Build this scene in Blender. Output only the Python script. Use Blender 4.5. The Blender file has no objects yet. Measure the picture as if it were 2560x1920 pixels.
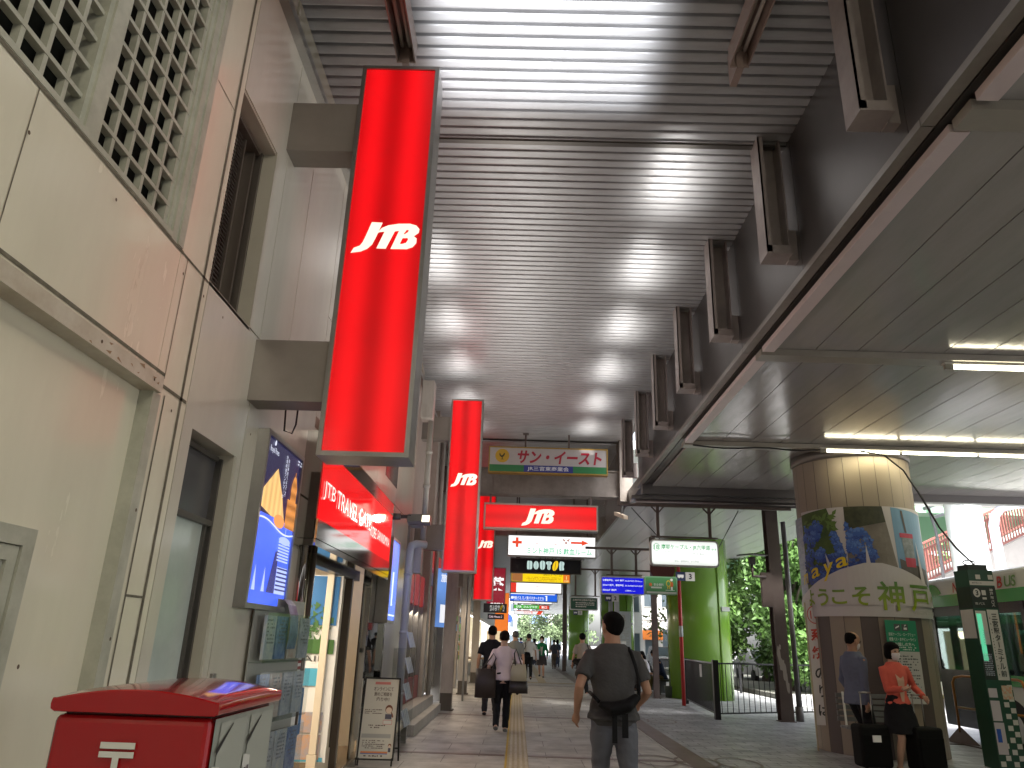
import bpy, bmesh, math, random
from mathutils import Vector, Matrix, noise as mnoise
from mathutils.geometry import tessellate_polygon
R = math.radians
random.seed(7)
SC = bpy.context.scene
COL = SC.collection
# ------------------------------------------------------------------ camera
cd = bpy.data.cameras.new('camera'); cam = bpy.data.objects.new('camera', cd); COL.objects.link(cam); SC.camera = cam
cd.sensor_fit = 'HORIZONTAL'; cd.sensor_width = 36; cd.lens = 1842.8 / 2560 * 36; cd.clip_start = 0.05; cd.clip_end = 1500
def _cam():
    f = 1842.778; v1 = Vector((10, -643, -f)); v2 = Vector((178, 5284, -f))
    yw = v1.normalized(); zw = v2 - v2.dot(yw) * yw; zw.normalize(); xw = yw.cross(zw)
    M = Matrix((xw, yw, zw))      # rows: world axes in camera coordinates -> world_from_camera
    return M
cam.matrix_world = Matrix.Translation((0, 0, 1.45)) @ _cam().to_4x4()
# ------------------------------------------------------------------ world + sun + exposure
SC.view_settings.view_transform = 'Standard'; SC.view_settings.look = 'None'; SC.view_settings.gamma = 1
SC.view_settings.exposure = EXPO = 2.45
w = bpy.data.worlds.new('World'); SC.world = w; w.use_nodes = True
nt = w.node_tree; bg = nt.nodes['Background']; sky = nt.nodes.new('ShaderNodeTexSky')
sky.sky_type = 'NISHITA'; sky.sun_disc = False; sky.sun_elevation = R(55); sky.sun_rotation = R(160); sky.air_density = 1.0; sky.dust_density = 4.0; sky.ozone_density = 1.0
hs = nt.nodes.new('ShaderNodeHueSaturation'); hs.inputs['Saturation'].default_value = 0.35
nt.links.new(sky.outputs[0], hs.inputs['Color']); nt.links.new(hs.outputs[0], bg.inputs['Color']); bg.inputs['Strength'].default_value = 0.13
sd = bpy.data.lights.new('sun', 'SUN'); sd.energy = 2.3; sd.angle = R(10); sd.color = (1, .97, .92)
so = bpy.data.objects.new('sun', sd); COL.objects.link(so); so.rotation_euler = (R(35), 0, R(20)); so.location = (30, 20, 40)
LK = 1.0 / 2 ** EXPO          # emission that reads as 1.0 in the picture
def lamp(name, kind, loc, energy, color=(1, 1, 1), target=None, size=.1, sizey=None, spot=60, blend=.6):
    d = bpy.data.lights.new(name, kind); d.energy = energy; d.color = color
    if kind == 'AREA':
        d.size = size
        if sizey: d.shape = 'RECTANGLE'; d.size_y = sizey
    elif kind == 'SPOT': d.spot_size = R(spot); d.spot_blend = blend; d.shadow_soft_size = size
    else: d.shadow_soft_size = size
    o = bpy.data.objects.new(name, d); COL.objects.link(o); o.location = loc
    if target is not None:
        o.rotation_euler = (Vector(target) - Vector(loc)).to_track_quat('-Z', 'Y').to_euler()
    return o
# ------------------------------------------------------------------ materials
MATS = {}
def lin(c):
    return tuple(((v / 255) / 12.92 if v / 255 <= .04045 else ((v / 255 + .055) / 1.055) ** 2.4) for v in c)
def mat(name, col, rough=.5, metal=0., dirt=0., dscale=3., dcol=None, bump=0., bscale=40., spec=.5, coat=0., alpha=1., trans=0., stretch=None, var=0.):
    if name in MATS: return MATS[name]
    m = bpy.data.materials.new(name); m.use_nodes = True; n = m.node_tree; p = n.nodes['Principled BSDF']; L = n.links
    c = (*col, 1)
    p.inputs['Base Color'].default_value = c; p.inputs['Roughness'].default_value = rough; p.inputs['Metallic'].default_value = metal
    p.inputs['Specular IOR Level'].default_value = spec; p.inputs['Coat Weight'].default_value = coat; p.inputs['Coat Roughness'].default_value = .08
    p.inputs['Alpha'].default_value = alpha; p.inputs['Transmission Weight'].default_value = trans
    tc = n.nodes.new('ShaderNodeTexCoord'); src = tc.outputs['Object']
    if stretch:
        mp = n.nodes.new('ShaderNodeMapping'); mp.inputs['Scale'].default_value = stretch; L.new(src, mp.inputs[0]); src = mp.outputs[0]
    if dirt > 0:
        nz = n.nodes.new('ShaderNodeTexNoise'); nz.inputs['Scale'].default_value = dscale; nz.inputs['Detail'].default_value = 6; nz.inputs['Roughness'].default_value = .65
        L.new(src, nz.inputs['Vector'])
        rp = n.nodes.new('ShaderNodeValToRGB'); rp.color_ramp.elements[0].position = .35; rp.color_ramp.elements[1].position = .72
        d = dcol or tuple(v * .45 for v in col)
        mx = n.nodes.new('ShaderNodeMix'); mx.data_type = 'RGBA'
        mu = n.nodes.new('ShaderNodeMath'); mu.operation = 'MULTIPLY'; mu.inputs[1].default_value = dirt
        L.new(nz.outputs['Fac'], rp.inputs[0]); L.new(rp.outputs[0], mu.inputs[0]); L.new(mu.outputs[0], mx.inputs[0])
        mx.inputs[6].default_value = c; mx.inputs[7].default_value = (*d, 1); L.new(mx.outputs[2], p.inputs['Base Color'])
        ma = n.nodes.new('ShaderNodeMath'); ma.operation = 'MULTIPLY_ADD'; ma.inputs[1].default_value = .25 * dirt; ma.inputs[2].default_value = rough - .06
        L.new(nz.outputs['Fac'], ma.inputs[0]); L.new(ma.outputs[0], p.inputs['Roughness'])
    if bump > 0:
        nb = n.nodes.new('ShaderNodeTexNoise'); nb.inputs['Scale'].default_value = bscale; nb.inputs['Detail'].default_value = 5
        L.new(src, nb.inputs['Vector']); b = n.nodes.new('ShaderNodeBump'); b.inputs['Strength'].default_value = bump; b.inputs['Distance'].default_value = .02
        L.new(nb.outputs['Fac'], b.inputs['Height']); L.new(b.outputs[0], p.inputs['Normal'])
    MATS[name] = m; return m
def emis(name, col, k=1., tubes=None, gloss=.25):
    """lit translucent face: picture colour col (linear) times k"""
    if name in MATS: return MATS[name]
    m = bpy.data.materials.new(name); m.use_nodes = True; n = m.node_tree; p = n.nodes['Principled BSDF']; L = n.links
    p.inputs['Base Color'].default_value = (*[v * .35 for v in col], 1); p.inputs['Roughness'].default_value = gloss
    p.inputs['Emission Color'].default_value = (*col, 1); p.inputs['Emission Strength'].default_value = k * LK
    if tubes:
        axis, centre, freq, amp = tubes     # lamp tubes inside the box: a periodic strength along one axis
        tc = n.nodes.new('ShaderNodeTexCoord'); sp = n.nodes.new('ShaderNodeSeparateXYZ'); L.new(tc.outputs['Object'], sp.inputs[0])
        a = n.nodes.new('ShaderNodeMath'); a.operation = 'SUBTRACT'; a.inputs[1].default_value = centre; L.new(sp.outputs[axis], a.inputs[0])
        b = n.nodes.new('ShaderNodeMath'); b.operation = 'MULTIPLY'; b.inputs[1].default_value = freq; L.new(a.outputs[0], b.inputs[0])
        c = n.nodes.new('ShaderNodeMath'); c.operation = 'COSINE'; L.new(b.outputs[0], c.inputs[0])
        nz = n.nodes.new('ShaderNodeTexNoise'); nz.inputs['Scale'].default_value = 1.6; L.new(tc.outputs['Object'], nz.inputs['Vector'])
        d = n.nodes.new('ShaderNodeMath'); d.operation = 'MULTIPLY_ADD'; d.inputs[1].default_value = -amp; d.inputs[2].default_value = 1 - amp * .5
        L.new(c.outputs[0], d.inputs[0])
        e = n.nodes.new('ShaderNodeMath'); e.operation = 'MULTIPLY_ADD'; e.inputs[1].default_value = .35; L.new(nz.outputs['Fac'], e.inputs[0]); L.new(d.outputs[0], e.inputs[2])
        f = n.nodes.new('ShaderNodeMath'); f.operation = 'MULTIPLY'; f.inputs[1].default_value = k * LK; L.new(e.outputs[0], f.inputs[0])
        L.new(f.outputs[0], p.inputs['Emission Strength'])
    MATS[name] = m; return m
def glass(name, tint=(.8, .85, .83), rough=.02, alpha=.25, refl=1.):
    if name in MATS: return MATS[name]
    m = bpy.data.materials.new(name); m.use_nodes = True; n = m.node_tree; L = n.links; n.nodes.remove(n.nodes['Principled BSDF'])
    out = n.nodes['Material Output']; g = n.nodes.new('ShaderNodeBsdfGlossy'); g.inputs['Roughness'].default_value = rough
    t = n.nodes.new('ShaderNodeBsdfTransparent'); t.inputs[0].default_value = (*tint, 1)
    fr = n.nodes.new('ShaderNodeFresnel'); fr.inputs[0].default_value = 1.5
    ad = n.nodes.new('ShaderNodeMath'); ad.operation = 'MULTIPLY_ADD'; ad.inputs[1].default_value = 1.3 * refl; ad.inputs[2].default_value = alpha * .2; L.new(fr.outputs[0], ad.inputs[0])
    mx = n.nodes.new('ShaderNodeMixShader'); L.new(ad.outputs[0], mx.inputs[0]); L.new(t.outputs[0], mx.inputs[1]); L.new(g.outputs[0], mx.inputs[2]); L.new(mx.outputs[0], out.inputs[0])
    MATS[name] = m; return m
# ------------------------------------------------------------------ mesh builder
class MB:
    def __init__(s): s.v = []; s.f = []; s.sm = []
    def add(s, vs, fs, smooth=False):
        k = len(s.v); s.v += [Vector(v) for v in vs]; s.f += [tuple(i + k for i in f) for f in fs]; s.sm += [smooth] * len(fs); return s
    def box(s, x0, x1, y0, y1, z0, z1):
        s.add([(x0, y0, z0), (x1, y0, z0), (x1, y1, z0), (x0, y1, z0), (x0, y0, z1), (x1, y0, z1), (x1, y1, z1), (x0, y1, z1)],
              [(0, 3, 2, 1), (4, 5, 6, 7), (0, 1, 5, 4), (1, 2, 6, 5), (2, 3, 7, 6), (3, 0, 4, 7)]); return s
    def bbox(s, x0, x1, y0, y1, z0, z1, b=.01, seg=2):
        bm = bmesh.new(); bmesh.ops.create_cube(bm, size=1)
        for v in bm.verts: v.co = Vector(((x0 + x1) / 2 + v.co.x * (x1 - x0), (y0 + y1) / 2 + v.co.y * (y1 - y0), (z0 + z1) / 2 + v.co.z * (z1 - z0)))
        bmesh.ops.bevel(bm, geom=list(bm.edges), offset=b, segments=seg, affect='EDGES', profile=.5)
        bm.verts.ensure_lookup_table(); s.add([v.co.copy() for v in bm.verts], [[v.index for v in f.verts] for f in bm.faces]); bm.free(); return s
    def obox(s, c, ax, ay, az, hx, hy, hz):
        c = Vector(c); ax = Vector(ax).normalized() * hx; ay = Vector(ay).normalized() * hy; az = Vector(az).normalized() * hz
        P = [c + i * ax + j * ay + k * az for k in (-1, 1) for j, i in ((-1, -1), (-1, 1), (1, 1), (1, -1))]
        s.add(P, [(0, 3, 2, 1), (4, 5, 6, 7), (0, 1, 5, 4), (1, 2, 6, 5), (2, 3, 7, 6), (3, 0, 4, 7)]); return s
    def bar(s, a, b, w=.03, h=None):
        a = Vector(a); b = Vector(b); d = b - a; h = h or w
        up = Vector((0, 0, 1)) if abs(d.normalized().z) < .95 else Vector((0, 1, 0))
        sd = d.cross(up).normalized(); up = sd.cross(d).normalized()
        return s.obox((a + b) / 2, d, sd, up, d.length / 2, w / 2, h / 2)
    def tube(s, pts, rad, n=10, cap=True, ry=None, smooth=True):
        pts = [Vector(p) for p in pts]; rad = rad if isinstance(rad, (list, tuple)) else [rad] * len(pts)
        k = len(s.v); ref = None; vs = []; N = len(pts)
        for i, p in enumerate(pts):
            d = (pts[min(i + 1, N - 1)] - pts[max(i - 1, 0)]).normalized()
            if ref is None: ref = Vector((1, 0, 0)) if abs(d.x) < .9 else Vector((0, 1, 0))
            u = (ref - ref.dot(d) * d).normalized(); w_ = d.cross(u); ref = u
            for j in range(n):
                a = 2 * math.pi * j / n; vs.append(p + (u * math.cos(a) + w_ * math.sin(a) * (ry or 1)) * rad[i])
        fs = [(i * n + j, i * n + (j + 1) % n, (i + 1) * n + (j + 1) % n, (i + 1) * n + j) for i in range(N - 1) for j in range(n)]
        s.add(vs, fs, smooth)
        if cap:
            s.f.append(tuple(range(k + n - 1, k - 1, -1))); s.sm.append(False); s.f.append(tuple(k + (N - 1) * n + j for j in range(n))); s.sm.append(False)
        return s
    def rings(s, rs, n=16):
        """closed loft of horizontal ellipses (x, y, z, rx, ry)"""
        k = len(s.v); vs = []
        for (x, y, z, rx, ry) in rs:
            for j in range(n): a = 2 * math.pi * j / n; vs.append((x + rx * math.cos(a), y + ry * math.sin(a), z))
        N = len(rs); fs = [(i * n + j, i * n + (j + 1) % n, (i + 1) * n + (j + 1) % n, (i + 1) * n + j) for i in range(N - 1) for j in range(n)]
        s.add(vs, fs, True); s.f.append(tuple(range(k + n - 1, k - 1, -1))); s.sm.append(True); s.f.append(tuple(k + (N - 1) * n + j for j in range(n))); s.sm.append(True); return s
    def ball(s, c, r, sx=1, sy=1, sz=1, n=10):
        rs = []
        for i in range(1, n):
            a = math.pi * i / n - math.pi / 2; rs.append((c[0], c[1], c[2] + math.sin(a) * r * sz, math.cos(a) * r * sx, math.cos(a) * r * sy))
        return s.rings(rs, 12)
    def poly(s, pl, loops, off=.004):
        """flat polygon with holes in plane pl; loops in plane coordinates"""
        L3 = [[Vector((x, y, 0)) for x, y in lp] for lp in loops]; flat = [p for lp in L3 for p in lp]
        tris = tessellate_polygon(L3); k = len(s.v)
        s.v += [pl.at(p.x, p.y, off) for p in flat]
        for t in tris:
            a, b, c = (flat[i] for i in t)
            if (b - a).cross(c - a).z < 0: t = (t[0], t[2], t[1])
            s.f.append(tuple(i + k for i in t)); s.sm.append(False)
        return s
    def rect(s, pl, x0, x1, y0, y1, off=.004):
        s.add([pl.at(x0, y0, off), pl.at(x1, y0, off), pl.at(x1, y1, off), pl.at(x0, y1, off)], [(0, 1, 2, 3)]); return s
    def xf(s, M):
        s.v = [M @ v for v in s.v]; return s
    def mesh(s, name, m):
        me = bpy.data.meshes.new(name); me.from_pydata([tuple(v) for v in s.v], [], s.f); me.validate()
        if m: me.materials.append(m)
        if len(me.polygons) == len(s.sm): me.polygons.foreach_set('use_smooth', s.sm)
        me.update(); return me
    def build(s, name, m, parent=None, label=None, cat=None, group=None, kind=None):
        base = Vector((0, 0, 0))
        if parent is not None: base = root_loc(parent)
        elif s.v and kind is None:
            xs = [v.x for v in s.v]; ys = [v.y for v in s.v]; zs = [v.z for v in s.v]; base = Vector(((min(xs) + max(xs)) / 2, (min(ys) + max(ys)) / 2, min(zs)))
        s.v = [v - base for v in s.v]
        o = bpy.data.objects.new(name, s.mesh(name, m)); COL.objects.link(o)
        if parent is not None: o.parent = parent
        else: o.location = base
        tag(o, label, cat, group, kind); return o
def root_loc(o):
    while o.parent: o = o.parent
    return o.location.copy()
def tag(o, label=None, cat=None, group=None, kind=None):
    if label: o['label'] = label
    if cat: o['category'] = cat
    if group: o['group'] = group
    if kind: o['kind'] = kind
    return o
def thing(name, label, cat, loc=(0, 0, 0), group=None):
    o = bpy.data.objects.new(name, None); COL.objects.link(o); o.location = loc; o.empty_display_size = .1
    return tag(o, label, cat, group)
def copy_tree(o, parent=None):
    c = o.copy(); COL.objects.link(c); c.parent = parent
    for ch in [x for x in bpy.data.objects if x.parent == o]: copy_tree(ch, c)
    return c
class Plane:
    def __init__(s, o, r, u=(0, 0, 1)):
        s.o = Vector(o); s.r = Vector(r).normalized(); s.u = Vector(u).normalized(); s.n = s.r.cross(s.u)
    def at(s, x, y, off=0): return s.o + s.r * x + s.u * y + s.n * off
_txt = {}
def text_mesh(body, bold=0.):
    key = (body, bold)
    if key not in _txt:
        cu = bpy.data.curves.new('t', 'FONT'); cu.body = body; cu.size = 1; cu.offset = bold; cu.resolution_u = 3; cu.fill_mode = 'FRONT'
        o = bpy.data.objects.new('t', cu); COL.objects.link(o)
        dg = bpy.context.evaluated_depsgraph_get(); dg.update()
        me = bpy.data.meshes.new_from_object(o.evaluated_get(dg)); vs = [v.co.copy() for v in me.vertices]; fs = [tuple(p.vertices) for p in me.polygons]
        bpy.data.objects.remove(o); bpy.data.curves.remove(cu); bpy.data.meshes.remove(me); _txt[key] = (vs, fs)
    return _txt[key]
def text(mb, pl, body, cx, cy, w=None, h=None, bold=0., off=.006, shear=0., vertical=False, rot=0):
    """text fitted round (cx, cy) in plane pl, width w and/or height h"""
    if vertical:
        n = len(body); ch = h / n
        for i, c in enumerate(body):
            if c != ' ': text(mb, pl, c, cx, cy + h / 2 - ch * (i + .5), None if c in 'ー・りの' else w, ch * .86 if c not in 'ー・' else ch * .8, bold, off)
        return mb
    vs, fs = text_mesh(body, bold)
    if not vs: return mb
    x0 = min(v.x for v in vs); x1 = max(v.x for v in vs); y0 = min(v.y for v in vs); y1 = max(v.y for v in vs)
    sx = w / (x1 - x0) if w else None; sy = h / max(y1 - y0, 1e-3) if h else None
    sx = sx or sy; sy = sy or sx
    if body == 'ー' and h: sx = sy = h / .9
    out = []; cr, sr = math.cos(rot), math.sin(rot)
    for v in vs:
        x = (v.x - (x0 + x1) / 2) * sx; y = (v.y - (y0 + y1) / 2) * sy; x += y * shear
        if body == 'ー' and h: x, y = y, -x
        out.append(pl.at(cx + x * cr - y * sr, cy + x * sr + y * cr, off))
    mb.add(out, [f if True else f for f in fs]); return mb
def ell(cx, cy, rx, ry, n=20, a0=0): return [(cx + rx * math.cos(a0 + 2 * math.pi * i / n), cy + ry * math.sin(a0 + 2 * math.pi * i / n)) for i in range(n)]
def smoothloop(pts, it=2):
    for _ in range(it):
        q = []
        for i in range(len(pts)):
            a = pts[i]; b = pts[(i + 1) % len(pts)]; q += [(a[0] * .75 + b[0] * .25, a[1] * .75 + b[1] * .25), (a[0] * .25 + b[0] * .75, a[1] * .25 + b[1] * .75)]
        pts = q
    return pts
def scribble(mb, pl, x0, x1, y0, y1, rows, seed=0, fill=.6, off=.006):
    """rows of tiny print marks, too small in the photo to read"""
    rnd = random.Random(seed); rh = (y1 - y0) / rows
    for i in range(rows):
        x = x0; yb = y1 - (i + 1) * rh + rh * .3; end = x1 if rnd.random() < .6 else x0 + (x1 - x0) * rnd.uniform(.5, .95)
        while x < end:
            wd = rh * rnd.uniform(.25, .9)
            if rnd.random() < fill + .2: mb.rect(pl, x, min(x + wd, x1), yb, yb + rh * rnd.uniform(.35, .55), off)
            x += wd + rh * rnd.uniform(.12, .35)
    return mb
# ================================================================== MATERIALS
wallm = mat('wall paint', (.72, .68, .53), .30, dirt=.22, dscale=1.6, stretch=(1, 1.6, .35), dcol=(.42, .39, .28), bump=.05, bscale=6, coat=.25)
panelm = mat('metal panel', (.66, .62, .52), .25, metal=.1, dirt=.28, dscale=1.5, stretch=(1, 1, .3), coat=.3)
seamm = mat('joint seal', (.05, .045, .04), .8)
seamg = mat('dirty joint', (.17, .155, .11), .8, dirt=.7, dscale=14, dcol=(.05, .045, .03))
greeng = mat('grey green frame', (.46, .46, .37), .5, dirt=.5, dscale=5, dcol=(.17, .17, .12))
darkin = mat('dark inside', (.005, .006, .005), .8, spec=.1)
chrome = mat('stainless', (.5, .49, .47), .12, metal=1., dirt=.1)
alu = mat('aluminium', (.33, .32, .3), .34, metal=.85, dirt=.25, dscale=6)
darkal = mat('dark aluminium', (.12, .11, .1), .35, metal=.6)
galv = mat('galvanised deck', (.40, .40, .41), .36, metal=.3, dirt=.5, dscale=3.5, dcol=(.22, .21, .2), stretch=(.6, 3, 1))
hangm = mat('hanger paint', (.36, .31, .29), .42, metal=.2, dirt=.4, dscale=4, dcol=(.14, .12, .11))
facm = mat('fascia metal', (.12, .112, .108), .35, metal=.5, dirt=.25, dscale=1.2)
soffm = mat('soffit panel', (.40, .375, .35), .19, metal=.2, spec=.7, dirt=.35, dscale=1.1, dcol=(.22, .205, .19), bump=.16, bscale=2.2, stretch=(4, .7, 1))
pinkw = mat('pale trim', (.62, .52, .5), .4, dirt=.15)
brown = mat('brown paint', (.085, .06, .055), .45, dirt=.5, dscale=3, dcol=(.15, .12, .10))
colgrey = mat('column grey', (.46, .42, .385), .5, dirt=.5, dscale=2.2, dcol=(.14, .12, .1), stretch=(2, 2, .6))
greenc = mat('lime paint', (.13, .27, .022), .3, dirt=.15, dscale=.7, dcol=(.11, .24, .03), coat=.3)
beamm = mat('old beam', (.24, .21, .185), .6, dirt=.7, dscale=2.5, dcol=(.1, .075, .06))
black = mat('black paint', (.012, .012, .013), .35, spec=.4)
white = mat('white paint', (.75, .75, .74), .45, dirt=.08)
cable = mat('cable rubber', (.015, .014, .014), .6)
red = mat('post red', (.36, .008, .01), .16, coat=.6, dirt=.08, dscale=2)
redp = mat('red paint', (.42, .02, .015), .35)
# ================================================================== GROUND
fm = mat('paving', (.25, .24, .225), .38)
n = fm.node_tree; L = n.links; p = n.nodes['Principled BSDF']
tc = n.nodes.new('ShaderNodeTexCoord'); br = n.nodes.new('ShaderNodeTexBrick'); L.new(tc.outputs['Object'], br.inputs['Vector'])
br.inputs['Scale'].default_value = 1; br.inputs['Brick Width'].default_value = .9; br.inputs['Row Height'].default_value = .6; br.inputs['Mortar Size'].default_value = .006; br.inputs['Mortar Smooth'].default_value = .3
br.inputs['Color1'].default_value = (.36, .345, .32, 1); br.inputs['Color2'].default_value = (.42, .405, .38, 1); br.inputs['Mortar'].default_value = (.13, .12, .11, 1)
nz = n.nodes.new('ShaderNodeTexNoise'); nz.inputs['Scale'].default_value = 2.1; nz.inputs['Detail'].default_value = 12; nz.inputs['Roughness'].default_value = .68; L.new(tc.outputs['Object'], nz.inputs['Vector'])
mx = n.nodes.new('ShaderNodeMix'); mx.data_type = 'RGBA'; mx.blend_type = 'MULTIPLY'; mx.inputs[0].default_value = .75; L.new(br.outputs[0], mx.inputs[6])
rp = n.nodes.new('ShaderNodeValToRGB'); rp.color_ramp.elements[0].color = (.5, .5, .5, 1); rp.color_ramp.elements[1].color = (1.25, 1.25, 1.25, 1); rp.color_ramp.elements[0].position = .34; rp.color_ramp.elements[1].position = .62
L.new(nz.outputs[0], rp.inputs[0]); L.new(rp.outputs[0], mx.inputs[7]); L.new(mx.outputs[2], p.inputs['Base Color'])
n2 = n.nodes.new('ShaderNodeTexNoise'); n2.inputs['Scale'].default_value = 3; n2.inputs['Detail'].default_value = 6; L.new(tc.outputs['Object'], n2.inputs['Vector'])
ma = n.nodes.new('ShaderNodeMath'); ma.operation = 'MULTIPLY_ADD'; ma.inputs[1].default_value = .35; ma.inputs[2].default_value = .30; L.new(n2.outputs[0], ma.inputs[0]); L.new(ma.outputs[0], p.inputs['Roughness'])
bp = n.nodes.new('ShaderNodeBump'); bp.inputs['Strength'].default_value = .25; bp.inputs['Distance'].default_value = .01; L.new(br.outputs['Fac'], bp.inputs['Height']); bp.invert = True; L.new(bp.outputs[0], p.inputs['Normal'])
gm = fm.copy(); gm.name = 'grey paving'
b2 = [x for x in gm.node_tree.nodes if x.type == 'TEX_BRICK'][0]
b2.inputs['Brick Width'].default_value = .42; b2.inputs['Row Height'].default_value = .21; b2.inputs['Mortar Size'].default_value = .009
b2.inputs['Color1'].default_value = (.30, .305, .32, 1); b2.inputs['Color2'].default_value = (.40, .40, .415, 1); b2.inputs['Mortar'].default_value = (.085, .085, .09, 1)
ST = 'structure'
MB().box(-3.2, 8.0, -22, 110, -.3, 0).build('pavement', fm, kind=ST)
MB().box(2.62, 7.85, -22, 110, -.05, .004).build('paving_field', gm, kind=ST)
MB().box(7.85, 8.05, -22, 32, -.29, .012).build('kerb', mat('kerb stone', (.4, .4, .39), .6, dirt=.4), kind=ST)
roadm = mat('asphalt', (.27, .27, .285), .75, dirt=.4, dscale=2, bump=.2, bscale=90)
MB().box(-400, 400, -300, 600, -.5, -.31).build('ground', mat('far ground', (.2, .2, .19), .9, dirt=.3, dscale=.05), kind=ST)
MB().box(8.05, 60, -30, 110, -.4, -.14).build('road', roadm, kind=ST)
mk = MB()
for i in range(12): mk.box(12.2, 12.35, -10 + i * 6, -7 + i * 6, -.14, -.134)
mk.box(8.5, 8.62, -20, 60, -.14, -.134)
mk.build('road_marking', white, kind=ST)
bandm = mat('dark red stone', (.15, .10, .09), .4, dirt=.4)
bd = MB()
for y in (5.8, 10.9, 16.4, 22, 28, 34, 40): bd.box(-1.75, -.11, y, y + .13, 0, .004); bd.box(.2, 2.3, y, y + .13, 0, .004)
bd.box(2.3, 2.62, -20, 60, 0, .006); bd.build('paving_band', bandm, kind=ST)
orn = MB(); P0 = Plane((0, 0, 0), (1, 0, 0), (0, 1, 0))
for y in (10.96, 16.46, 22.06):
    for dx in (-.55, .0, .55): orn.poly(P0, [ell(2.46 + dx, y, .3, .5, 28), ell(2.46 + dx, y, .26, .45, 28)[::-1]], .009 + (dx + .6) * .001)
orn.build('paving_ornament', bandm, kind=ST)
tp = MB(); tp.box(-.07, .2, -20, 29.6, 0, .006); tp.box(.9, 1.2, 30.3, 60, 0, .006); tp.box(-1.5, 3.5, 29.7, 30.2, 0, .006)
tp.build('tactile_path', mat('tactile beige', (.42, .35, .22), .6, dirt=.5, dscale=12, dcol=(.25, .2, .14)), kind=ST)
tr = MB()
for k in range(4):
    x = -.055 + .066 * k
    for j in range(165): tr.box(x + .012, x + .044, -19.9 + j * .3, -19.63 + j * .3, .006, .012)
tr.build('tactile_ridge', mat('tactile ridge', (.5, .44, .33), .55, dirt=.3, dscale=20), kind=ST)
MB().box(-.1, -.074, -20, 29.6, 0, .008).build('yellow_line', mat('yellow line paint', (.5, .33, .03), .5, dirt=.4, dscale=10), kind=ST)
cr = MB()
rnd = random.Random(5)
for i in range(9):
    x, y = rnd.uniform(-1.5, 2), rnd.uniform(8, 20); pts = []
    for k in range(7): pts.append((x, y)); x += rnd.uniform(-.06, .06); y += rnd.uniform(.03, .12)
    for a, b in zip(pts, pts[1:]): cr.poly(P0, [[(a[0] - .003, a[1]), (a[0] + .003, a[1]), (b[0] + .003, b[1]), (b[0] - .003, b[1])]], .0022)
cr.build('pavement_crack', seamm, kind=ST)
# ================================================================== STATION BUILDING (left)
WX = -1.9
WP = Plane((WX, 0, 0), (0, 1, 0))      # plane coords: (Y, Z), normal +X
bld = thing('station_building', 'cream metal clad station building with lattice grille and recessed windows along the left', 'building', (WX, 4, 0))
wl = MB()
def wb(y0, y1, z0, z1, x=WX, d=.25, m=None): (m or wl).box(x - d, x, y0, y1, z0, z1)
# near wall: below rail recessed, band between rail and grille, pier, panels with openings
wb(-20, 3.58, 0, 2.6, WX - .06); wb(-20, 3.575, 2.685, 3.43, WX); wb(3.58, 3.96, 0, 6.5, WX)
wl.build('wall', wallm, bld)
rl = MB(); rl.box(WX - .06, WX + .035, -20, 3.6, 2.6, 2.68); rl.build('rail', mat('rail paint', (.56, .52, .42), .4, dirt=.4, dscale=7, dcol=(.26, .17, .08)), bld)
rv = MB(); rv.box(WX - .06, WX + .012, 3.56, 3.64, 0, 2.6); rv.box(WX - .075, WX - .03, 3.39, 3.425, 3.43, 6.5); rv.box(WX - .09, WX - .018, 3.425, 3.46, 3.43, 6.5); rv.box(WX - .3, WX - .004, 3.46, 3.52, 3.43, 6.5); rv.box(WX - .1, WX + .006, 3.52, 3.58, 3.43, 6.5); rv.build('edge_frame', greeng, bld)
# grille
gr = MB(); gx = WX - .03
for y in [3.271 - .142 * i for i in range(4)] + [2.467 - .142 * i for i in range(28)]: gr.box(gx - .034, gx, y - .012, y + .012, 3.45, 6.4)
gr.box(gx - .1, WX + .0, 2.60, 2.70, 3.43, 6.4); gr.box(gx - .1, WX - .012, 2.57, 2.60, 3.43, 6.4)
for z in [3.6 + .151 * i for i in range(19)]:
    gr.box(gx - .034, gx + .003, -2, 2.57, z - .011, z + .011); gr.box(gx - .034, gx + .003, 2.70, 3.45, z - .011, z + .011)
gr.box(gx - .12, WX + .004, -3, 3.45, 3.43, 3.46)
gr.build('lattice_grille', greeng, bld)
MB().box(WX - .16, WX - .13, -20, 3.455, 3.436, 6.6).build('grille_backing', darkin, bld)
wb2 = MB(); wb2.box(WX - .25, WX - .02, -20, -3, 3.43, 6.5); wb2.build('upper_wall', wallm, bld)
# door in the recess (lower left)
dr = MB(); dx = WX - .06
for (a, b, c, d) in ((-1, 2.98, 1.74, 1.81), (2.91, 2.98, 0, 1.74)): dr.box(dx, dx + .03, a, b, c, d)
dr.box(dx, dx + .02, 2.85, 2.905, 0, 1.735); dr.box(dx, dx + .02, -1, 2.85, 1.68, 1.735)
dr.build('door_frame', greeng, bld)
MB().box(dx, dx + .008, -1, 2.845, 0, 1.675).build('door', mat('door grey', (.38, .38, .33), .45, dirt=.2), bld)
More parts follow.
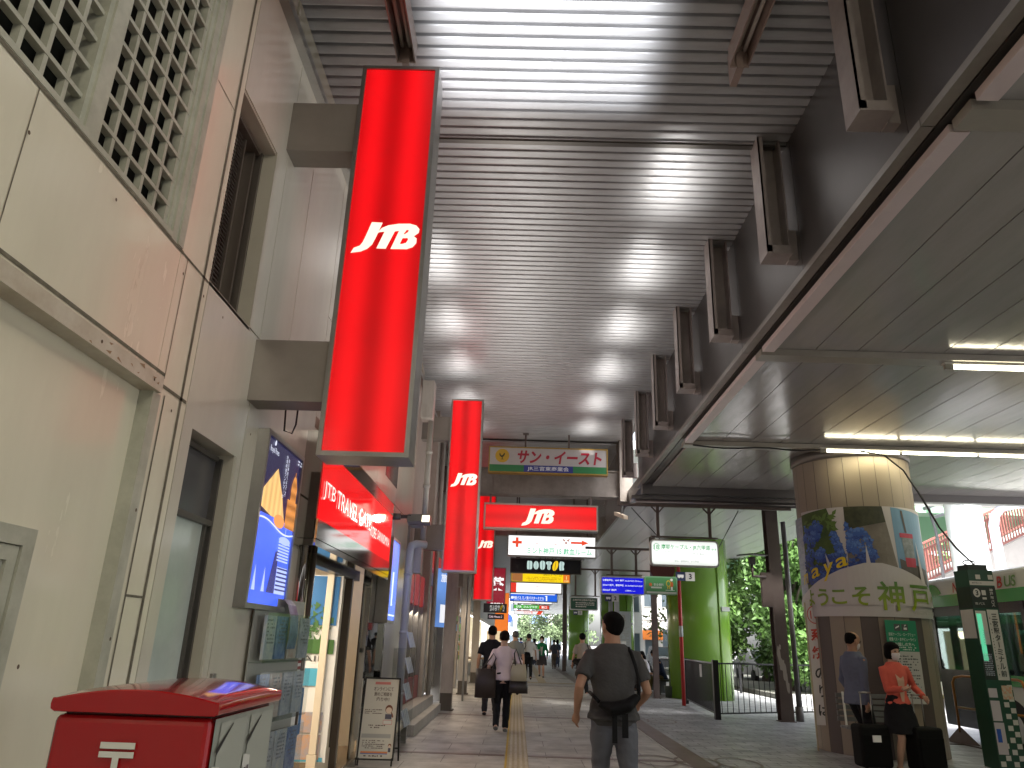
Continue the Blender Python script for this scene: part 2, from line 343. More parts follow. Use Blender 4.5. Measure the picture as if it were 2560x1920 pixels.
# joints of near wall
jn = MB()
def seam(y0, z0, y1, z1, w=.008, m=jn, off=.003):
    if y0 == y1: m.rect(WP, y0 - w / 2, y0 + w / 2, z0, z1, off)
    else: m.rect(WP, y0, y1, z0 - w / 2, z0 + w / 2, off)
jg = MB()
seam(3.885, 0, 3.885, 6.5, .026, jg); seam(3.66, 2.7, 3.66, 3.42, .006, jg); seam(3.6, 3.415, 3.95, 3.415, .014, jg); seam(-20, 3.415, 3.6, 3.415, .02, jg)
seam(3.66, 2.66, 3.95, 2.66, .02, jg); seam(-20, 2.72, 3.66, 2.72, .018, jg); seam(3.7, 0, 3.7, 2.62, .012, jg); seam(3.7, 1.6, 3.87, 1.6, .012, jg)
seam(2.3, 2.7, 2.3, 3.41, .006, jg); seam(3.6, 4.6, 3.87, 4.6, .006, jg)
jg.build('joint', seamg, bld)
# metal panel zone Y 3.96 .. 6.9
pn = MB()
wb(3.97, 4.09, 0, 3.43, m=pn); wb(4.09, 4.80, 2.55, 3.43, m=pn); wb(4.80, 4.875, 0, 3.43, m=pn); wb(4.89, 5.3, 0, 3.43, m=pn)
wb(3.97, 4.68, 4.86, 6.3, m=pn); wb(4.68, 4.88, 3.44, 6.3, m=pn)
wb(4.89, 5.5, 3.44, 6.3, m=pn); wb(5.3, 6.5, 2.6, 3.43, m=pn); wb(5.3, 6.5, 0, 2.58, m=pn); wb(5.51, 6.5, 3.44, 6.3, m=pn)
for i, (a, b) in enumerate(((6.51, 8.0), (8.01, 9.6), (9.61, 11.2), (11.21, 13.0))):
    wb(a, b, 3.35, 4.35, m=pn); wb(a, b, 4.36, 6.3, m=pn)
wb(6.51, 11.2, 2.36, 3.34, WX - .1, m=pn); wb(11.2, 12.7, 0, 3.34, m=pn); wb(4.09, 4.80, 0, .35, m=pn)
pn.build('metal_panel', panelm, bld)
MB().box(WX - .32, WX - .255, 3.9, 13.2, 2.4, 6.4).build('panel_backing', seamm, bld)
# reveals of the two tall recesses
rvl = MB()
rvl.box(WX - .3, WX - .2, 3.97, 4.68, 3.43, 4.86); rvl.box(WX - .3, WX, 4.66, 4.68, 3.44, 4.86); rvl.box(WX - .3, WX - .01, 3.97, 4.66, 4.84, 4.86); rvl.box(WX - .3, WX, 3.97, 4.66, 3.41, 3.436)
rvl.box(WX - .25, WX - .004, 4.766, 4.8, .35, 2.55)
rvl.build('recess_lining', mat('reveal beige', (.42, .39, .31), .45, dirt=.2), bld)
lv = MB()
for i in range(44): lv.obox((WX - .16, 4.2, 3.5 + i * .03), (0, 1, 0), (.5, 0, -.8), (.8, 0, .5), .2, .014, .003)
lv.build('louvre', mat('louvre brown', (.10, .085, .07), .5, metal=.3), bld)
lf = MB(); lf.box(WX - .2, WX - .14, 4.41, 4.43, 3.44, 4.84); lf.box(WX - .2, WX - .13, 4.56, 4.585, 3.44, 4.84); lf.box(WX - .2, WX - .1, 4.63, 4.658, 3.44, 4.84); lf.box(WX - .24, WX - .1, 4.0, 4.6, 4.79, 4.82); lf.box(WX - .22, WX - .18, 4.0, 4.4, 3.93, 3.96)
lf.build('louvre_frame', mat('frame brown', (.14, .12, .1), .35, metal=.5), bld)
# lower window
win = MB(); win.box(WX - .14, WX - .07, 4.09, 4.74, 2.08, 2.115); win.box(WX - .2, WX - .07, 4.742, 4.765, .35, 2.52); win.box(WX - .14, WX - .09, 4.09, 4.742, 2.5, 2.53); win.box(WX - .14, WX - .085, 4.69, 4.71, .35, 2.08)
wf = win.build('window_frame', darkal, bld)
MB().box(WX - .13, WX - .11, 4.09, 4.742, 2.115, 2.5).build('window_pane', mat('upper pane', (.10, .10, .105), .18, metal=.2, bump=.05, bscale=3), wf)
MB().box(WX - .125, WX - .105, 4.09, 4.742, .35, 2.08).build('window_pane', mat('frosted pane', (.5, .56, .52), .2, dirt=.35, dscale=2, dcol=(.22, .28, .22), coat=.5), wf)
# chrome corner posts of the shop front and upper dark windows
cp = MB()
cp.tube([(WX + .02, 6.52, 0), (WX + .02, 6.52, 2.4)], .05, 14); MB().tube([(WX + .01, 6.95, 0), (WX + .01, 6.95, 2.2)], .028, 14).build('door_post', mat('door bronze', (.10, .08, .065), .3, metal=.6), bld)
cp.box(WX - .05, WX + .0, 6.98, 7.0, 0, 2.3); cp.box(WX - .05, WX + .05, 9.62, 9.7, 0, 2.3); cp.box(WX - .1, WX + .1, 6.6, 11.15, 2.27, 2.33); cp.box(WX - .05, WX + .04, 10.9, 11.0, 0, 2.3)
cp.build('steel_post', chrome, bld)
uw = MB()
for a in (8.5, 10.2): uw.box(WX - .01, WX + .006, a, a + 1.0, 3.6, 6.0)
uw.build('upper_window', mat('dark glazing', (.05, .05, .055), .1, metal=.4), bld)
MB().box(WX - .02, WX + .07, 3.5, 18, 5.9, 5.98).build('cornice', alu, bld)
tb = MB(); tb.box(WX - .25, WX + .015, 3.5, 4.55, 6.02, 6.28); tb.box(WX - .25, WX + .015, 4.6, 6.4, 6.02, 6.28); tb.box(WX - .25, WX + .015, 6.45, 9.4, 6.02, 6.28); tb.box(WX - .25, WX + .015, 9.45, 13, 6.02, 6.28)
tb.build('clerestory_panel', mat('clerestory', (.5, .46, .36), .3, dirt=.2), bld)
# ---- travel shop inside
shop = thing('travel_shop', 'lit travel shop interior with cream door panels behind the red fascia sign', 'shop', (-3, 9, 0))
cream = mat('cream panel', (.66, .58, .46), .4, dirt=.05)
si = MB(); si.box(-5.4, -5.3, 6.4, 11.2, 0, 2.4); si.box(-5.3, -1.96, 11.1, 11.2, 0, 2.4); si.box(-5.3, -1.96, 6.3, 6.4, 0, 2.4); si.box(-5.3, -2.01, 6.4, 11.1, 2.4, 2.45)
si.build('inner_wall', cream, shop)
MB().box(-5.3, -1.95, 6.4, 11.1, -.001, .03).build('shop_floor', mat('shop floor', (.35, .25, .16), .25), shop)
dp = MB(); dp.bbox(-2.16, -2.08, 8.62, 9.2, .25, 2.1, .008); dp.bbox(-2.16, -2.08, 9.3, 9.62, .25, 2.2, .008); dp.box(-2.17, -2.07, 8.6, 9.65, .03, .25)
dpo = dp.build('door_panel', cream, shop)
MB().box(-2.08, -2.05, 8.7, 8.82, 1.24, 1.3).build('door_handle', black, dpo)
il = MB()
for y in (7.2, 8.2, 9.2, 10.2): il.box(-3.6, -3.4, y, y + .6, 2.385, 2.398)
il.build('ceiling_light', emis('shop ceiling light', (1, .86, .62), 5), shop)
lamp('shop_light', 'AREA', (-3.2, 8.0, 2.35), 30, (1, .87, .68), (-3.2, 8.8, 0), 1.5, 3)
q = MB(); q.box(-2.2, -2.0, 9.21, 9.29, 0, 2.3); q.box(-2.1, -2.0, 7.0, 9.62, 2.1, 2.27); q.build('door_post', mat('door bronze', (.10, .08, .065), .3, metal=.6), shop)
MB().box(WX - .015, WX - .005, 6.55, 6.93, .06, 2.27).build('shop_glass', glass('clear glass'), shop); MB().box(WX - .015, WX - .005, 9.7, 10.9, .06, 2.27).build('shop_glass', glass('clear glass'), shop)
# palm poster standing inside, facing the street entrance
PP = Plane((-2.95, 8.55, .2), (1, .12, 0)); pp = thing('beach_poster', 'tall travel poster of palms and blue sea standing inside the shop door', 'poster', (-2.6, 8.55, .05))
MB().obox(PP.at(.47, .93, -.02), PP.r, PP.u, PP.n, .5, .96, .012).build('poster_board', white, pp)
q = MB(); q.rect(PP, 0, .94, 1.35, 1.88); q.build('poster_sky', mat('poster sky', (.03, .16, .4), .4), pp)
q = MB(); rnd = random.Random(3)
for i in range(160): a = rnd.uniform(0, 6.28); r = rnd.uniform(0, .3); cx, cy = .55 + r * math.cos(a) * 1.1, 1.38 + r * math.sin(a) * .8; q.poly(PP, [[(cx + rnd.uniform(-.06, .06), cy + rnd.uniform(-.05, .05)) for _ in range(3)]], .008 + i * .00002)
q.rect(PP, 0, .94, 1.05, 1.2, .007); q.build('poster_foliage', mat('poster green', (.05, .14, .03), .5), pp)
q = MB(); q.rect(PP, .1, .8, .72, .9); q.rect(PP, 0, .94, -.02, .02); q.build('poster_pool', mat('poster blue', (.08, .38, .55), .4), pp)
q = MB(); q.rect(PP, .55, .9, .0, .24, .007); q.rect(PP, .55, .9, .26, .46, .007); q.build('poster_photo', mat('poster photo', (.25, .33, .45), .4, dirt=.9, dscale=9, dcol=(.6, .3, .1)), pp)
q = MB(); text(q, PP, 'HAWAII', .5, 1.0, .6, .06); q.build('lettering', mat('ink', (.03, .03, .03), .5), pp)
# canopy -------------------------------------------------------------
can = thing('canopy', 'long corrugated steel canopy over the walkway hung on channel brackets', 'canopy', (0, 8, 6.3))
ck = MB(); pitch = .132; y = -20.
prof = []
def deck(y0, y1, x0, x1, z, mb):
    y = y0
    while y < y1:
        pr = [(y, z + .045), (y + .012, z + .004), (y + .03, z), (y + .085, z - .004), (y + .103, z), (y + .115, z + .045)]
        pts = [(x, a, b) for a, b in pr for x in (x0, x1)]
        mb.add(pts, [(2 * i, 2 * i + 2, 2 * i + 3, 2 * i + 1) for i in range(5)]); mb.add([(x0, y + .115, z + .045), (x1, y + .115, z + .045), (x1, y + pitch, z + .045), (x0, y + pitch, z + .045)], [(0, 3, 2, 1)]); y += pitch
deck(-20, 6.3, -1.95, 2.6, 6.3, ck); deck(6.36, 12.2, -1.95, 2.6, 6.3, ck); deck(12.2, 18.1, -1.95, 2.6, 6.29, ck); deck(18.5, 92, -1.95, 2.6, 6.3, ck)
ck.build('corrugated_deck', galv, can)
MB().box(-2.2, 2.75, -20, 92, 6.36, 6.5).build('roof', darkal, can)
MB().box(-1.95, 2.6, 6.3, 6.36, 6.28, 6.34).build('deck_joint', darkal, can)
fc = MB()
for k in range(-10, 8): fc.box(2.6, 2.64, k * 1.97 + .3, k * 1.97 + 2.262, 4.76, 6.34)
fc.build('fascia', facm, can)
MB().box(2.645, 2.7, -20, 15.9, 4.7, 6.4).build('fascia_backing', darkal, can)
fl = MB()
for k in range(-5, 4): fl.box(2.54, 2.63, k * 4 + .0, k * 4 + 3.99, 4.70, 4.757)
fl.build('fascia_lip', mat('lip', (.3, .28, .25), .35, metal=.4, dirt=.4), can)
for k in range(-3, 8):
    y = 4.3 + 1.98 * k
    if y > 17.5: break
    h = MB(); x0, x1, ya, yb = 2.27, 2.51, y - .11, y + .12
    h.box(x0, x0 + .015, ya, yb, 5.0, 6.3); h.box(x0 + .015, x1, yb - .015, yb, 5.0, 6.3); h.box(x1 - .015, x1, ya + .05, yb - .015, 5.0, 6.3)
    h.box(x0, x1, ya, yb, 4.985, 5.0); h.box(x0, x0 + .05, ya - .0, ya + .012, 5.0, 6.3); h.box(x0 + .015, x1 - .015, ya + .0, ya + .02, 5.0, 5.07)
    h.box(2.51, 2.6, y + .0, y + .1, 4.97, 5.3)
    h.build('hanger', hangm, can)
# unlit twin tube fixtures under deck
def unlit(x, y0, y1, label):
    t = thing('fluorescent_fixture', label, 'light fixture', (x, y1, 6.02), 'unlit twin tube fixtures under the deck')
    b = MB(); b.box(x - .08, x - .068, y0, y1, 6.02, 6.2); b.box(x + .068, x + .08, y0, y1, 6.02, 6.2); b.box(x - .08, x + .08, y0, y1, 6.2, 6.21); b.box(x - .08, x + .08, y1, y1 + .012, 6.01, 6.2); b.box(x - .03, x + .03, y1 - .02, y1 + .2, 5.98, 6.29)
    b.build('housing', mat('fixture brown', (.3, .22, .19), .4, dirt=.4), t)
    for s in (-1, 1):
        c = MB(); c.tube([(x + s * .03, y0, 6.12), (x + s * .03, y1 - .06, 6.12)], .017, 8); c.build('tube', mat('tube off', (.42, .36, .3), .3), t)
unlit(-1.06, 2.6, 4.95, 'unlit twin tube light fixture just above the nearest red sign')
unlit(1.72, 2.6, 4.92, 'unlit twin tube light fixture under the deck at the top right')
# beam across + far end
bm_ = MB(); bm_.box(-1.9, 2.44, 18.1, 18.4, 4.9, 5.5); bm_.box(-1.9, 2.46, 18.05, 18.45, 4.87, 4.9); bm_.box(-1.9, 2.46, 18.05, 18.45, 5.5, 5.53); bm_.box(-.66, -.5, 18.03, 18.1, 4.9, 5.5); bm_.box(2.44, 2.75, 17.9, 18.5, 4.75, 6.3)
tag(bm_.build('cross_beam', beamm), 'stained grey steel beam crossing the walkway below the deck', 'beam')
jb = MB(); jb.box(-1.9, 2.4, 24.3, 24.6, 4.7, 5.4); tag(jb.build('cross_beam', beamm), 'farther grey steel beam seen beneath the first cross beam', 'beam')
# overhead edge of the station beyond
# bus shelter soffit ------------------------------------------------
sf = thing('bus_shelter_roof', 'flat bus shelter roof with glossy taupe soffit panels on the right', 'roof', (6, 8, 4.65))
sp_ = MB(); gw = .011
for i in range(24):
    xa = 2.8 + i * .475
    for (ya, yb) in ((-22, 3.9), (3.96, 7.75), (7.98, 11.75), (11.98, 15.55)): sp_.box(xa + gw, xa + .475, ya, yb, 4.66, 4.70)
sp_.build('soffit_panel', soffm, sf)
MB().box(2.7, 14.5, -22, 15.7, 4.72, 4.95).build('roof_slab', darkal, sf)  # slab extended out of view on the right to cut daylight
et = MB()
for (a, b) in ((-4, 3.63), (3.92, 7.70), (7.95, 11.72)): et.box(2.67, 2.80, a, b, 4.6, 4.66)
et.build('edge_trim', pinkw, sf)
ct = MB()
for y in (3.68, 7.74, 11.76): ct.box(2.67, 14.2, y, y + .2, 4.58, 4.655)
ct.build('cross_trough', mat('trough', (.35, .32, .27), .35, metal=.3, dirt=.3), sf)
ed = MB(); ed.box(2.6, 14.5, 15.56, 15.75, 4.5, 4.72); ed.box(2.4, 8.2, 15.76, 15.95, 4.42, 4.5); ed.tube([(2.5, 15.85, 4.38), (8.2, 15.85, 4.38)], .06, 10)
ed.build('gutter', mat('gutter', (.14, .13, .13), .3, metal=.6), sf)
# farther shelter roof
f2 = thing('far_shelter_roof', 'pale ribbed shelter roof carried on the green columns farther along', 'roof', (5, 40, 4.6))
fp = MB()
for i in range(12):
    xa = 2.62 + i * .48; fp.box(xa + gw, xa + .48, 16.9, 92, 4.66, 4.7)
fp.build('soffit_panel', mat('pale soffit', (.62, .63, .65), .26, metal=.25, bump=.12, bscale=3, stretch=(4, .4, 1)), f2)
MB().box(2.63, 8.5, 15.98, 92, 4.71, 5.0).build('roof_slab', darkal, f2)
MB().box(2.56, 2.62, 18.6, 92, 4.6, 6.34).build('fascia', mat('far fascia', (.42, .41, .41), .3, metal=.4, dirt=.2), f2)
# lit tubes
def lit(x0, x1, y, label):
    t = thing('fluorescent_lamp', label, 'lamp', (x0, y, 4.55), 'lit tubes under the shelter roof')
    MB().box(x0 - .1, x1, y - .04, y + .04, 4.56, 4.58).build('housing', mat('lamp housing', (.6, .58, .5), .4), t)
    MB().box(x0 - .09, x0, y - .025, y + .025, 4.505, 4.56).build('lamp_holder', mat('lamp holder', (.3, .28, .22), .5), t)
    x = x0
    while x < x1 - .3:
        e = min(x + 1.18, x1); MB().tube([(x, y, 4.53), (e, y, 4.53)], .019, 10).build('tube', emis('lit tube', (1, .93, .68), 14), t); x += 1.24
    lamp('tube_light', 'AREA', ((x0 + x1) / 2, y, 4.5), 1.3 * (x1 - x0), (1, .93, .6), ((x0 + x1) / 2, y, 0), x1 - x0, .05)
lit(4.85, 10, 7.84, 'lit yellow white tube lamp on the nearer soffit trough')
lit(4.95, 10, 11.7, 'lit yellow white tube lamps crossing in front of the banner pillar')
# added lamps without fixtures that lay pools of light on the deck
def up(x, y, sx, sy, e, col=(1, .97, .93), z=6.0, spread=110):
    o = lamp('added_deck_light', 'AREA', (x, y, z), e, col, (x, y, z + 1), sx, sy); o.data.spread = R(spread); o.rotation_euler = (R(180), 0, 0); o.data.specular_factor = .5
for k in range(1, 7):
    y = 5.1 + 1.98 * k; up(1.60, y, .32, 1.1, 1.5 - .1 * k, z=5.78)
for k in range(2, 7):
    y = 5.1 + 1.98 * k; up(-1.22, y, .3, 1.0, 1.1 - .07 * k, z=5.78)
up(.1, 4.1, 1.9, 3.4, 10, (.94, .96, 1), 5.85, 70); up(.45, 4.9, .9, 1.2, 2, (.94, .96, 1), 5.85, 90)
lamp('added_deck_light', 'AREA', (-.2, 11.5, 3.4), 22, (1, .96, .9), (-.2, 11.5, 6.3), 1.2, 9).data.specular_factor = 0  # added wide lamp in mid-air that brightens the middle of the deck
# added lit tube fixtures, unseen behind the viewer, to brighten the left wall
for (x, y) in ((1.72, -.6), (-.2, -4.5)):
    t = thing('added_fill_fixture', 'added unseen fill light fixture under the deck %s' % ('above and behind the viewer on the right' if x > 1 else 'farther behind the viewer'), 'light fixture', (x, y, 6.0), 'added fill tubes behind the viewer')
    MB().box(x - .08, x + .08, y - 1.2, y + 1.2, 6.14, 6.2).build('housing', mat('fixture brown', (.3, .22, .19), .4), t)
    for s_ in (-1, 1): MB().tube([(x + s_ * .04, y - 1.15, 6.1), (x + s_ * .04, y + 1.15, 6.1)], .018, 8).build('tube', emis('tube cool', (1, .95, .8), 3), t)
    lamp('added_fill_light', 'AREA', (x, y, 6.05), 26, (1, .93, .78), (x - 1.2, y + 1.6, 3.0), .2, 2.3)
# fixings and rust spots on the near wall
q = MB(); rnd = random.Random(31)
for (y, z) in ((3.78, 2.56), (2.2, 2.64), (3.0, 2.64), (3.5, 2.64), (3.62, 3.3), (3.62, 2.0), (3.62, 1.4), (2.95, 1.3), (3.9, 3.3), (4.95, 3.3), (5.2, 3.3), (4.95, 2.75), (4.2, 3.3), (2.3, 3.2), (2.9, 3.3)):
    q.poly(WP, [ell(y, z, .008, .009, 10)], .013 if z > 2.69 or y > 3.6 else .037)
q.build('fixing', mat('rust spot', (.09, .055, .03), .7), bld)
q = MB()
for i in range(9):
    y = rnd.uniform(2.9, 3.57); z = rnd.uniform(2.60, 2.68); q.poly(WP, [[(y, z), (y + rnd.uniform(.01, .06), z - rnd.uniform(0, .01)), (y + rnd.uniform(.01, .05), z + rnd.uniform(.004, .014))]], .0365 + i * .00002)
q.build('rust_stain', mat('rust stain', (.3, .19, .1), .7), bld)
# ================================================================== SIGNS
LOGO_C = emis('logo light', (1, .9, .72), 1.15)
REDV = emis('red lit face tall', (.74, .004, .007), .92, tubes=(0, -.02, 20.9, .34))
REDH = emis('red lit face wide', (.74, .004, .007), .95, tubes=(2, .31, 20, .25))
def logo(mb, pl, cx, cy, w, off=.006):
    s = w / 355.; X = lambda x: cx + (x - 1921) * s; Yq = lambda y: cy - (y - 1240) * s
    def lp(p): return [(X(x), Yq(y)) for x, y in p]
    J = [(1838, 1146), (1897, 1148), (1868, 1240), (1852, 1283), (1828, 1310), (1795, 1327), (1742, 1336), (1756, 1305), (1786, 1292), (1800, 1270), (1812, 1235)]
    Tb = [(1872, 1212), (1896, 1180), (1930, 1163), (1985, 1152), (2045, 1150), (2080, 1160), (2099, 1182), (2096, 1206), (2072, 1226), (2088, 1240), (2088, 1268), (2070, 1293), (2040, 1306), (1953, 1307), (1990, 1195), (1967, 1200), (1927, 1306), (1877, 1306), (1912, 1203), (1888, 1206)]
    h1 = [(2030, 1190), (2041, 1188), (2040, 1200), (2022, 1216), (2016, 1214)][::-1]
    h2 = [(2012, 1240), (2040, 1238), (2042, 1250), (2032, 1268), (2010, 1276), (2000, 1274)][::-1]
    mb.poly(pl, [lp(J)], off); mb.poly(pl, [lp(Tb), lp(h1), lp(h2)], off)
def framed(parent, pl, x0, x1, z0, z1, dep, fm_, fw=.035, name='frame', back=True):
    """box frame round a sign: plane pl is the front face plane; box extends dep behind"""
    b = MB()
    def bx(a, c, e, f, o0=-dep, o1=.015):
        b.add([pl.at(a, e, o0), pl.at(c, e, o0), pl.at(c, f, o0), pl.at(a, f, o0), pl.at(a, e, o1), pl.at(c, e, o1), pl.at(c, f, o1), pl.at(a, f, o1)],
              [(0, 3, 2, 1), (4, 5, 6, 7), (0, 1, 5, 4), (1, 2, 6, 5), (2, 3, 7, 6), (3, 0, 4, 7)])
    bx(x0, x0 + fw, z0, z1); bx(x1 - fw, x1, z0, z1); bx(x0 + fw, x1 - fw, z0, z0 + fw); bx(x0 + fw, x1 - fw, z1 - fw, z1)
    bx(x0 + fw, x1 - fw, z0 + fw, z1 - fw, -dep + .002, -.01)
    return b.build(name, fm_, parent)
def vsign(y, label, z0=2.58, x0=-1.37, wd=.62, ht=3.24, brk=True):
    t = thing('red_vertical_sign', label, 'sign', (x0 + wd / 2, y, z0), 'tall red lit signs of the travel agency on the station wall')
    P = Plane((x0, y, z0), (1, 0, 0)); P2 = Plane((x0 + wd, y + .26, z0), (-1, 0, 0))
    framed(t, P, 0, wd, 0, ht, .13, alu, .032); framed(t, P2, 0, wd, 0, ht, .129, alu, .032, 'back_frame')
    for q in (P, P2):
        b = MB(); b.rect(q, .032, wd - .032, .032, ht - .032, .0); fo = b.build('face', None, t); fo.data.materials.append(REDV)
        b = MB(); logo(b, q, wd / 2 + .01, 1.66, .49); b.build('logo', LOGO_C, t)
    for za in (.38, 2.43): MB().box(-1.9, x0, y + .02, y + .24, z0 + za, z0 + za + .45).build('bracket', mat('bracket paint', (.26, .23, .2), .35, metal=.3, dirt=.3), t)
    return t
vsign(4.8, 'nearest and largest of the tall red lit signs with white italic letters')
vsign(13.5, 'second tall red lit sign, beyond the floodlight and drain pipe')
vsign(23.2, 'third and farthest tall red lit sign, partly behind the second one', x0=-1.36)
# overhead wide red sign
t = thing('red_overhead_sign', 'wide red lit sign with white italic letters hanging from the cross beam', 'sign', (.5, 18.2, 4.0)); P = Plane((-.87, 18.0, 4.0), (1, 0, 0))
framed(t, P, 0, 2.78, 0, .635, .25, alu, .04)
MB().rect(P, .04, 2.74, .04, .595, 0).build('face', REDH, t)
q = MB(); logo(q, P, 1.32, .31, .8); q.build('logo', LOGO_C, t)
q = MB(); q.box(-.75, -.7, 18.1, 18.15, 4.63, 4.9); q.box(1.72, 1.77, 18.1, 18.15, 4.63, 4.9); q.build('hanger_rod', brown, t)
def hsign(name, label, y, x0, x1, z0, z1, face, frame=alu, dep=.18, fw=.03, rods=True, top=6.28):
    t = thing(name, label, 'sign', ((x0 + x1) / 2, y, z0)); P = Plane((x0, y, z0), (1, 0, 0))
    framed(t, P, 0, x1 - x0, 0, z1 - z0, dep, frame, fw); MB().rect(P, fw, x1 - x0 - fw, fw, z1 - z0 - fw, 0).build('face', face, t)
    if rods:
        q = MB()
        for x in (x0 + .25, x1 - .25): q.box(x - .02, x + .02, y + dep / 2 - .02, y + dep / 2 + .02, z1, top)
        q.build('hanger_rod', brown, t)
    return t, P, x1 - x0, z1 - z0
GRN = emis('green lettering light', (.05, .55, .25), .9); REDL = emis('red lettering light', (.9, .08, .03), .9)
t, P, W_, H_ = hsign('blood_room_sign', 'white lit sign with red cross, red arrow and green lettering under the red sign', 22, -.33, 2.27, 3.8, 4.42, emis('white lit face', (1, 1, 1), 1.25))
q = MB(); q.rect(P, .14, .42, .36, .44, .004); q.rect(P, .24, .32, .26, .36, .004); q.rect(P, .24, .32, .44, .54, .004)
q.poly(P, [[(1.86, .4), (2.18, .4), (2.18, .35), (2.38, .43), (2.18, .51), (2.18, .46), (1.86, .46)]]); q.build('red_mark', REDL, t)
q = MB(); text(q, P, 'ミント神戸 15 献血ルーム', 1.52, .17, 1.9, .19, .012); q.build('lettering', GRN, t)
q = MB(); text(q, P, '三宮センター   15階', 1.1, .37, .7, .05, 0); q.poly(P, [ell(1.72, .42, .035, .03)], .005); q.poly(P, [[(1.6, .55), (1.66, .45), (1.7, .5)]], .005); q.poly(P, [[(1.84, .55), (1.78, .45), (1.74, .5)]], .005); q.build('small_lettering', emis('brown lettering', (.5, .2, .15), .8), t)
def doutor(P, cx, cy, w, h, t, kl=emis('coffee letters', (.6, .8, .76), .85), yl=emis('bean yellow', (.95, .62, .02), 1.), dk=mat('sign slate', (.02, .022, .028), .3)):
    q = MB(); st = w / 6; lw = st * .82; sl = MB()
    for i, c in enumerate('DOUTOR'):
        x = cx - w / 2 + st * (i + .5)
        def box_(a, b, c_, d): return [(x + a * lw, cy + c_ * h), (x + b * lw, cy + c_ * h), (x + b * lw, cy + d * h), (x + a * lw, cy + d * h)]
        if c == 'O' and i == 4: continue
        if c == 'D': q.poly(P, [smoothloop([(x - .5 * lw, cy + .5 * h), (x - .5 * lw, cy - .5 * h), (x - .2 * lw, cy - .5 * h), (x + .45 * lw, cy - .5 * h), (x + .52 * lw, cy), (x + .45 * lw, cy + .5 * h), (x - .2 * lw, cy + .5 * h)], 1)])
        elif c == 'O': q.poly(P, [ell(x, cy, lw * .5, h * .5)])
        elif c == 'U': q.poly(P, [smoothloop([(x - .5 * lw, cy + .55 * h), (x - .5 * lw, cy - .2 * h), (x - .3 * lw, cy - .5 * h), (x + .3 * lw, cy - .5 * h), (x + .5 * lw, cy - .2 * h), (x + .5 * lw, cy + .55 * h)], 1)])
        elif c == 'T': q.poly(P, [smoothloop([(x - .55 * lw, cy + .5 * h), (x - .55 * lw, cy + .15 * h), (x - .3 * lw, cy + .15 * h), (x - .3 * lw, cy - .5 * h), (x + .3 * lw, cy - .5 * h), (x + .3 * lw, cy + .15 * h), (x + .55 * lw, cy + .15 * h), (x + .55 * lw, cy + .5 * h)], 1)])
        else: q.poly(P, [smoothloop([(x - .5 * lw, cy + .55 * h), (x - .5 * lw, cy - .55 * h), (x - .1 * lw, cy - .52 * h), (x + .5 * lw, cy - .5 * h), (x + .3 * lw, cy - .05 * h), (x + .52 * lw, cy + .2 * h), (x + .4 * lw, cy + .5 * h)], 1)])
        sl.rect(P, x - .035 * lw, x + .035 * lw, cy - .55 * h, cy + .55 * h, .009)
    q.build('lettering', kl, t)
    x = cx - w / 2 + st * 4.5; q = MB(); e = [(a * math.cos(.3) + b * math.sin(.3) + x, -a * math.sin(.3) + b * math.cos(.3) + cy) for a, b in ell(0, 0, lw * .5, h * .62)]
    q.poly(P, [e]); q.build('bean_mark', yl, t)
    sl.poly(P, [[(x + .1 * lw, cy + .6 * h), (x + .18 * lw, cy + .6 * h), (x - .1 * lw, cy - .6 * h), (x - .18 * lw, cy - .6 * h)]], .009); sl.build('letter_slit', dk, t)
t, P, W_, H_ = hsign('coffee_sign', 'dark slate sign with pale coffee bean lettering and one yellow bean', 25.5, -.27, 2.13, 3.62, 4.12, mat('slate face', (.022, .024, .032), .25), darkal)
doutor(P, 1.2, .27, 1.3, .28, t)
t, P, W_, H_ = hsign('yellow_sign', 'yellow lit sign with black brush lettering, brown left end and orange right end', 28, -.26, 1.94, 3.5, 3.86, emis('yellow lit', (.95, .68, .01), 1.0))
q = MB(); q.rect(P, .04, .44, .04, .33, .005); q.build('photo_patch', emis('brown lit', (.45, .18, .06), .8), t); q = MB(); q.rect(P, 1.93, 2.17, .04, .33, .005); q.build('end_patch', emis('orange lit', (.85, .22, .03), .9), t)
q = MB(); scribble(q, P, .55, 1.85, .05, .22, 3, 4, .6, .006); q.build('small_lettering', emis('ochre print', (.6, .3, .01), .8), t)
q = MB(); text(q, P, 'みけやき', 1.55, .3, .7, .1, .0, .008); q.build('lettering', black, t); q = MB(); text(q, P, '1', 2.05, .21, None, .12, .03, .009); text(q, P, '150', 2.05, .09, .16, .06, .02, .009); q.build('number', emis('pale print', (1, .8, .3), .9), t)
t, P, W_, H_ = hsign('white_sign', 'plain white lit sign with a red left end', 31, -.3, 1.8, 3.3, 3.73, emis('white lit 2', (1, .97, .97), 1.2))
q = MB(); q.rect(P, .03, .25, .03, .40, .005); q.build('end_patch', emis('red lit 2', (.85, .05, .03), .9), t); q = MB(); text(q, P, 'HOT', 1.15, .27, .2, .05, .01); text(q, P, 'くぁいこ', 1.15, .15, .25, .06, 0); q.build('lettering', emis('rose print', (.75, .2, .2), .8), t)
t, P, W_, H_ = hsign('bus_terminal_sign', 'blue lit sign with white lettering and the number 1', 34, -.33, 1.79, 3.12, 3.5, emis('blue lit', (.02, .13, .75), 1.))
q = MB(); text(q, P, '神姫バス 三ノ宮バスターミナル', .82, .16, 1.4, .13, .02); text(q, P, 'Shinki Bus Sannomiya Bus Terminal', .85, .055, 1.3, .06, 0); q.rect(P, .03, 2.0, .31, .345, .006); q.poly(P, [ell(.1, .16, .05, .06)]); q.rect(P, 1.6, 1.66, .05, .27); q.rect(P, 1.56, 1.61, .23, .26, .007); q.build('lettering', emis('white print', (.95, .97, 1), 1.), t)
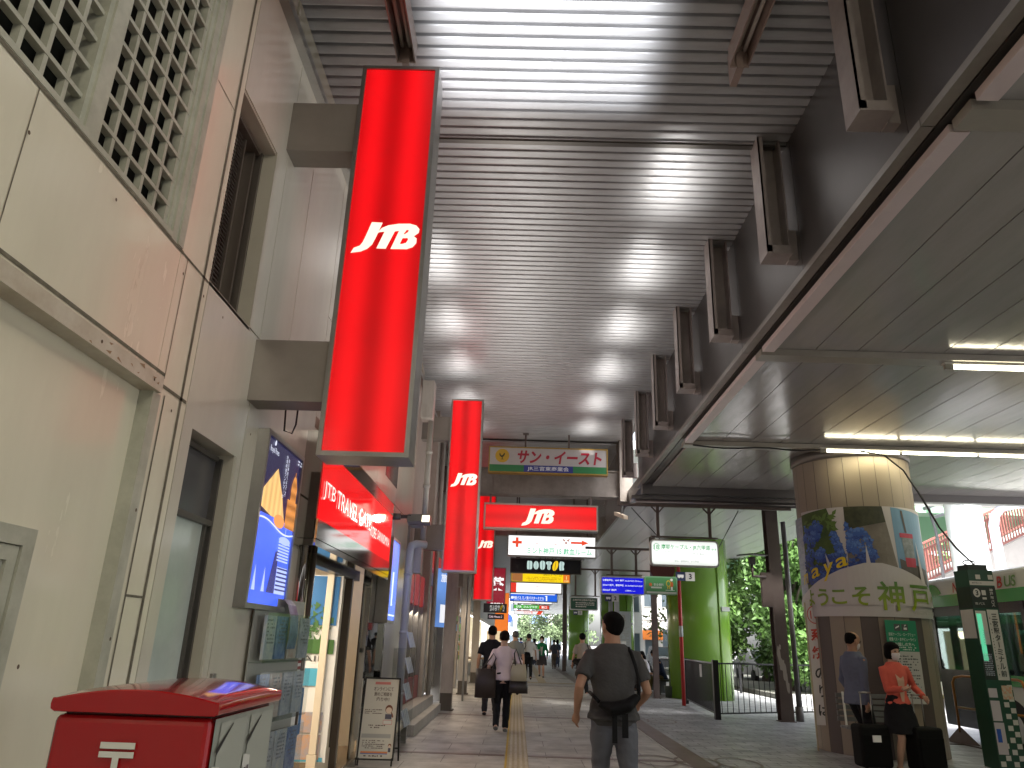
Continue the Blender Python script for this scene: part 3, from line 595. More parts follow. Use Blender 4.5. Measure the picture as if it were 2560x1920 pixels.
t, P, W_, H_ = hsign('slim_white_sign', 'slim white lit strip sign under the blue one', 37, -.22, 1.7, 3.16, 3.3, emis('white lit 3', (1, 1, 1), 1.1)); q = MB(); text(q, P, 'さんちか', .96, .07, .3, .05); q.build('lettering', REDL, t)
t, P, W_, H_ = hsign('green_sign', 'green lit sign with white lettering and red right end', 40, -.19, 1.69, 3.04, 3.27, emis('green lit', (.1, .5, .08), .95))
q = MB(); q.rect(P, 1.35, 1.85, .03, .2, .005); q.build('end_patch', emis('red lit 3', (.85, .06, .03), .9), t); q = MB(); text(q, P, 'ぴあ  さんプラザ', .7, .115, 1.1, .12, .02); text(q, P, '東口', 1.6, .115, .3, .13, .02, .009); q.build('lettering', emis('white print 2', (.95, 1, .95), .95), t)
t, P, W_, H_ = hsign('shop_row_sign', 'lowest white lit sign edged red, last of the overhead row', 43, -.17, 1.5, 2.85, 3.1, emis('white lit 4', (.9, .9, .92), 1.)); q = MB(); text(q, P, 'ココア館', .8, .13, .5, .12, .02); q.rect(P, .15, 1.35, .2, .22); q.poly(P, [[(1.25, .04), (1.5, .04), (1.62, .22), (1.37, .22)]]); q.build('lettering', REDL, t)
# unlit painted arcade sign
t, P, W_, H_ = hsign('arcade_sign', 'unlit painted sign with red brush lettering above green and blue bands', 17.5, -.79, 2.1, 5.28, 5.93, mat('cream face', (.42, .39, .38), .4, dirt=.2), mat('sign brass', (.32, .2, .03), .4, dirt=.5), .2, .03, False)
q = MB(); q.rect(P, .03, 2.86, .03, .20, .003); q.build('green_band', mat('sign green', (.02, .16, .05), .4), t)
q = MB(); q.rect(P, .86, 2.05, .03, .20, .006); q.build('blue_band', mat('sign blue', (.02, .03, .2), .4), t)
q = MB(); text(q, P, 'サン・イースト', 1.72, .405, 2.05, .33, .035, shear=.15); q.build('lettering', mat('brush red', (.33, .01, .03), .4), t)
q = MB(); text(q, P, 'JR三宮東商業会', 1.45, .115, 1.0, .12, .008, .009); q.build('small_lettering', mat('pale print m', (.7, .7, .7), .4), t)
q = MB(); q.poly(P, [ell(.33, .42, .17, .17, 28)]); q.build('round_emblem', mat('emblem yellow', (.5, .3, .02), .4), t)
q = MB(); q.poly(P, [smoothloop([(.25, .44), (.3, .38), (.35, .38), (.4, .46), (.37, .5), (.35, .44), (.3, .42), (.27, .5)], 1)], .008); q.rect(P, .32, .34, .33, .39, .008); q.rect(P, .29, .37, .325, .335, .008); q.build('rooster_mark', mat('olive dark', (.05, .04, .01), .5), t)
q = MB(); q.box(.08, .12, 17.55, 17.6, 5.93, 6.28); q.box(1.14, 1.18, 17.55, 17.6, 5.93, 6.28); q.box(.03, .17, 17.53, 17.62, 6.26, 6.285); q.build('hanger_rod', brown, t)
# travel shop fascia sign on wall
t = thing('travel_gate_sign', 'long red lit fascia sign over the shop entrance with slim white capitals', 'sign', (-1.8, 8.2, 2.2)); P = Plane((-1.72, 0, 0), (0, 1, 0)); GY0, GY1 = 6.31, 10.05
q = MB(); q.box(-1.9, -1.735, GY0, GY1, 2.22, 2.24); q.box(-1.9, -1.72, GY0, GY1, 3.08, 3.16); q.box(-1.9, -1.735, GY0, GY0 + .03, 2.24, 3.08); q.box(-1.9, -1.735, GY1 - .03, GY1, 2.24, 3.08); q.box(-1.745, -1.715, GY0, GY1, 2.22, 2.385); q.box(-1.745, -1.715, GY0, GY1, 3.0, 3.08)
q.build('box_frame', chrome, t)
q = MB(); q.rect(P, GY0, GY1, 2.385, 3.0, -.004); q.build('face', emis('red lit fascia', (.80, .008, .01), .9, tubes=(1, 0, 6.3, .06), gloss=.05), t)
q = MB(); text(q, P, 'JTB', 6.6, 2.65, .42, .17, .0); text(q, P, 'TRAVEL', 7.36, 2.66, .94, .165, 0); text(q, P, 'G', 8.0, 2.665, .16, .19, 0); text(q, P, 'ATE', 8.34, 2.675, .46, .16, 0); text(q, P, 'KOBE', 8.77, 2.61, .36, .12, 0); text(q, P, 'SANNOMIYA', 9.47, 2.62, .88, .11, 0); q.build('lettering', emis('warm white print', (1, .93, .85), 1.1), t)
tag(MB().box(-1.9, -1.72, GY0, GY1, 2.16, 2.215).build('entrance_soffit', chrome), 'mirror steel soffit strip under the red fascia sign', 'panel')
# lightbox posters on wall
def adbox(label, y0, y1, z0, z1, x, kind):
    t = thing('poster_lightbox', label, 'lightbox', (x, (y0 + y1) / 2, z0)); P = Plane((x, y0, z0), (0, 1, 0)); W, H = y1 - y0, z1 - z0
    framed(t, P, 0, W, 0, H, abs(WX - x) + .0, alu, .035)
    f = .035
    if kind == 0:
        MB().rect(P, f, W - f, H * .53, H - f, 0).build('night_picture', emis('night blue', (.012, .012, .05), 1.3), t)
        q = MB(); q.poly(P, [[(f, H * .53)] + [(f + (W - 2 * f) * u / 12, H * (.49 + .03 * math.sin(u / 12 * 5.2))) for u in range(13)][::1] + [(W - f, H * .53)]], .001)
        MB().rect(P, f, W - f, f, H * .53, 0).build('blue_picture', emis('ad blue', (.06, .13, .9), 1.15, tubes=(2, z0, 9, .15)), t)
        q = MB(); q.poly(P, [[(.06, H * .56), (.06, H * .66), (.33, H * .82), (.5, H * .68), (.62, H * .53), (.3, H * .53)]], .004); q.build('golden_roof', emis('ad gold', (.9, .55, .2), 1., tubes=(1, y0, 60, .2)), t)
        q = MB(); q.rect(P, .64, W - f, H * .5, H * .68, .005); q.rect(P, .70, .85, H * .68, H * .78, .005); q.poly(P, [[(.70, H * .78), (.85, H * .78), (.80, H * .84), (.75, H * .84)]], .005); q.rect(P, .765, .785, H * .84, H * .87, .005); q.build('lit_tower', emis('ad amber', (.7, .27, .06), .9, tubes=(2, z0, 70, .35)), t)
        q = MB(); q.poly(P, [ell(.5, H * .52, .13, .05)], .006); q.build('glow_shape', emis('ad orange', (.95, .4, .12), .9), t)
        q = MB(); pts = [(f + (W - 2 * f) * u / 14, H * (.475 + .025 * math.sin(u / 14 * 5.2 + .8))) for u in range(15)]
        q.poly(P, [pts + [(a, b + .012) for a, b in pts[::-1]]], .007)
        text(q, P, 'Royal Pines', .19, H * .9, .2, .055, 0, .007); q.poly(P, [smoothloop([(.17, H * .93), (.21, H * .94), (.2, H * .975), (.17, H * .955)], 1)], .007)
        text(q, P, '台湾高雄ランドマーク', .50, H * .8, .04, .34, 0, .007, vertical=True); text(q, P, '旅の夢港へようこそ', .55, H * .8, .035, .3, 0, .007, vertical=True); scribble(q, P, .78, .92, H * .92, H * .96, 2, 2, .7, .007)
        q.build('lettering', emis('ad white', (.8, .85, 1), 1.), t)
        q = MB()
        for k in range(7): q.rect(P, .56, .84, H * (.40 - .018 * k), H * (.41 - .018 * k), .006)
        q.poly(P, [ell(.7, H * .42, .14, .03)], .005); q.rect(P, .6, .86, H * .1, H * .26, .004); q.rect(P, .69, .70, H * .42, H * .5, .006)
        for x_ in (.1, .3): q.poly(P, [[(x_, H * .1), (x_ + .07, H * .1), (x_ + .045, H * .2), (x_ + .035, H * .24), (x_ + .025, H * .2)]], .004)
        q.build('tower_picture', emis('ad pale', (.45, .55, 1), 1.1), t)
        q = MB(); q.poly(P, [[(.42, H * .1), (.6, H * .1), (.6, H * .36), (.52, H * .34)]], .0035)
        for k in range(6): q.rect(P, .6, .86, H * (.12 + .025 * k), H * (.13 + .025 * k), .0065)
        q.build('dark_picture', emis('ad navy', (.03, .03, .2), 1.), t)
    else:
        MB().rect(P, f, W - f, f, H - f, 0).build('blue_picture', emis('ad blue pale', (.10, .22, 1.), 1.15, tubes=(2, z0, 5, .2)), t)
        q = MB(); q.rect(P, .25, .35, H * .2, H * .6, .004); q.rect(P, .1, .7, H * .08, H * .1, .004); q.build('tower_picture', emis('ad pale 2', (.7, .8, 1), 1.2), t)
    return t
adbox('lit poster box with golden roof above and blue tower below, beside the shop glass', 5.12, 6.04, 1.605, 2.845, -1.83, 0)
adbox('narrow lit blue poster box beyond the red fascia sign', 10.3, 10.95, 1.63, 2.76, -1.74, 1)
lamp('ad_glow', 'AREA', (-1.66, 10.6, 2.2), 2.0, (.25, .35, 1), (-1.3, 11.6, 2.2), .7, 1.0)
# floodlight
t = thing('floodlight', 'grey floodlight with glowing lens on the end of the red fascia sign', 'floodlight', (-1.6, 11.1, 3.0)); fy = 11.1
q = MB(); q.tube([(-1.9, fy, 3.16), (-1.78, fy, 3.16)], .05, 12); q.bar((-1.78, fy, 3.16), (-1.62, fy - .02, 3.16), .05); q.build('mount', darkal, t)
q = MB(); q.obox((-1.50, fy, 3.12), (1, -.1, 0), (.1, 1, -.35), (0, .35, 1), .17, .07, .06); q.obox((-1.53, fy + .07, 3.10), (1, -.1, 0), (.1, 1, -.35), (0, .35, 1), .1, .05, .08); q.build('housing', alu, t)
q = MB(); q.obox((-1.395, fy - .085, 3.13), (1, -.1, 0), (.1, 1, -.35), (0, .35, 1), .055, .006, .05); q.build('lens', emis('flood lens', (1, .88, .6), 3.5), t)
lamp('floodlight_beam', 'SPOT', (-1.36, 10.95, 3.1), 14, (1, .88, .7), (-.9, 8.0, .5), .05, spot=110).data.specular_factor = 0
# duct boxes & pipes on wall
t = thing('drain_pipe', 'tall pale grey drain pipe with junction box running down the wall', 'pipe', (-1.6, 12.6, 0))
MB().bbox(-1.79, -1.58, 12.4, 12.7, 5.1, 5.8, .01).build('junction_box', colgrey, t); MB().bbox(-1.78, -1.6, 12.4, 12.62, 2.45, 2.95, .01).build('junction_box', colgrey, t)
pipem = mat('pipe grey', (.38, .36, .32), .4, dirt=.4)
q = MB(); q.tube([(-1.62, 12.6, 2.95), (-1.62, 12.6, 5.1)], .05, 12)
for z in (3.3, 3.9, 4.5): q.tube([(-1.62, 12.6, z), (-1.62, 12.6, z + .06)], .062, 12)
q.build('upper_pipe', pipem, t)
q = MB(); q.tube([(-1.78, 12.3, .05), (-1.78, 12.3, 2.8), (-1.76, 12.32, 2.88), (-1.7, 12.4, 2.92), (-1.55, 12.5, 2.92)], .065, 14)
for z in (.6, 1.5, 2.4): q.tube([(-1.78, 12.3, z), (-1.78, 12.3, z + .05)], .073, 14)
q.build('lower_pipe', mat('pipe lilac', (.42, .42, .45), .3, coat=.4), t)
t = MB().tube([(-1.80, 16.6, 0), (-1.80, 16.6, 6.2)], .05, 10).build('wall_pipe', pipem); tag(t, 'thin wall pipe left of the first grey column', 'pipe')
t = MB().tube([(-1.75, 5.2, 3.02), (-1.74, 5.2, 2.85), (-1.68, 5.2, 2.83), (-1.66, 5.2, 2.9), (-1.66, 5.2, 3.02)], .007, 8).build('cable_loop', cable); tag(t, 'black cable loop hanging below the nearest sign bracket', 'cable')
# ================================================================== SHOPS FARTHER ALONG
sh = thing('shop_row', 'row of small lit shops with red fascia between the wall pillars', 'building', (-2.2, 22, 0))
q = MB(); q.box(-2.2, -1.9, 13.0, 13.35, 0, 6.3); q.box(-2.2, -1.85, 15.9, 16.3, 0, 6.3); q.box(-2.2, -1.86, 19.7, 20.2, 0, 6.3); q.box(-2.3, -2.0, 13.35, 92, 2.62, 6.3); q.box(-2.2, -1.86, 24.8, 25.3, 0, 6.3); q.box(-2.2, -1.86, 30, 31, 0, 6.3)
q.build('wall', mat('row wall', (.34, .31, .27), .5, dirt=.3), sh)
q = MB(); q.box(-2.02, -1.93, 13.35, 15.9, 2.05, 2.62); q.box(-2.02, -1.9, 16.3, 19.7, 2.9, 3.3); q.build('red_fascia', emis('shop red', (.30, .02, .02), .7), sh)
q = MB(); q.box(-2.1, -2.0, 13.35, 15.9, .35, 2.05); q.box(-2.1, -2.0, 16.3, 19.7, .3, 2.6); q.build('window', mat('shop window', (.2, .18, .15), .1, dirt=.8, dscale=5, dcol=(.5, .42, .3), metal=.2), sh)
q = MB(); q.box(-1.98, -1.93, 13.35, 15.9, .35, .75); q.build('red_panel', mat('panel red', (.22, .03, .03), .4), sh)
q = MB()
for y in (13.4, 14.2, 15.0, 15.8): q.box(-2.0, -1.92, y, y + .06, .35, 2.62)
q.build('mullion', alu, sh)
q = MB(); q.box(-2.2, -1.55, 12.6, 16.9, 0, .16); q.box(-2.1, -1.7, 12.8, 16.7, .16, .34); q.build('plinth', mat('plinth tile', (.38, .35, .31), .5, dirt=.4), sh)
rnd = random.Random(9)
gd = [(mat('goods %d' % i, c, .5, dirt=.6, dscale=12)) for i, c in enumerate([(.5, .12, .08), (.12, .25, .5), (.55, .45, .2), (.6, .58, .52), (.15, .35, .15)])]
for k, g_ in enumerate(gd):
    q = MB()
    for i in range(26):
        y = rnd.uniform(20.4, 29.6); z = rnd.choice((.8, 1.1, 1.4, 1.7, 2.0)); q.box(-2.15, -2.0 + rnd.uniform(0, .12), y, y + rnd.uniform(.1, .35), z, z + rnd.uniform(.1, .24))
    q.build('shelf_goods', g_, sh)
q = MB()
for y in (20.3, 25.4, 31.2, 37, 45): q.box(-2.4, -2.2, y, y + 4.4, .2, 2.5)
q.build('lit_interior', emis('shop interior glow', (.75, .58, .35), .9), sh)
q = MB(); q.box(-2.3, -2.0, 31, 92, 0, .5); q.build('stall_front', mat('stall front', (.3, .26, .2), .5, dirt=.4), sh)
for y in (21, 23.5, 26, 33): lamp('shop_spill', 'AREA', (-1.8, y, 2.3), 5, (1, .82, .6), (-.5, y, 1), 1.6, .4)
lamp('shop_spill', 'AREA', (-1.85, 14.6, 2.0), 4, (1, .85, .68), (-.5, 14.6, .6), 2, .4)
# shop counter
t = thing('display_table', 'goods table with small items in front of the lit shops', 'table', (-1.6, 29.5, 0)); MB().bbox(-1.95, -1.15, 28.9, 30.4, .78, .83, .01).build('table_top', mat('table wood', (.3, .2, .1), .5), t)
for x, y in ((-1.9, 28.95), (-1.2, 28.95), (-1.9, 30.35), (-1.2, 30.35)): MB().box(x - .02, x + .02, y - .02, y + .02, 0, .78).build('leg', black, t)
# columns
for y, lb in ((17.15, 'nearest grey steel column standing by the left wall'), (22.3, 'second grey steel column, darker, behind the nearest one'), (28.3, 'third grey steel column, farthest along the shop row')):
    t = thing('steel_column', lb, 'column', (-1.47, y, 0), 'grey steel columns along the shops')
    q = MB(); q.box(-1.6, -1.35, y, y + .015, 0, 6.28); q.box(-1.6, -1.35, y + .23, y + .245, 0, 6.28); q.box(-1.485, -1.465, y + .015, y + .23, 0, 6.28); q.build('shaft', colgrey, t)
    q = MB(); q.box(-1.64, -1.31, y - .03, y + .28, 0, .025); q.box(-1.6, -1.35, y + .0, y - .008, .0, .35); q.build('base_plate', mat('rust base', (.10, .085, .07), .7, dirt=.7), t)
q = MB()
q.tube([(-1.3, 20, 0), (-1.3, 20, 3)], .025, 8)
tag(q.build('conduit', pipem), 'slim pale conduit between the first two grey columns', 'pipe')
# small signs at shops
t = thing('dark_red_banner_sign', 'dark red vertical sign with big white characters beside the third red sign', 'sign', (-.6, 24, 2.6)); P = Plane((-.98, 24.4, 2.45), (1, 0, 0))
framed(t, P, 0, .6, 0, 1.22, .12, darkal, .02); MB().rect(P, .02, .58, .02, 1.2).build('face', emis('maroon lit', (.22, .006, .02), 1.), t); q = MB(); text(q, P, '薬', .34, .72, .42, .42, .03, .01); text(q, P, 'OPEN', .32, .08, .4, .1, .03, .01); q.build('lettering', emis('white print 3', (1, 1, 1), 1.), t)
t = thing('small_coffee_sign', 'small black sign with white coffee lettering projecting at head height', 'sign', (-.6, 21, 2.15)); P = Plane((-.92, 21.2, 2.17), (1, 0, 0)); framed(t, P, 0, .64, 0, .24, .1, black, .012); MB().rect(P, .012, .628, .012, .228).build('face', black, t)
doutor(P, .38, .12, .42, .15, t, emis('coffee letters w', (.95, .95, .9), 1.)); P = Plane((-.8, 21.2, 2.0), (1, 0, 0)); framed(t, P, 0, .45, 0, .14, .06, black, .01, 'lower_plate'); q = MB(); text(q, P, 'Cafe House 2', .22, .07, .36, .06, 0, .017); q.build('small_lettering', emis('pink print', (.9, .7, .75), .9), t)
t = thing('orange_sign', 'plain orange lit vertical sign behind the coffee sign', 'sign', (-.5, 27, 1.6)); P = Plane((-.78, 27.4, 1.58), (1, 0, 0)); framed(t, P, 0, .5, 0, 1.5, .1, alu, .015); MB().rect(P, .015, .485, .015, 1.485).build('face', emis('orange face', (.8, .19, .02), .9), t)
t = thing('blue_poster', 'blue and white tall shop poster left of the first grey column', 'poster', (-1.9, 18.5, 1.6)); P = Plane((-1.84, 17.6, 1.7), (.35, 1, 0)); MB().obox(P.at(.5, .65, -.02), P.r, P.u, P.n, .5, .65, .015).build('poster_board', emis('poster blue lit', (.12, .25, .6), .9, tubes=(2, 1.7, 5, .3)), t)
q = MB(); text(q, P, '旅行', .5, 1.1, .7, .2, .02, .002); q.rect(P, .2, .8, .1, .5, .001); q.build('print', emis('poster white', (.9, .9, .95), .9), t)
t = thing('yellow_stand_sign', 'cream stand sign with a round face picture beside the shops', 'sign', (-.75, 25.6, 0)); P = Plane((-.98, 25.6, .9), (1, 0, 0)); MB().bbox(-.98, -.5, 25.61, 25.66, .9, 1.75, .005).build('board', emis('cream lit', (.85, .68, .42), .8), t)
q = MB(); q.poly(P, [ell(.2, .5, .1, .11)]); q.rect(P, .05, .4, .1, .2); q.build('print', mat('brown ink', (.2, .1, .05), .5), t); q = MB(); q.box(-.95, -.93, 25.62, 25.65, 0, .9); q.box(-.55, -.53, 25.62, 25.65, 0, .9); q.build('leg', black, t)
# ================================================================== POST BOX
t = thing('post_box', 'glossy red post box with white postal mark and grey drop slots at lower left', 'post box', (-1.06, 2.5, 0))
x0, x1, y0, y1 = -1.285, -.815, 2.22, 2.79
lid = MB(); nx, ny = 17, 9
def lidz(u, v): return 1.272 + .027 * (1 - (2 * u - 1) ** 2) - .004 * abs(2 * v - 1) ** 6
rows = []
for j in range(ny):
    v = j / (ny - 1); inset = .006 * abs(2 * v - 1) ** 8; yy = y0 + (y1 - y0) * v; row = []
    prof = [(x0 + .012, 1.226), (x0 + .002, 1.232), (x0, 1.245), (x0 + .002, 1.262)] + [(x0 + .010 + (x1 - x0 - .020) * i / (nx - 1), lidz(i / (nx - 1), v) - inset) for i in range(nx)] + [(x1 - .002, 1.262), (x1, 1.245), (x1 - .002, 1.232), (x1 - .012, 1.226)]
    for (a, b) in prof: row.append((a + (0 if abs(a - (x0 + x1) / 2) < .2 else 0), yy, b))
    rows.append(row)
n = len(rows[0]); lid.add([p_ for r_ in rows for p_ in r_], [(j * n + i, j * n + (i + 1) % n, (j + 1) * n + (i + 1) % n, (j + 1) * n + i)[::-1] for j in range(ny - 1) for i in range(n)], True)
lid.add([(a, y0 - .004, b - .004 if b > 1.25 else b + .002) for (a, _, b) in rows[0]] + rows[0], [tuple(range(n))] + [(i, (i + 1) % n, (i + 1) % n + n, i + n)[::-1] for i in range(n)], False)
lid.add(rows[-1], [tuple(range(n - 1, -1, -1))]); lid.build('lid', red, t)
q = MB(); q.bbox(x0 + .008, x1 - .02, y0 + .01, y1 - .02, .42, 1.220, .02, 3); q.build('body', red, t)
q = MB(); q.box(x0 + .03, x1 - .03, y0 + .03, y1 - .03, 1.215, 1.232); q.build('gap', black, t)
q = MB(); q.bbox(x0 + .16, x1 - .16, y0 + .2, y1 - .2, .03, .42, .01); q.bbox(x0 + .05, x1 - .05, y0 + .08, y1 - .08, 0, .03, .005); q.build('stand', mat('stand grey', (.3, .3, .3), .4), t)
P = Plane((x0, y0 + .006, 0), (1, 0, 0)); q = MB(); cx = .205
q.poly(P, [[(cx - .048, 1.138), (cx + .048, 1.138), (cx + .048, 1.154), (cx - .048, 1.154)]]); q.poly(P, [[(cx - .048, 1.116), (cx - .009, 1.116), (cx - .009, 1.08), (cx + .009, 1.08), (cx + .009, 1.116), (cx + .048, 1.116), (cx + .048, 1.131), (cx - .048, 1.131)]]); q.build('postal_mark', mat('mark white', (.68, .67, .6), .4), t)
P = Plane((x1 - .016, y0 + .02, 0), (0, 1, 0)); q = MB(); greyp = mat('slot grey', (.30, .31, .27), .4)
q.rect(P, 0, .52, .7, 1.218, .003); q.build('side_plate', greyp, t)
q = MB()
for a in (.02, .27): q.poly(P, [[(a, .8), (a + .23, .8), (a + .23, 1.205), (a + .02, 1.205)]], .006)
q.build('slot_panel', mat('slot paler', (.36, .37, .32), .45), t)
q = MB()
for a in (.02, .27): q.poly(P, [[(a + .0, 1.12), (a + .11, 1.195), (a + .11, 1.2), (a + .0, 1.14)]], .009)
q.build('slot', black, t)
q = MB()
for a in (.0, .25): q.poly(P, [[(a, .85), (a + .1, .85), (a + .06, 1.09), (a, 1.10)]], .010)
q.build('notice_label', mat('label white', (.62, .61, .56), .5), t)
q = MB()
for i, a in enumerate((.0, .25)): scribble(q, P, a + .005, a + .07, .88, 1.07, 6, i, .6, .012)
q.build('label_print', mat('label ink', (.12, .1, .12), .5), t)
# brochure rack by the glass: acrylic pockets with leaflets
t = thing('brochure_rack', 'clear acrylic leaflet rack of travel brochures beside the shop glass', 'rack', (-1.75, 6.0, 0)); P = Plane((-1.78, 5.5, 0), (.10, 1, 0))
q = MB()
for z in (1.25, .85, .45): q.obox(P.at(.45, z + .17, .02), P.r, P.u, P.n, .47, .17, .003); q.obox(P.at(.45, z, -.03), P.r, P.u, P.n, .47, .004, .05)
q.build('acrylic_pocket', glass('acrylic', (.9, .92, .92), .08, refl=.08), t)
q = MB(); q.obox(P.at(.45, .85, -.09), P.r, P.u, P.n, .47, .85, .004); q.build('back_panel', mat('rack back', (.34, .34, .31), .4), t)
lc = [mat('leaflet %d' % i, c, .4, dirt=.7, dscale=16, dcol=d) for i, (c, d) in enumerate([((.55, .56, .55), (.2, .3, .5)), ((.06, .14, .38), (.4, .5, .65)), ((.6, .58, .52), (.45, .2, .15)), ((.5, .52, .56), (.15, .2, .3))])]
rnd = random.Random(11)
for k in range(4):
    q = MB()
    for r_, z in enumerate((1.25, .85, .45)):
        for c_ in range(4):
            if (r_ * 4 + c_ + r_) % 4 == k: q.obox(P.at(.12 + c_ * .225, z + .17, -.02), P.r + P.n * rnd.uniform(-.05, .05), P.u, P.n, .098, .15, .006)
    q.build('leaflet', lc[k], t)
q = MB()
for r_, z in enumerate((1.25, .85, .45)):
    for c_ in range(4): scribble(q, P, .05 + c_ * .225, .18 + c_ * .225, z + .12, z + .3, 7, c_ + r_ * 9, .5, -.008)
q.build('leaflet_print', mat('leaflet ink', (.15, .15, .2), .5), t)
# posters taped to the glass
t = thing('glass_poster', 'blue notice poster taped low on the shop glass edge', 'poster', (-1.88, 6.8, .85)); P = Plane((-1.885, 6.7, .62), (0, 1, 0)); MB().rect(P, 0, .42, 0, .38, .004).build('sheet', mat('notice blue', (.04, .18, .45), .4), t); q = MB(); q.rect(P, .1, .33, .05, .27, .006); text(q, P, 'お知らせ', .21, .33, .3, .05, .01, .007); q.build('print', white, t)
t = thing('striped_poster', 'red and white striped poster above the blue notice on the glass', 'poster', (-1.88, 6.8, 1.05)); P = Plane((-1.885, 6.7, 1.04), (0, 1, 0)); MB().rect(P, 0, .36, 0, .27, .004).build('sheet', white, t); q = MB()
for i in range(5): q.rect(P, .02, .2, .02 + i * .05, .045 + i * .05, .006)
q.build('stripe', mat('stripe red', (.25, .03, .03), .5), t); MB().rect(P, .2, .27, .03, .3, .008).build('figure', black, t)
t = thing('leaning_leaflet', 'curled dark blue leaflet sticking out at the foot of the lit poster box', 'leaflet', (-1.75, 6.1, 1.5)); q = MB()
pts = [(-1.80, 1.70), (-1.76, 1.66), (-1.73, 1.58), (-1.72, 1.45), (-1.73, 1.34)]
for (a, b), (c, d) in zip(pts, pts[1:]): q.add([(a, 5.9, b), (a, 6.12, b), (c, 6.12, d), (c, 5.9, d)], [(0, 3, 2, 1)])
q.build('sheet', mat('leaflet navy', (.03, .07, .22), .3, dirt=.7, dscale=12, dcol=(.3, .4, .6)), t)
t = thing('leaflet_stand', 'leaflet display with small cards under the narrow blue lightbox', 'rack', (-1.6, 11.5, 0)); q = MB(); q.box(-1.75, -1.5, 11.25, 11.85, .1, 1.3); q.build('case', glass('acrylic'), t)
q = MB(); rnd = random.Random(2)
for z in (.25, .6, .95, 1.3):
    for y in (11.3, 11.45, 11.6, 11.75): q.obox((-1.55, y, z + .12), (0, 1, 0), (-.3, 0, 1), (1, 0, .3), .06, .11, .005)
q.build('leaflet', lc[0], t)
t = MB().bbox(-1.8, -1.78, 4.92, 4.98, .95, 1.2, .004).build('wall_plate', alu); t.location.x = -1.89; tag(t, 'small grey steel switch plate on the cream panel', 'plate')
# A-frame board
t = thing('a_frame_board', 'white notice board with black frame standing outside the travel shop', 'signboard', (-1.6, 9.9, 0))
P = Plane((-1.86, 9.72, .0), (1, .06, 0), (0, .16, 1)); W, H = .44, .98
framed(t, P, 0, W, .06, H, .012, black, .018); MB().rect(P, .018, W - .018, .078, H - .018, .002).build('sheet', mat('board sheet', (.62, .6, .53), .35), t)
q = MB(); q.bar((-1.84, 9.72, 0), P.at(.02, .1, -.01), .02); q.bar((-1.44, 9.74, 0), P.at(.42, .1, -.01), .02); q.bar((-1.84, 10.15, 0), P.at(.02, .95, -.02), .02); q.bar((-1.42, 10.18, 0), P.at(.43, .95, -.02), .02); q.bar((-1.84, 10.1, .15), (-1.43, 10.12, .15), .015); q.build('leg', black, t)
q = MB(); text(q, P, 'オンラインにて', .24, .85, .24, .045, .012); text(q, P, '旅のご相談を', .24, .79, .22, .045, .012); text(q, P, '承り中！', .24, .73, .16, .045, .012); scribble(q, P, .04, .25, .56, .62, 3, 1); scribble(q, P, .1, .3, .40, .45, 2, 2); scribble(q, P, .05, .32, .18, .28, 5, 3); scribble(q, P, .05, .36, .09, .12, 1, 5); q.build('lettering', mat('ink brown', (.1, .06, .05), .5), t)
q = MB(); q.rect(P, .13, .32, .9, .93, .004); q.rect(P, .27, .38, .45, .5, .004); q.build('red_print', mat('rose ink', (.6, .2, .18), .5), t)
q = MB(); q.rect(P, .04, .36, .135, .155, .004); q.build('stripe', mat('orange ink', (.7, .25, .08), .5), t); q = MB(); q.rect(P, .04, .36, .125, .135, .005); q.build('blue_stripe', mat('blue ink', (.1, .2, .5), .5), t); q = MB(); q.rect(P, .03, .38, .30, .345, .003); q.build('grey_band', mat('grey ink', (.4, .4, .38), .5), t)
q = MB(); q.poly(P, [ell(.33, .62, .045, .05)], .004); q.poly(P, [ell(.38, .22, .02, .022)], .004); q.poly(P, [smoothloop([(.36, .6), (.39, .55), (.385, .52), (.36, .55)], 1)], .004); q.build('hair_drawing', mat('hair ink', (.22, .08, .04), .5), t)
q = MB(); q.poly(P, [ell(.33, .607, .036, .035)], .006); q.poly(P, [ell(.38, .212, .015, .014)], .006); q.build('face_drawing', mat('face ink', (.75, .6, .48), .5), t); q = MB(); q.rect(P, .29, .37, .51, .565, .007); q.rect(P, .365, .395, .15, .195, .007); q.build('jacket_drawing', mat('jacket ink', (.08, .08, .12), .5), t); q = MB(); q.rect(P, .275, .375, .455, .495, .0075); q.build('card_drawing', mat('card ink', (.7, .7, .65), .5), t)
# low bollard-like rail beyond the board
t = thing('low_guard_rail', 'low cream pipe guard on brackets at the foot of the wall past the board', 'rail', (-1.6, 11.2, 0)); q = MB(); q.tube([(-1.6, 10.6, .28), (-1.6, 12.0, .28)], .06, 12); q.build('pipe', mat('guard cream', (.42, .38, .3), .4, dirt=.4), t); q = MB()
for y in (10.8, 11.8): q.box(-1.64, -1.56, y, y + .06, 0, .23)
q.build('leg', alu, t)
# ================================================================== RIGHT SIDE
# banner pillar
PX, PY, PR = 5.76, 12.75, .93
t = thing('banner_pillar', 'massive round pillar clad in tan panels under the shelter roof, wrapped in a tourist banner', 'pillar', (PX, PY, 0))
pc = mat('pillar cladding', (.27, .22, .165), .55, dirt=.2, dscale=60, dcol=(.22, .18, .14), bump=.1, bscale=120)
pd = mat('pillar dark cladding', (.095, .072, .065), .55, dirt=.15, bump=.1, bscale=120)
def cylpatch(a0, a1, z0, z1, r, n=None):
    n = n or max(2, int((a1 - a0) / R(4))); b = MB(); vs = []; 
    for i in range(n + 1):
        a = a0 + (a1 - a0) * i / n
        for z in (z0, z1): vs.append((PX + r * math.cos(a), PY + r * math.sin(a), z))
    b.add(vs, [(2 * i, 2 * i + 2, 2 * i + 3, 2 * i + 1) for i in range(n)], True); return b
MB().tube([(PX, PY, 0), (PX, PY, 4.66)], PR - .03, 48).build('core', seamm, t)
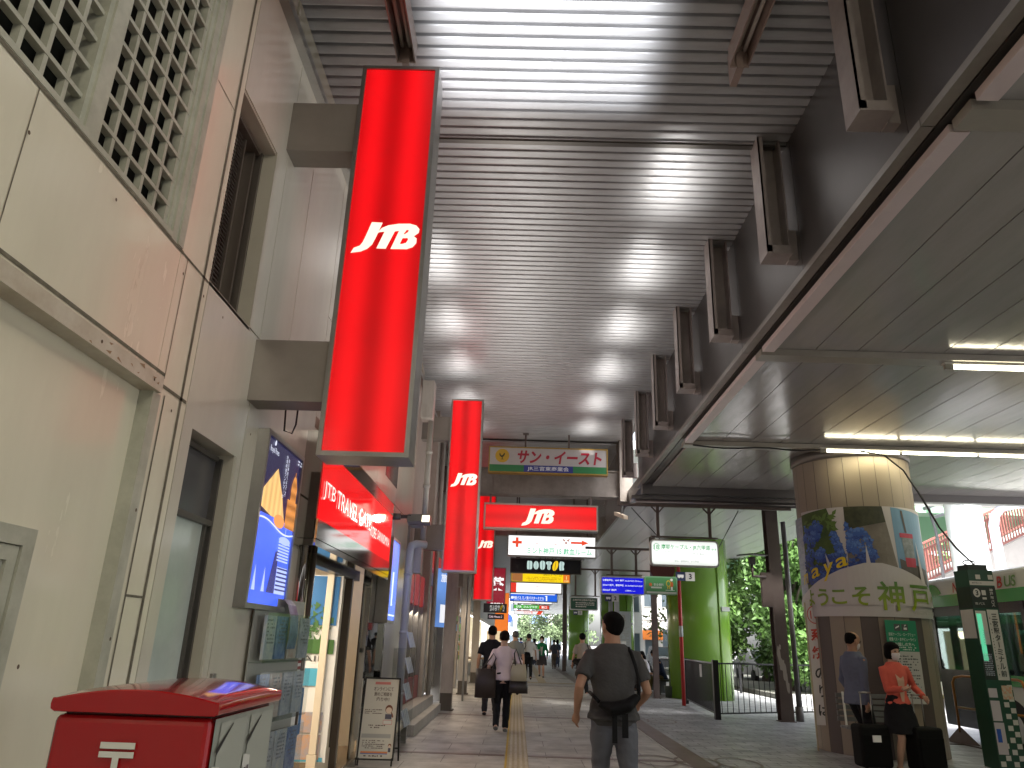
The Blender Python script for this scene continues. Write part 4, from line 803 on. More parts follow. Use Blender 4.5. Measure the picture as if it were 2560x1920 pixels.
for nm, m_, z0, z1, pick in (('upper_cladding', pc, 3.55, 4.655, None), ('lower_cladding', pc, 0, 2.3, 0), ('dark_cladding', pd, 0, 2.3, 1)):
    b = MB()
    for k in range(24):
        if pick is not None and (k % 3 == 1) != bool(pick): continue
        c = cylpatch(R(15 * k) + .0035, R(15 * k + 15) - .0035, z0, z1, PR); b.add(c.v, c.f, True)
    b.build(nm, m_, t)
b = MB(); b.tube([(PX, PY, 4.5), (PX, PY, 4.655)], PR + .03, 48); b.build('top_ring', mat('ring', (.16, .14, .12), .4, metal=.5), t)
# banner : wrapped cloth with pictures, built as curved patches on the pillar
bn = thing('welcome_banner', 'printed welcome banner with blue hydrangeas and green brush lettering wrapped round the pillar', 'banner', (PX, PY - PR, 1.98))
class Cyl:
    def __init__(s, r): s.r = r
    def at(s, x, y, off=0):
        a = R(-90) + x / s.r; r = s.r + off; return Vector((PX + r * math.cos(a), PY + r * math.sin(a), y))
CB = Cyl(PR + .03)
def cgrid(mb, x0, x1, y0, y1, off=0., nx=40, ny=1):
    vs = [CB.at(x0 + (x1 - x0) * i / nx, y0 + (y1 - y0) * j / ny, off) for j in range(ny + 1) for i in range(nx + 1)]
    mb.add(vs, [(j * (nx + 1) + i, j * (nx + 1) + i + 1, (j + 1) * (nx + 1) + i + 1, (j + 1) * (nx + 1) + i) for j in range(ny) for i in range(nx)], True); return mb
def cpoly(mb, pts, off, sub=1):
    # tessellate polygon finely enough to follow the curve
    if sub:
        q = []
        for i in range(len(pts)):
            a = pts[i]; b = pts[(i + 1) % len(pts)]; k = max(1, int(abs(b[0] - a[0]) / .12))
            q += [(a[0] + (b[0] - a[0]) * j / k, a[1] + (b[1] - a[1]) * j / k) for j in range(k)]
        pts = q
    # slice in vertical strips
    xs = [p_[0] for p_ in pts]; x0, x1 = min(xs), max(xs); n = max(1, int((x1 - x0) / .08))
    for k in range(n):
        a, b = x0 + (x1 - x0) * k / n, x0 + (x1 - x0) * (k + 1) / n
        def clip(P_, keep, X):
            o = []
            for i in range(len(P_)):
                p0, p1 = P_[i - 1], P_[i]; i0, i1 = keep(p0[0]), keep(p1[0])
                if i0 != i1: tt = (X - p0[0]) / (p1[0] - p0[0]); o.append((X, p0[1] + tt * (p1[1] - p0[1])))
                if i1: o.append(p1)
            return o
        s_ = clip(pts, lambda x: x >= a, a)
        if len(s_) > 2: s_ = clip(s_, lambda x: x <= b, b)
        if len(s_) > 2:
            L3 = [[Vector((x, y, 0)) for x, y in s_]]; k0 = len(mb.v); mb.v += [CB.at(x, y, off) for x, y in s_]
            for tr_ in tessellate_polygon(L3):
                A, B_, C_ = (L3[0][i] for i in tr_)
                if (B_ - A).cross(C_ - A).z < 0: tr_ = (tr_[0], tr_[2], tr_[1])
                mb.f.append(tuple(i + k0 for i in tr_)); mb.sm.append(False)
    return mb
# the banner is seen from about 24 degrees left of straight on: centre of view is x = -.39 (arc length)
VC = -.40
clothm = mat('banner cloth', (.50, .47, .46), .5, dirt=.08)
cgrid(MB(), VC - 1.55, VC + 1.55, 1.98, 2.62, 0, 60, 1).build('white_cloth', clothm, bn)
hill = [(VC - 1.5, 2.2), (VC - 1.05, 2.36), (VC - .7, 2.53), (VC - .3, 2.69), (VC + .05, 2.78), (VC + .3, 2.78), (VC + .6, 2.70), (VC + .9, 2.59), (VC + 1.14, 2.48), (VC + 1.5, 2.3)]
cpoly(MB(), [(VC - 1.5, 2.15)] + hill + [(VC + 1.5, 2.15)], .020).build('white_hill', clothm, bn)
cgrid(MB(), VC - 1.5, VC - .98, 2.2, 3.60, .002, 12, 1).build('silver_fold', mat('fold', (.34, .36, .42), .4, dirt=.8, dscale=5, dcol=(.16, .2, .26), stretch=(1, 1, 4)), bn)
cgrid(MB(), VC - 1.0, VC + 1.5, 2.3, 3.67, .003, 40, 1).build('cloth_backing', clothm, bn)
leafm = mat('banner green', (.03, .07, .01), .5, dirt=.8, dscale=7, dcol=(.10, .15, .02))
cpoly(MB(), [(VC - .99, 3.62), (VC - .43, 3.67), (VC - .20, 2.92), (VC - .2, 2.5), (VC - .99, 2.3)], .006).build('leaf_picture', leafm, bn)
cpoly(MB(), [(VC - .16, 3.67), (VC + .41, 3.67), (VC + .56, 2.65), (VC - .18, 2.65)], .006).build('street_picture', mat('street pic', (.13, .11, .085), .5, dirt=.8, dscale=3, dcol=(.26, .235, .19)), bn)
b = MB(); cpoly(b, [(VC - .16, 3.665), (VC + .41, 3.665), (VC + .44, 3.42), (VC - .16, 3.3)], .009); b.build('dark_foliage_picture', mat('dark pic', (.02, .024, .010), .5, dirt=.8, dscale=8, dcol=(.07, .075, .03)), bn)
cpoly(MB(), [(VC + .55, 3.66), (VC + 1.3, 3.6), (VC + 1.3, 2.3), (VC + .57, 2.5)], .006).build('sky_picture', mat('sky pic', (.13, .27, .40), .5, dirt=.15), bn)
b = MB(); cpoly(b, [(VC + .65, 3.26), (VC + .93, 3.26), (VC + .93, 3.19), (VC + .65, 3.19)], .010); cpoly(b, [(VC + .70, 2.88), (VC + .93, 2.88), (VC + .91, 2.74), (VC + .71, 2.74)], .010); b.build('cable_car_picture', mat('car red', (.42, .02, .04), .5), bn)
b = MB(); cpoly(b, [(VC + .68, 3.19), (VC + .92, 3.19), (VC + .92, 2.88), (VC + .70, 2.88)], .009); b.build('cabin_picture', mat('cabin', (.25, .28, .28), .5, dirt=.8, dscale=14, dcol=(.08, .10, .10)), bn)
b = MB(); cpoly(b, [(VC + .72, 3.62), (VC + .76, 3.62), (VC + .80, 3.27), (VC + .76, 3.27)], .010); cpoly(b, [(VC + .60, 2.86), (VC + .78, 2.80), (VC + 1.25, 2.72), (VC + 1.25, 2.3), (VC + .60, 2.5)], .008); b.build('tree_picture', mat('brown pic', (.07, .06, .045), .5), bn)
rnd = random.Random(21); cols = [(.015, .045, .22), (.035, .10, .36), (.09, .19, .48), (.008, .012, .07)]
mbs = [MB() for _ in cols]
def inpic(x, y):
    u = x - VC
    if -.99 < u < -.2: return y < 3.44 - .25 * max(0, u + .6) + .06 * math.sin(u * 17) and y > 2.4 and u < -.43 + (3.67 - y) * .3
    return -.17 < u < .22 - .25 * max(0, y - 3.1) + .04 * math.sin(y * 20) and y < 3.42 - .6 * (u + .17) + .05 * math.sin(u * 23)
cs = []
for i in range(60):
    x = rnd.uniform(VC - .99, VC + .2); y = rnd.uniform(2.5, 3.45); cs.append((x, y, rnd.uniform(.07, .13)))
kk = 0
for (cx, cy, cr_2) in sorted(cs, key=lambda c: -c[1]):
    base = 1 if cy > 2.85 else 0
    for i in range(70):
        a0 = rnd.uniform(0, 6.28); rr_ = cr_2 * math.sqrt(rnd.random()); x = cx + rr_ * math.cos(a0); y = cy + rr_ * math.sin(a0)
        if not inpic(x, y): continue
        k = base + (1 if (y - cy) > cr_2 * .35 and rnd.random() < .6 else 0) - (1 if (y - cy) < -cr_2 * .4 and rnd.random() < .7 else 0); k = 3 if k < 0 else k
        a = rnd.uniform(0, 3.1); r = rnd.uniform(.016, .034); pts = [(x + r * math.cos(a + j * 1.57) * (1 if j % 2 else .7), y + r * math.sin(a + j * 1.57) * (1 if j % 2 else .7)) for j in range(4)]
        b = mbs[k]; k0 = len(b.v); kk += 1; b.v += [CB.at(px, py, .011 + kk * .000002) for px, py in pts]; b.f.append(tuple(range(k0, k0 + 4))); b.sm.append(False)
b = MB()
for i in range(26):
    x = rnd.uniform(VC - .95, VC - .3); y = rnd.uniform(3.3, 3.6); a = rnd.uniform(0, 3.1); r = .07; cpoly(b, [(x - r * math.cos(a), y - r * math.sin(a)), (x + .03 * math.sin(a), y - .03 * math.cos(a)), (x + r * math.cos(a), y + r * math.sin(a)), (x - .03 * math.sin(a), y + .03 * math.cos(a))], .0075 + i * .00005)
b.build('leaf_shape_picture', mat('leaf shape', (.10, .18, .03), .5), bn)
for b, c in zip(mbs, cols):
    if b.v: b.build('flower_picture', mat('petal %.2f' % c[2], c, .5), bn)
b = MB(); b_ = [(( -.50, 2.72), (-.43, 2.72), (-.52, 2.95)), ((.08, 2.78), (.14, 2.78), (.10, 3.08)), ((.98, 2.5), (1.10, 2.5), (.97, 3.15))]
for tri in b_: cpoly(b, [(VC + u, z_) for u, z_ in tri], .019)
b.build('cloth_slit', clothm, bn)
b = MB(); pl_ = type('Q', (), {'at': staticmethod(lambda x, y, off=0: CB.at(x, y, off))})
FLATP = Plane((0, 0, 0), (1, 0, 0), (0, 1, 0))
def ctext(b, s_, cx, cy, w=None, h=None, bold=0., off=.028, shear=0., rot=0):
    f = MB(); text(f, FLATP, s_, cx, cy, w, h, bold, 0, shear, rot=rot)
    def put(A, B_, C_, d=0):
        if d < 6 and max(A.x, B_.x, C_.x) - min(A.x, B_.x, C_.x) > .05:
            e = sorted(((A - B_).length, (B_ - C_).length, (C_ - A).length)); L_ = [((A - B_).length, A, B_, C_), ((B_ - C_).length, B_, C_, A), ((C_ - A).length, C_, A, B_)]; L_.sort(key=lambda t_: -t_[0]); _, P_, Q_, S_ = L_[0]; M_ = (P_ + Q_) / 2; put(P_, M_, S_, d + 1); put(M_, Q_, S_, d + 1); return
        k0 = len(b.v); b.v += [CB.at(v.x, v.y, off) for v in (A, B_, C_)]; b.f.append((k0, k0 + 1, k0 + 2)); b.sm.append(False)
    for fc_ in f.f:
        for i in range(1, len(fc_) - 1): put(f.v[fc_[0]], f.v[fc_[i]], f.v[fc_[i + 1]])
ctext(b, 'm', VC - 1.0, 2.58, .14, .16, .012, .026, .3, .2); ctext(b, 'a', VC - .74, 2.66, .19, .15, .012, .026, .3, .3); ctext(b, 'y', VC - .50, 2.66, .17, .26, .012, .026, .3, .2); ctext(b, 'a', VC - .27, 2.80, .19, .15, .012, .026, .3, .3)
b.build('yellow_lettering', mat('banner yellow', (.68, .5, .01), .5), bn)
gb = mat('banner brush green', (.05, .2, .03), .5)
n_ = gb.node_tree; tcx = n_.nodes.new('ShaderNodeTexCoord'); sx_ = n_.nodes.new('ShaderNodeSeparateXYZ'); rm = n_.nodes.new('ShaderNodeMapRange'); rm.inputs[1].default_value = .12; rm.inputs[2].default_value = .62
cr_ = n_.nodes.new('ShaderNodeValToRGB'); cr_.color_ramp.elements[0].color = (.28, .36, .01, 1); cr_.color_ramp.elements[1].color = (.01, .13, .04, 1)
n_.links.new(tcx.outputs['Object'], sx_.inputs[0]); n_.links.new(sx_.outputs[2], rm.inputs[0]); n_.links.new(rm.outputs[0], cr_.inputs[0]); n_.links.new(cr_.outputs[0], n_.nodes['Principled BSDF'].inputs['Base Color'])
b = MB(); ctext(b, 'よ', VC - .90, 2.27, .17, .25, .02); ctext(b, 'う', VC - .64, 2.27, .20, .27, .022); ctext(b, 'こ', VC - .37, 2.27, .23, .22, .022); ctext(b, 'そ', VC - .05, 2.28, .25, .28, .022); ctext(b, '神', VC + .375, 2.29, .40, .43, .018); ctext(b, '戸', VC + .90, 2.27, .46, .40, .016); ctext(b, 'へ', VC + 1.32, 2.26, .26, .13, .02)
b.build('green_lettering', gb, bn)
b = MB(); ctext(b, 'WELCOME TO KOBE', VC + .98, 2.06, .6, .05, 0); b.build('grey_lettering', mat('grey print', (.34, .34, .31), .5), bn)
# hanging poster on pillar
t = thing('notice_poster', 'green and white notice poster hung on the pillar behind the couple', 'poster', (5.9, 11.78, .75)); P = Plane((5.56, 11.72, .78), (1, .10, 0))
MB().obox(P.at(.24, .35, -.006), P.r, P.u, P.n, .245, .36, .004).build('lower_sheet', mat('poster white m', (.52, .52, .49), .45, dirt=.06), t); MB().obox(P.at(.24, .93, -.004), P.r, P.u, P.n, .245, .22, .004).build('green_sheet', mat('poster green m', (.015, .22, .11), .4), t)
q = MB(); text(q, P, '摩耶ケーブル・ロープウェー', .24, .95, .42, .05, .0); text(q, P, '夜景バス・まやビューライン', .24, .88, .42, .05, .01); text(q, P, 'にお越しの方へ', .24, .81, .36, .055, .012); scribble(q, P, .05, .44, .72, .78, 2, 3); q.build('white_lettering', mat('poster print', (.7, .75, .7), .5), t)
q = MB(); q.rect(P, .13, .23, 1.0, 1.10, .001); q.rect(P, .25, .35, 1.0, 1.10, .001); scribble(q, P, .04, .44, .05, .66, 16, 5, .45, .003); q.build('ink', mat('poster ink', (.07, .08, .08), .5), t)
q = MB(); q.poly(P, [[(.15, 1.03), (.21, 1.06), (.21, 1.08), (.15, 1.05)]]); q.rect(P, .28, .33, 1.02, 1.05); q.poly(P, [[(.29, 1.06), (.33, 1.09), (.3, 1.09)]]); q.build('icon', white, t)
# vertical stop board
t = thing('stop_board', 'tall white wooden board with red and black characters leaning by the pillar', 'signboard', (4.85, 12.7, 0)); P = Plane((4.72, 12.6, .38), (1, -.25, 0))
MB().obox(P.at(.13, .93, -.02), P.r, P.u, P.n, .135, .94, .015).build('board', mat('board white', (.66, .62, .6), .5, dirt=.1), t)
q = MB(); q.obox(P.at(.275, .72, -.02), P.r, P.u, P.n, .015, 1.10, .025); q.obox(P.at(-.015, .72, -.02), P.r, P.u, P.n, .012, 1.10, .022); q.build('wood_frame', mat('pale wood', (.48, .4, .27), .5, dirt=.3), t)
q = MB(); text(q, P, '18', .12, 1.63, .13, .13, .0, 0); q.poly(P, [ell(.12, 1.63, .115, .14, 28), ell(.12, 1.63, .103, .126, 28)[::-1]], .001); text(q, P, '系', .12, 1.32, .18, .2, .03, 0); text(q, P, '統', .12, 1.05, .18, .2, .03, 0); q.build('red_lettering', mat('board red', (.5, .05, .03), .5), t)
q = MB(); text(q, P, 'の', .13, .74, .17, .17, .02, 0); text(q, P, 'り', .13, .48, .1, .18, .02, 0); text(q, P, 'ば', .13, .21, .17, .17, .02, 0); q.build('black_lettering', mat('board ink', (.03, .03, .03), .5), t)
# bench behind the couple
t = thing('bench', 'grey slatted bench against the pillar behind the couple', 'bench', (5.3, 11.5, 0)); sl = mat('slat grey', (.16, .16, .155), .5, dirt=.3)
q = MB()
for i in range(4): q.box(4.75, 5.95, 11.45 + i * .09, 11.52 + i * .09, .42, .45)
q.build('seat', sl, t); q = MB()
for i in range(5): q.box(4.75, 5.95, 11.84, 11.86, .5 + i * .08, .56 + i * .08)
q.build('backrest', sl, t)
for x in (4.85, 5.85): MB().tube([(x, 11.83, .9), (x, 11.8, .42), (x, 11.5, .4), (x, 11.4, .3), (x, 11.3, .02), (x, 11.25, .0)], .018, 8).build('leg', mat('leg white', (.55, .55, .53), .35), t)
# brown columns, pipe
for x, y, hh, w_, lb in ((5.86, 17.25, 4.66, .27, 'wide brown steel column with peeling paint at the end of the shelter'), (4.16, 23.3, 4.66, .16, 'slim brown steel column in front of the seated people'), (5.62, 92, 4.6, .2, 'distant brown column at the far end of the walkway')):
    if y > 90: x, y = 2.63, 42.5
    t = thing('brown_column', lb, 'column', (x, y, 0), 'brown columns of the bus shelter')
    q = MB(); h2 = w_ / 2; q.box(x - h2, x + h2, y, y + .014, 0, hh); q.box(x - h2, x + h2, y + w_ - .014, y + w_, 0, hh); q.box(x - .01, x + .01, y + .014, y + w_ - .014, 0, hh); q.build('shaft', brown, t)
    MB().box(x - h2 - .03, x + h2 + .03, y - .03, y + w_ + .03, 0, .02).build('base_plate', brown, t)
    if x > 5.7:
        P = Plane((x - h2, y, 0), (1, 0, 0)); q = MB(); rnd = random.Random(4); i = 0
        for (cx, cz, w0, h0) in ((.05, 1.35, .05, .25), (.1, 1.15, .07, .2), (.14, 1.0, .06, .35), (.17, .85, .04, .3), (.08, 1.5, .03, .08), (.2, .7, .03, .2)):
            q.poly(P, [smoothloop([(cx + w0 * rnd.uniform(.5, 1) * math.cos(a * .63), cz + h0 * rnd.uniform(.4, 1) * math.sin(a * .63)) for a in range(10)], 1)], .002 + i * .0006); i += 1
        q.build('peeled_paint', mat('peeled', (.36, .32, .28), .6), t)
t = MB().tube([(6.2, 17.5, 0), (6.2, 17.5, 4.3)], .055, 12).tube([(6.2, 17.5, 0), (6.2, 17.5, .3)], .085, 12); q = t.build('standpipe', mat('standpipe grey', (.14, .13, .125), .45, dirt=.3)); tag(q, 'dark grey standpipe beside the wide brown column', 'pipe')
# arm lamp on the brown column
t = thing('bracket_lamp', 'black double panel lamp on a bent bracket of the brown column', 'lamp', (5.4, 17.2, 3.0)); q = MB(); q.box(5.5, 5.74, 17.2, 17.3, 2.35, 3.1); q.tube([(5.6, 17.2, 3.0), (5.28, 17.1, 3.0), (5.28, 17.1, 3.25)], .03, 8); q.build('bracket', brown, t)
q = MB(); q.box(5.22, 5.34, 17.02, 17.14, 3.25, 3.42); q.obox((5.12, 17.05, 3.46), (1, 0, .12), (0, 1, 0), (-.12, 0, 1), .16, .11, .012); q.obox((5.45, 17.05, 3.47), (1, 0, -.08), (0, 1, 0), (.08, 0, 1), .16, .11, .012); q.build('lamp_head', black, t)
# hanging frames with bus signs
def busframe(y, x0, x1, zt, xa, xb, zs, lb, zb=None):
    q = MB(); q.box(x0, x1, y, y + .07, zt, zt + .06)
    for x in (xa, xb): q.box(x - .03, x + .03, y + .01, y + .06, zs, zt); q.bar((x - .13, y + .035, zt), (x, y + .035, zt - .14), .03); q.bar((x + .13, y + .035, zt), (x, y + .035, zt - .14), .03)
    q.box(xa - .15, xb + .15, y + .0, y + .08, zs - .0, zs + .03)
    tag(q.build('hanging_frame', brown), lb, 'frame', 'brown hanging frames of the bus stop signs')
busframe(15.8, 2.15, 5.8, 4.27, 2.95, 4.05, 3.62, 'brown frame holding the white rounded bus stop sign')
busframe(20.2, 1.8, 5.0, 3.86, 2.5, 3.15, 3.18, 'brown frame holding the blue bus stop sign'); busframe(27, 1.6, 5.0, 3.92, 2.05, 2.75, 3.02, 'brown frame holding the dark green bus stop sign')
def rsign(name, label, y, x0, x1, z0, z1, face, rim, r=.08):
    t = thing(name, label, 'sign', ((x0 + x1) / 2, y, z0)); P = Plane((x0, y, z0), (1, 0, 0)); W, H = x1 - x0, z1 - z0
    def rr(w0, h0, w1, h1, r):
        o = []
        for cx, cy, a in ((w1 - r, h0 + r, -90), (w1 - r, h1 - r, 0), (w0 + r, h1 - r, 90), (w0 + r, h0 + r, 180)):
            o += [(cx + r * math.cos(R(a + k * 18)), cy + r * math.sin(R(a + k * 18))) for k in range(6)]
        return o
    o = rr(0, 0, W, H, r); q = MB(); n = len(o); q.add([P.at(x, yy, 0) for x, yy in o] + [P.at(x, yy, -.14) for x, yy in o], [(i, (i + n), (i + 1) % n + n, (i + 1) % n) for i in range(n)] + [tuple(range(n)), tuple(range(2 * n - 1, n - 1, -1))]); q.build('box_frame', rim, t)
    MB().poly(P, [rr(.03, .03, W - .03, H - .03, r * .8)], .004).build('face', face, t); return t, P, W, H
t, P, W, H = rsign('bus_sign_eighteen', 'white rounded lit bus stop sign number 18 with green lettering', 15.75, 2.76, 4.19, 3.03, 3.57, emis('bus white', (.82, .86, .82), .85, tubes=(2, .27, 9, -.35)), mat('rim white', (.5, .5, .48), .4))
q = MB(); text(q, P, '18', .13, .38, .1, .09, .01, .01); q.poly(P, [ell(.13, .38, .075, .075, 28), ell(.13, .38, .067, .067, 28)[::-1]], .008); text(q, P, '摩耶ケーブル・JR六甲道', .74, .385, 1.02, .115, .012, .01); text(q, P, 'ゆき', 1.33, .36, .1, .05, .01, .01); q.build('green_lettering', emis('sign green lt', (.03, .42, .12), .75), t)
q = MB(); text(q, P, '青谷・護国神社、JR六甲道', .75, .10, .5, .045, 0, .01); scribble(q, P, .3, .5, .27, .3, 1, 3, .7, .01); scribble(q, P, .85, 1.2, .24, .28, 1, 5, .7, .01); q.build('small_lettering', emis('sign grey lt', (.35, .4, .37), .8), t)
t, P, W, H = rsign('bus_sign_blue', 'deep blue lit bus stop sign with three rows of white lettering', 20.1, 2.19, 3.36, 2.69, 3.15, emis('bus blue', (.008, .01, .62), 1.), mat('rim pale', (.55, .58, .62), .4), .05)
q = MB(); 
for i, s_ in enumerate(('⑨摩耶埠頭、HAT 神戸', '⑩HAT 神戸、摩耶埠頭', '⑪HAT 神戸')): text(q, P, s_, .33 - (.1 if i == 2 else 0), .36 - i * .125, .56 - (.2 if i == 2 else 0), .055, .014, .01); scribble(q, P, .64, 1.1 - (i == 2) * .2, .335 - i * .125, .375 - i * .125, 2, i + 20, .75, .01)
q.build('lettering', emis('bus white print', (.9, .93, 1), .9), t)
t, P, W, H = rsign('bus_sign_dark_green', 'dark green bus stop sign with white lettering, farthest of the three', 26.9, 1.85, 2.82, 2.55, 2.98, mat('bus green', (.015, .09, .06), .4), mat('rim pale', (.55, .58, .62), .4), .04)
q = MB(); text(q, P, '⑧神戸市立西神戸医療行', .5, .33, .8, .07, .014, .01); scribble(q, P, .2, .85, .08, .27, 3, 8, .8, .01); q.build('lettering', white, t)
t, P, W, H = rsign('bus_sign_medical', 'green painted sign with yellow ring figure beside the blue sign', 17.0, 2.83, 3.56, 2.53, 2.92, mat('medical green', (.06, .22, .08), .4), mat('rim green', (.15, .3, .17), .4), .04)
q = MB(); q.rect(P, .04, .7, .02, .06, .007); q.rect(P, .14, .38, .13, .165, .007); text(q, P, '安全乗料', .31, .21, .22, .06, .012, .008); q.build('white_print', mat('print grey', (.5, .55, .5), .5), t); q = MB(); q.poly(P, [ell(.13, .21, .035, .035)], .008); q.poly(P, [ell(.60, .22, .035, .06)], .008); q.build('red_print', mat('print orange', (.55, .12, .03), .5), t)
q = MB(); q.poly(P, [ell(.53, .24, .055, .07, 22), ell(.53, .24, .035, .05, 22)[::-1]], .008); q.rect(P, .50, .52, .12, .17, .008); q.rect(P, .54, .56, .12, .17, .008); q.build('ring_figure', mat('ring yellow', (.55, .42, .03), .5), t); q = MB(); q.poly(P, [ell(.60, .32, .03, .03)], .009); q.rect(P, .58, .62, .1, .17, .008); q.rect(P, .46, .66, .09, .1, .009); q.build('white_figure', white, t)
def busno(y, x0, z0, k, no, lb):
    t = thing('bus_number_plate', lb, 'sign', (x0, y, z0), 'bus stop number plates'); P = Plane((x0, y, z0), (1, 0, 0))
    MB().box(x0, x0 + .2 * k, y, y + .05, z0, z0 + .19 * k).build('icon_plate', mat('icon navy', (.02, .03, .08), .4), t); MB().box(x0 + .215 * k, x0 + .42 * k, y, y + .05, z0, z0 + .19 * k).build('number_board', mat('number white', (.55, .55, .53), .4), t)
    q = MB(); q.rect(P, .03 * k, .17 * k, .07 * k, .13 * k); q.rect(P, .05 * k, .08 * k, .055 * k, .07 * k); q.rect(P, .12 * k, .15 * k, .055 * k, .07 * k); q.build('bus_icon', white, t); q = MB(); text(q, P, no, .318 * k, .095 * k, None, .12 * k, .03); q.build('number', black, t)
busno(17.2, 3.58, 2.86, 1, '3', 'bus stop number plate reading 3 at the top of the red pole'); busno(24, 2.75, 2.72, 1.0, '2', 'bus stop number plate reading 2 below the blue sign'); busno(33, 2.42, 2.6, .9, '1', 'bus stop number plate reading 1 below the dark green sign')
t = thing('red_round_sign_back', 'dark red round sign seen behind the white rounded sign', 'sign', (3.6, 19.0, 2.9)); MB().tube([(3.62, 19.0, 3.28), (3.62, 19.04, 3.28)], .31, 30).build('disc', mat('disc red', (.12, .03, .025), .4), t)
t = thing('red_pole', 'red pole with a white label standing in front of the big green column', 'pole', (4.42, 20.9, 0)); MB().tube([(4.42, 20.9, 0), (4.42, 20.9, 3.6)], .05, 12).build('shaft', mat('pole red', (.42, .025, .02), .35), t); MB().tube([(4.42, 20.9, 1.7), (4.42, 20.9, 1.98)], .056, 12).build('label', mat('pole label', (.5, .55, .52), .4), t)
q = MB(); q.bar((2.4, 15.9, 4.25), (3.0, 15.9, 3.6), .015); tag(q.build('stay_rod', cable), 'thin dark stay rod left of the white rounded sign', 'rod'); q = MB(); q.bar((4.7, 15.9, 4.25), (4.2, 15.9, 3.4), .015); tag(q.build('stay_rod', cable), 'thin dark stay rod right of the white rounded sign', 'rod')
t = thing('security_camera', 'small beige box camera hung under the roof edge beside the cross beam', 'camera', (2.3, 17.2, 4.2)); q = MB(); q.obox((2.33, 17, 4.25), (.5, -1, -.4), (1, .5, 0), (0, .4, 1), .2, .06, .05); q.build('housing', mat('cam beige', (.4, .33, .26), .4), t); MB().bar((2.33, 17, 4.28), (2.4, 17.05, 4.55), .02).build('bracket', black, t)
# green columns
def gcol(x, y, r, lb, full=True):
    t = thing('green_column', lb, 'column', (x, y, 0), 'lime green round columns of the shelter'); q = MB(); q.tube([(x, y, 0), (x, y, 4.66)], r, 48); q.build('shaft', greenc, t)
    q = MB(); a = R(-62); q.tube([(x + (r + .01) * math.cos(a), y + (r + .01) * math.sin(a), 0), (x + (r + .01) * math.cos(a), y + (r + .01) * math.sin(a), 4.66)], .04, 8); q.build('rib', greenc, t)
    MB().box(x + r * .55, x + r * .8, y - r * .92, y - r * .8, 2.5, 2.62).build('number_plate', mat('plate pale', (.6, .65, .6), .4), t)
gcol(5.62, 24.0, .95, 'nearest and largest lime green column, right of the red pole'); gcol(5.72, 44, .93, 'middle lime green column behind the blue sign'); gcol(5.76, 72, .95, 'farthest lime green column behind the dark green sign'); 
# railings
def railing(a, b, lb, posts, top=1.13, step=.11, lo=.12):
    a, b = Vector(a), Vector(b); t = thing('black_railing', lb, 'railing', ((a + b) / 2)); d = b - a; L_ = d.length; up = Vector((0, 0, 1))
    q = MB(); q.bar(a + up * top, b + up * top, .05, .035); q.bar(a + up * lo, b + up * lo, .03); q.build('rail', black, t)
    q = MB(); n = int(L_ / step)
    for i in range(1, n): p_ = a + d * i / n; q.bar(p_ + up * lo, p_ + up * top, .014)
    q.build('bars', black, t)
    for f_ in posts: p_ = a + d * f_; MB().bar(p_, p_ + up * (top + .03), .07).build('post', black, t)
railing((4.35, 17.3, 0), (4.66, 21.6, 0), 'black railing running away from the camera to the green column', (0, 1)); railing((4.35, 17.3, 0), (9.5, 20.1, 0), 'black railing facing the road behind the brown column', (.35, .7), 1.13, .16)
MB().box(4.3, 4.42, 17.2, 17.32, 0, 1.2).build('railing_corner_post', black, label='thick black corner post joining the two railings', cat='post')
railing((4.9, 27.5, 0), (7.8, 27.5, 0), 'low black railing behind the seated people', (0, .5, 1), 1.0, .3)
q = MB(); q.obox((4.43, 18.9, .93), (0, 1, 0), (0, 0, 1), (1, 0, 0), .1, .14, .004); tag(q.build('tied_notice', mat('notice', (.4, .4, .42), .5)), 'small pale notice tied to the railing by the red pole', 'notice')
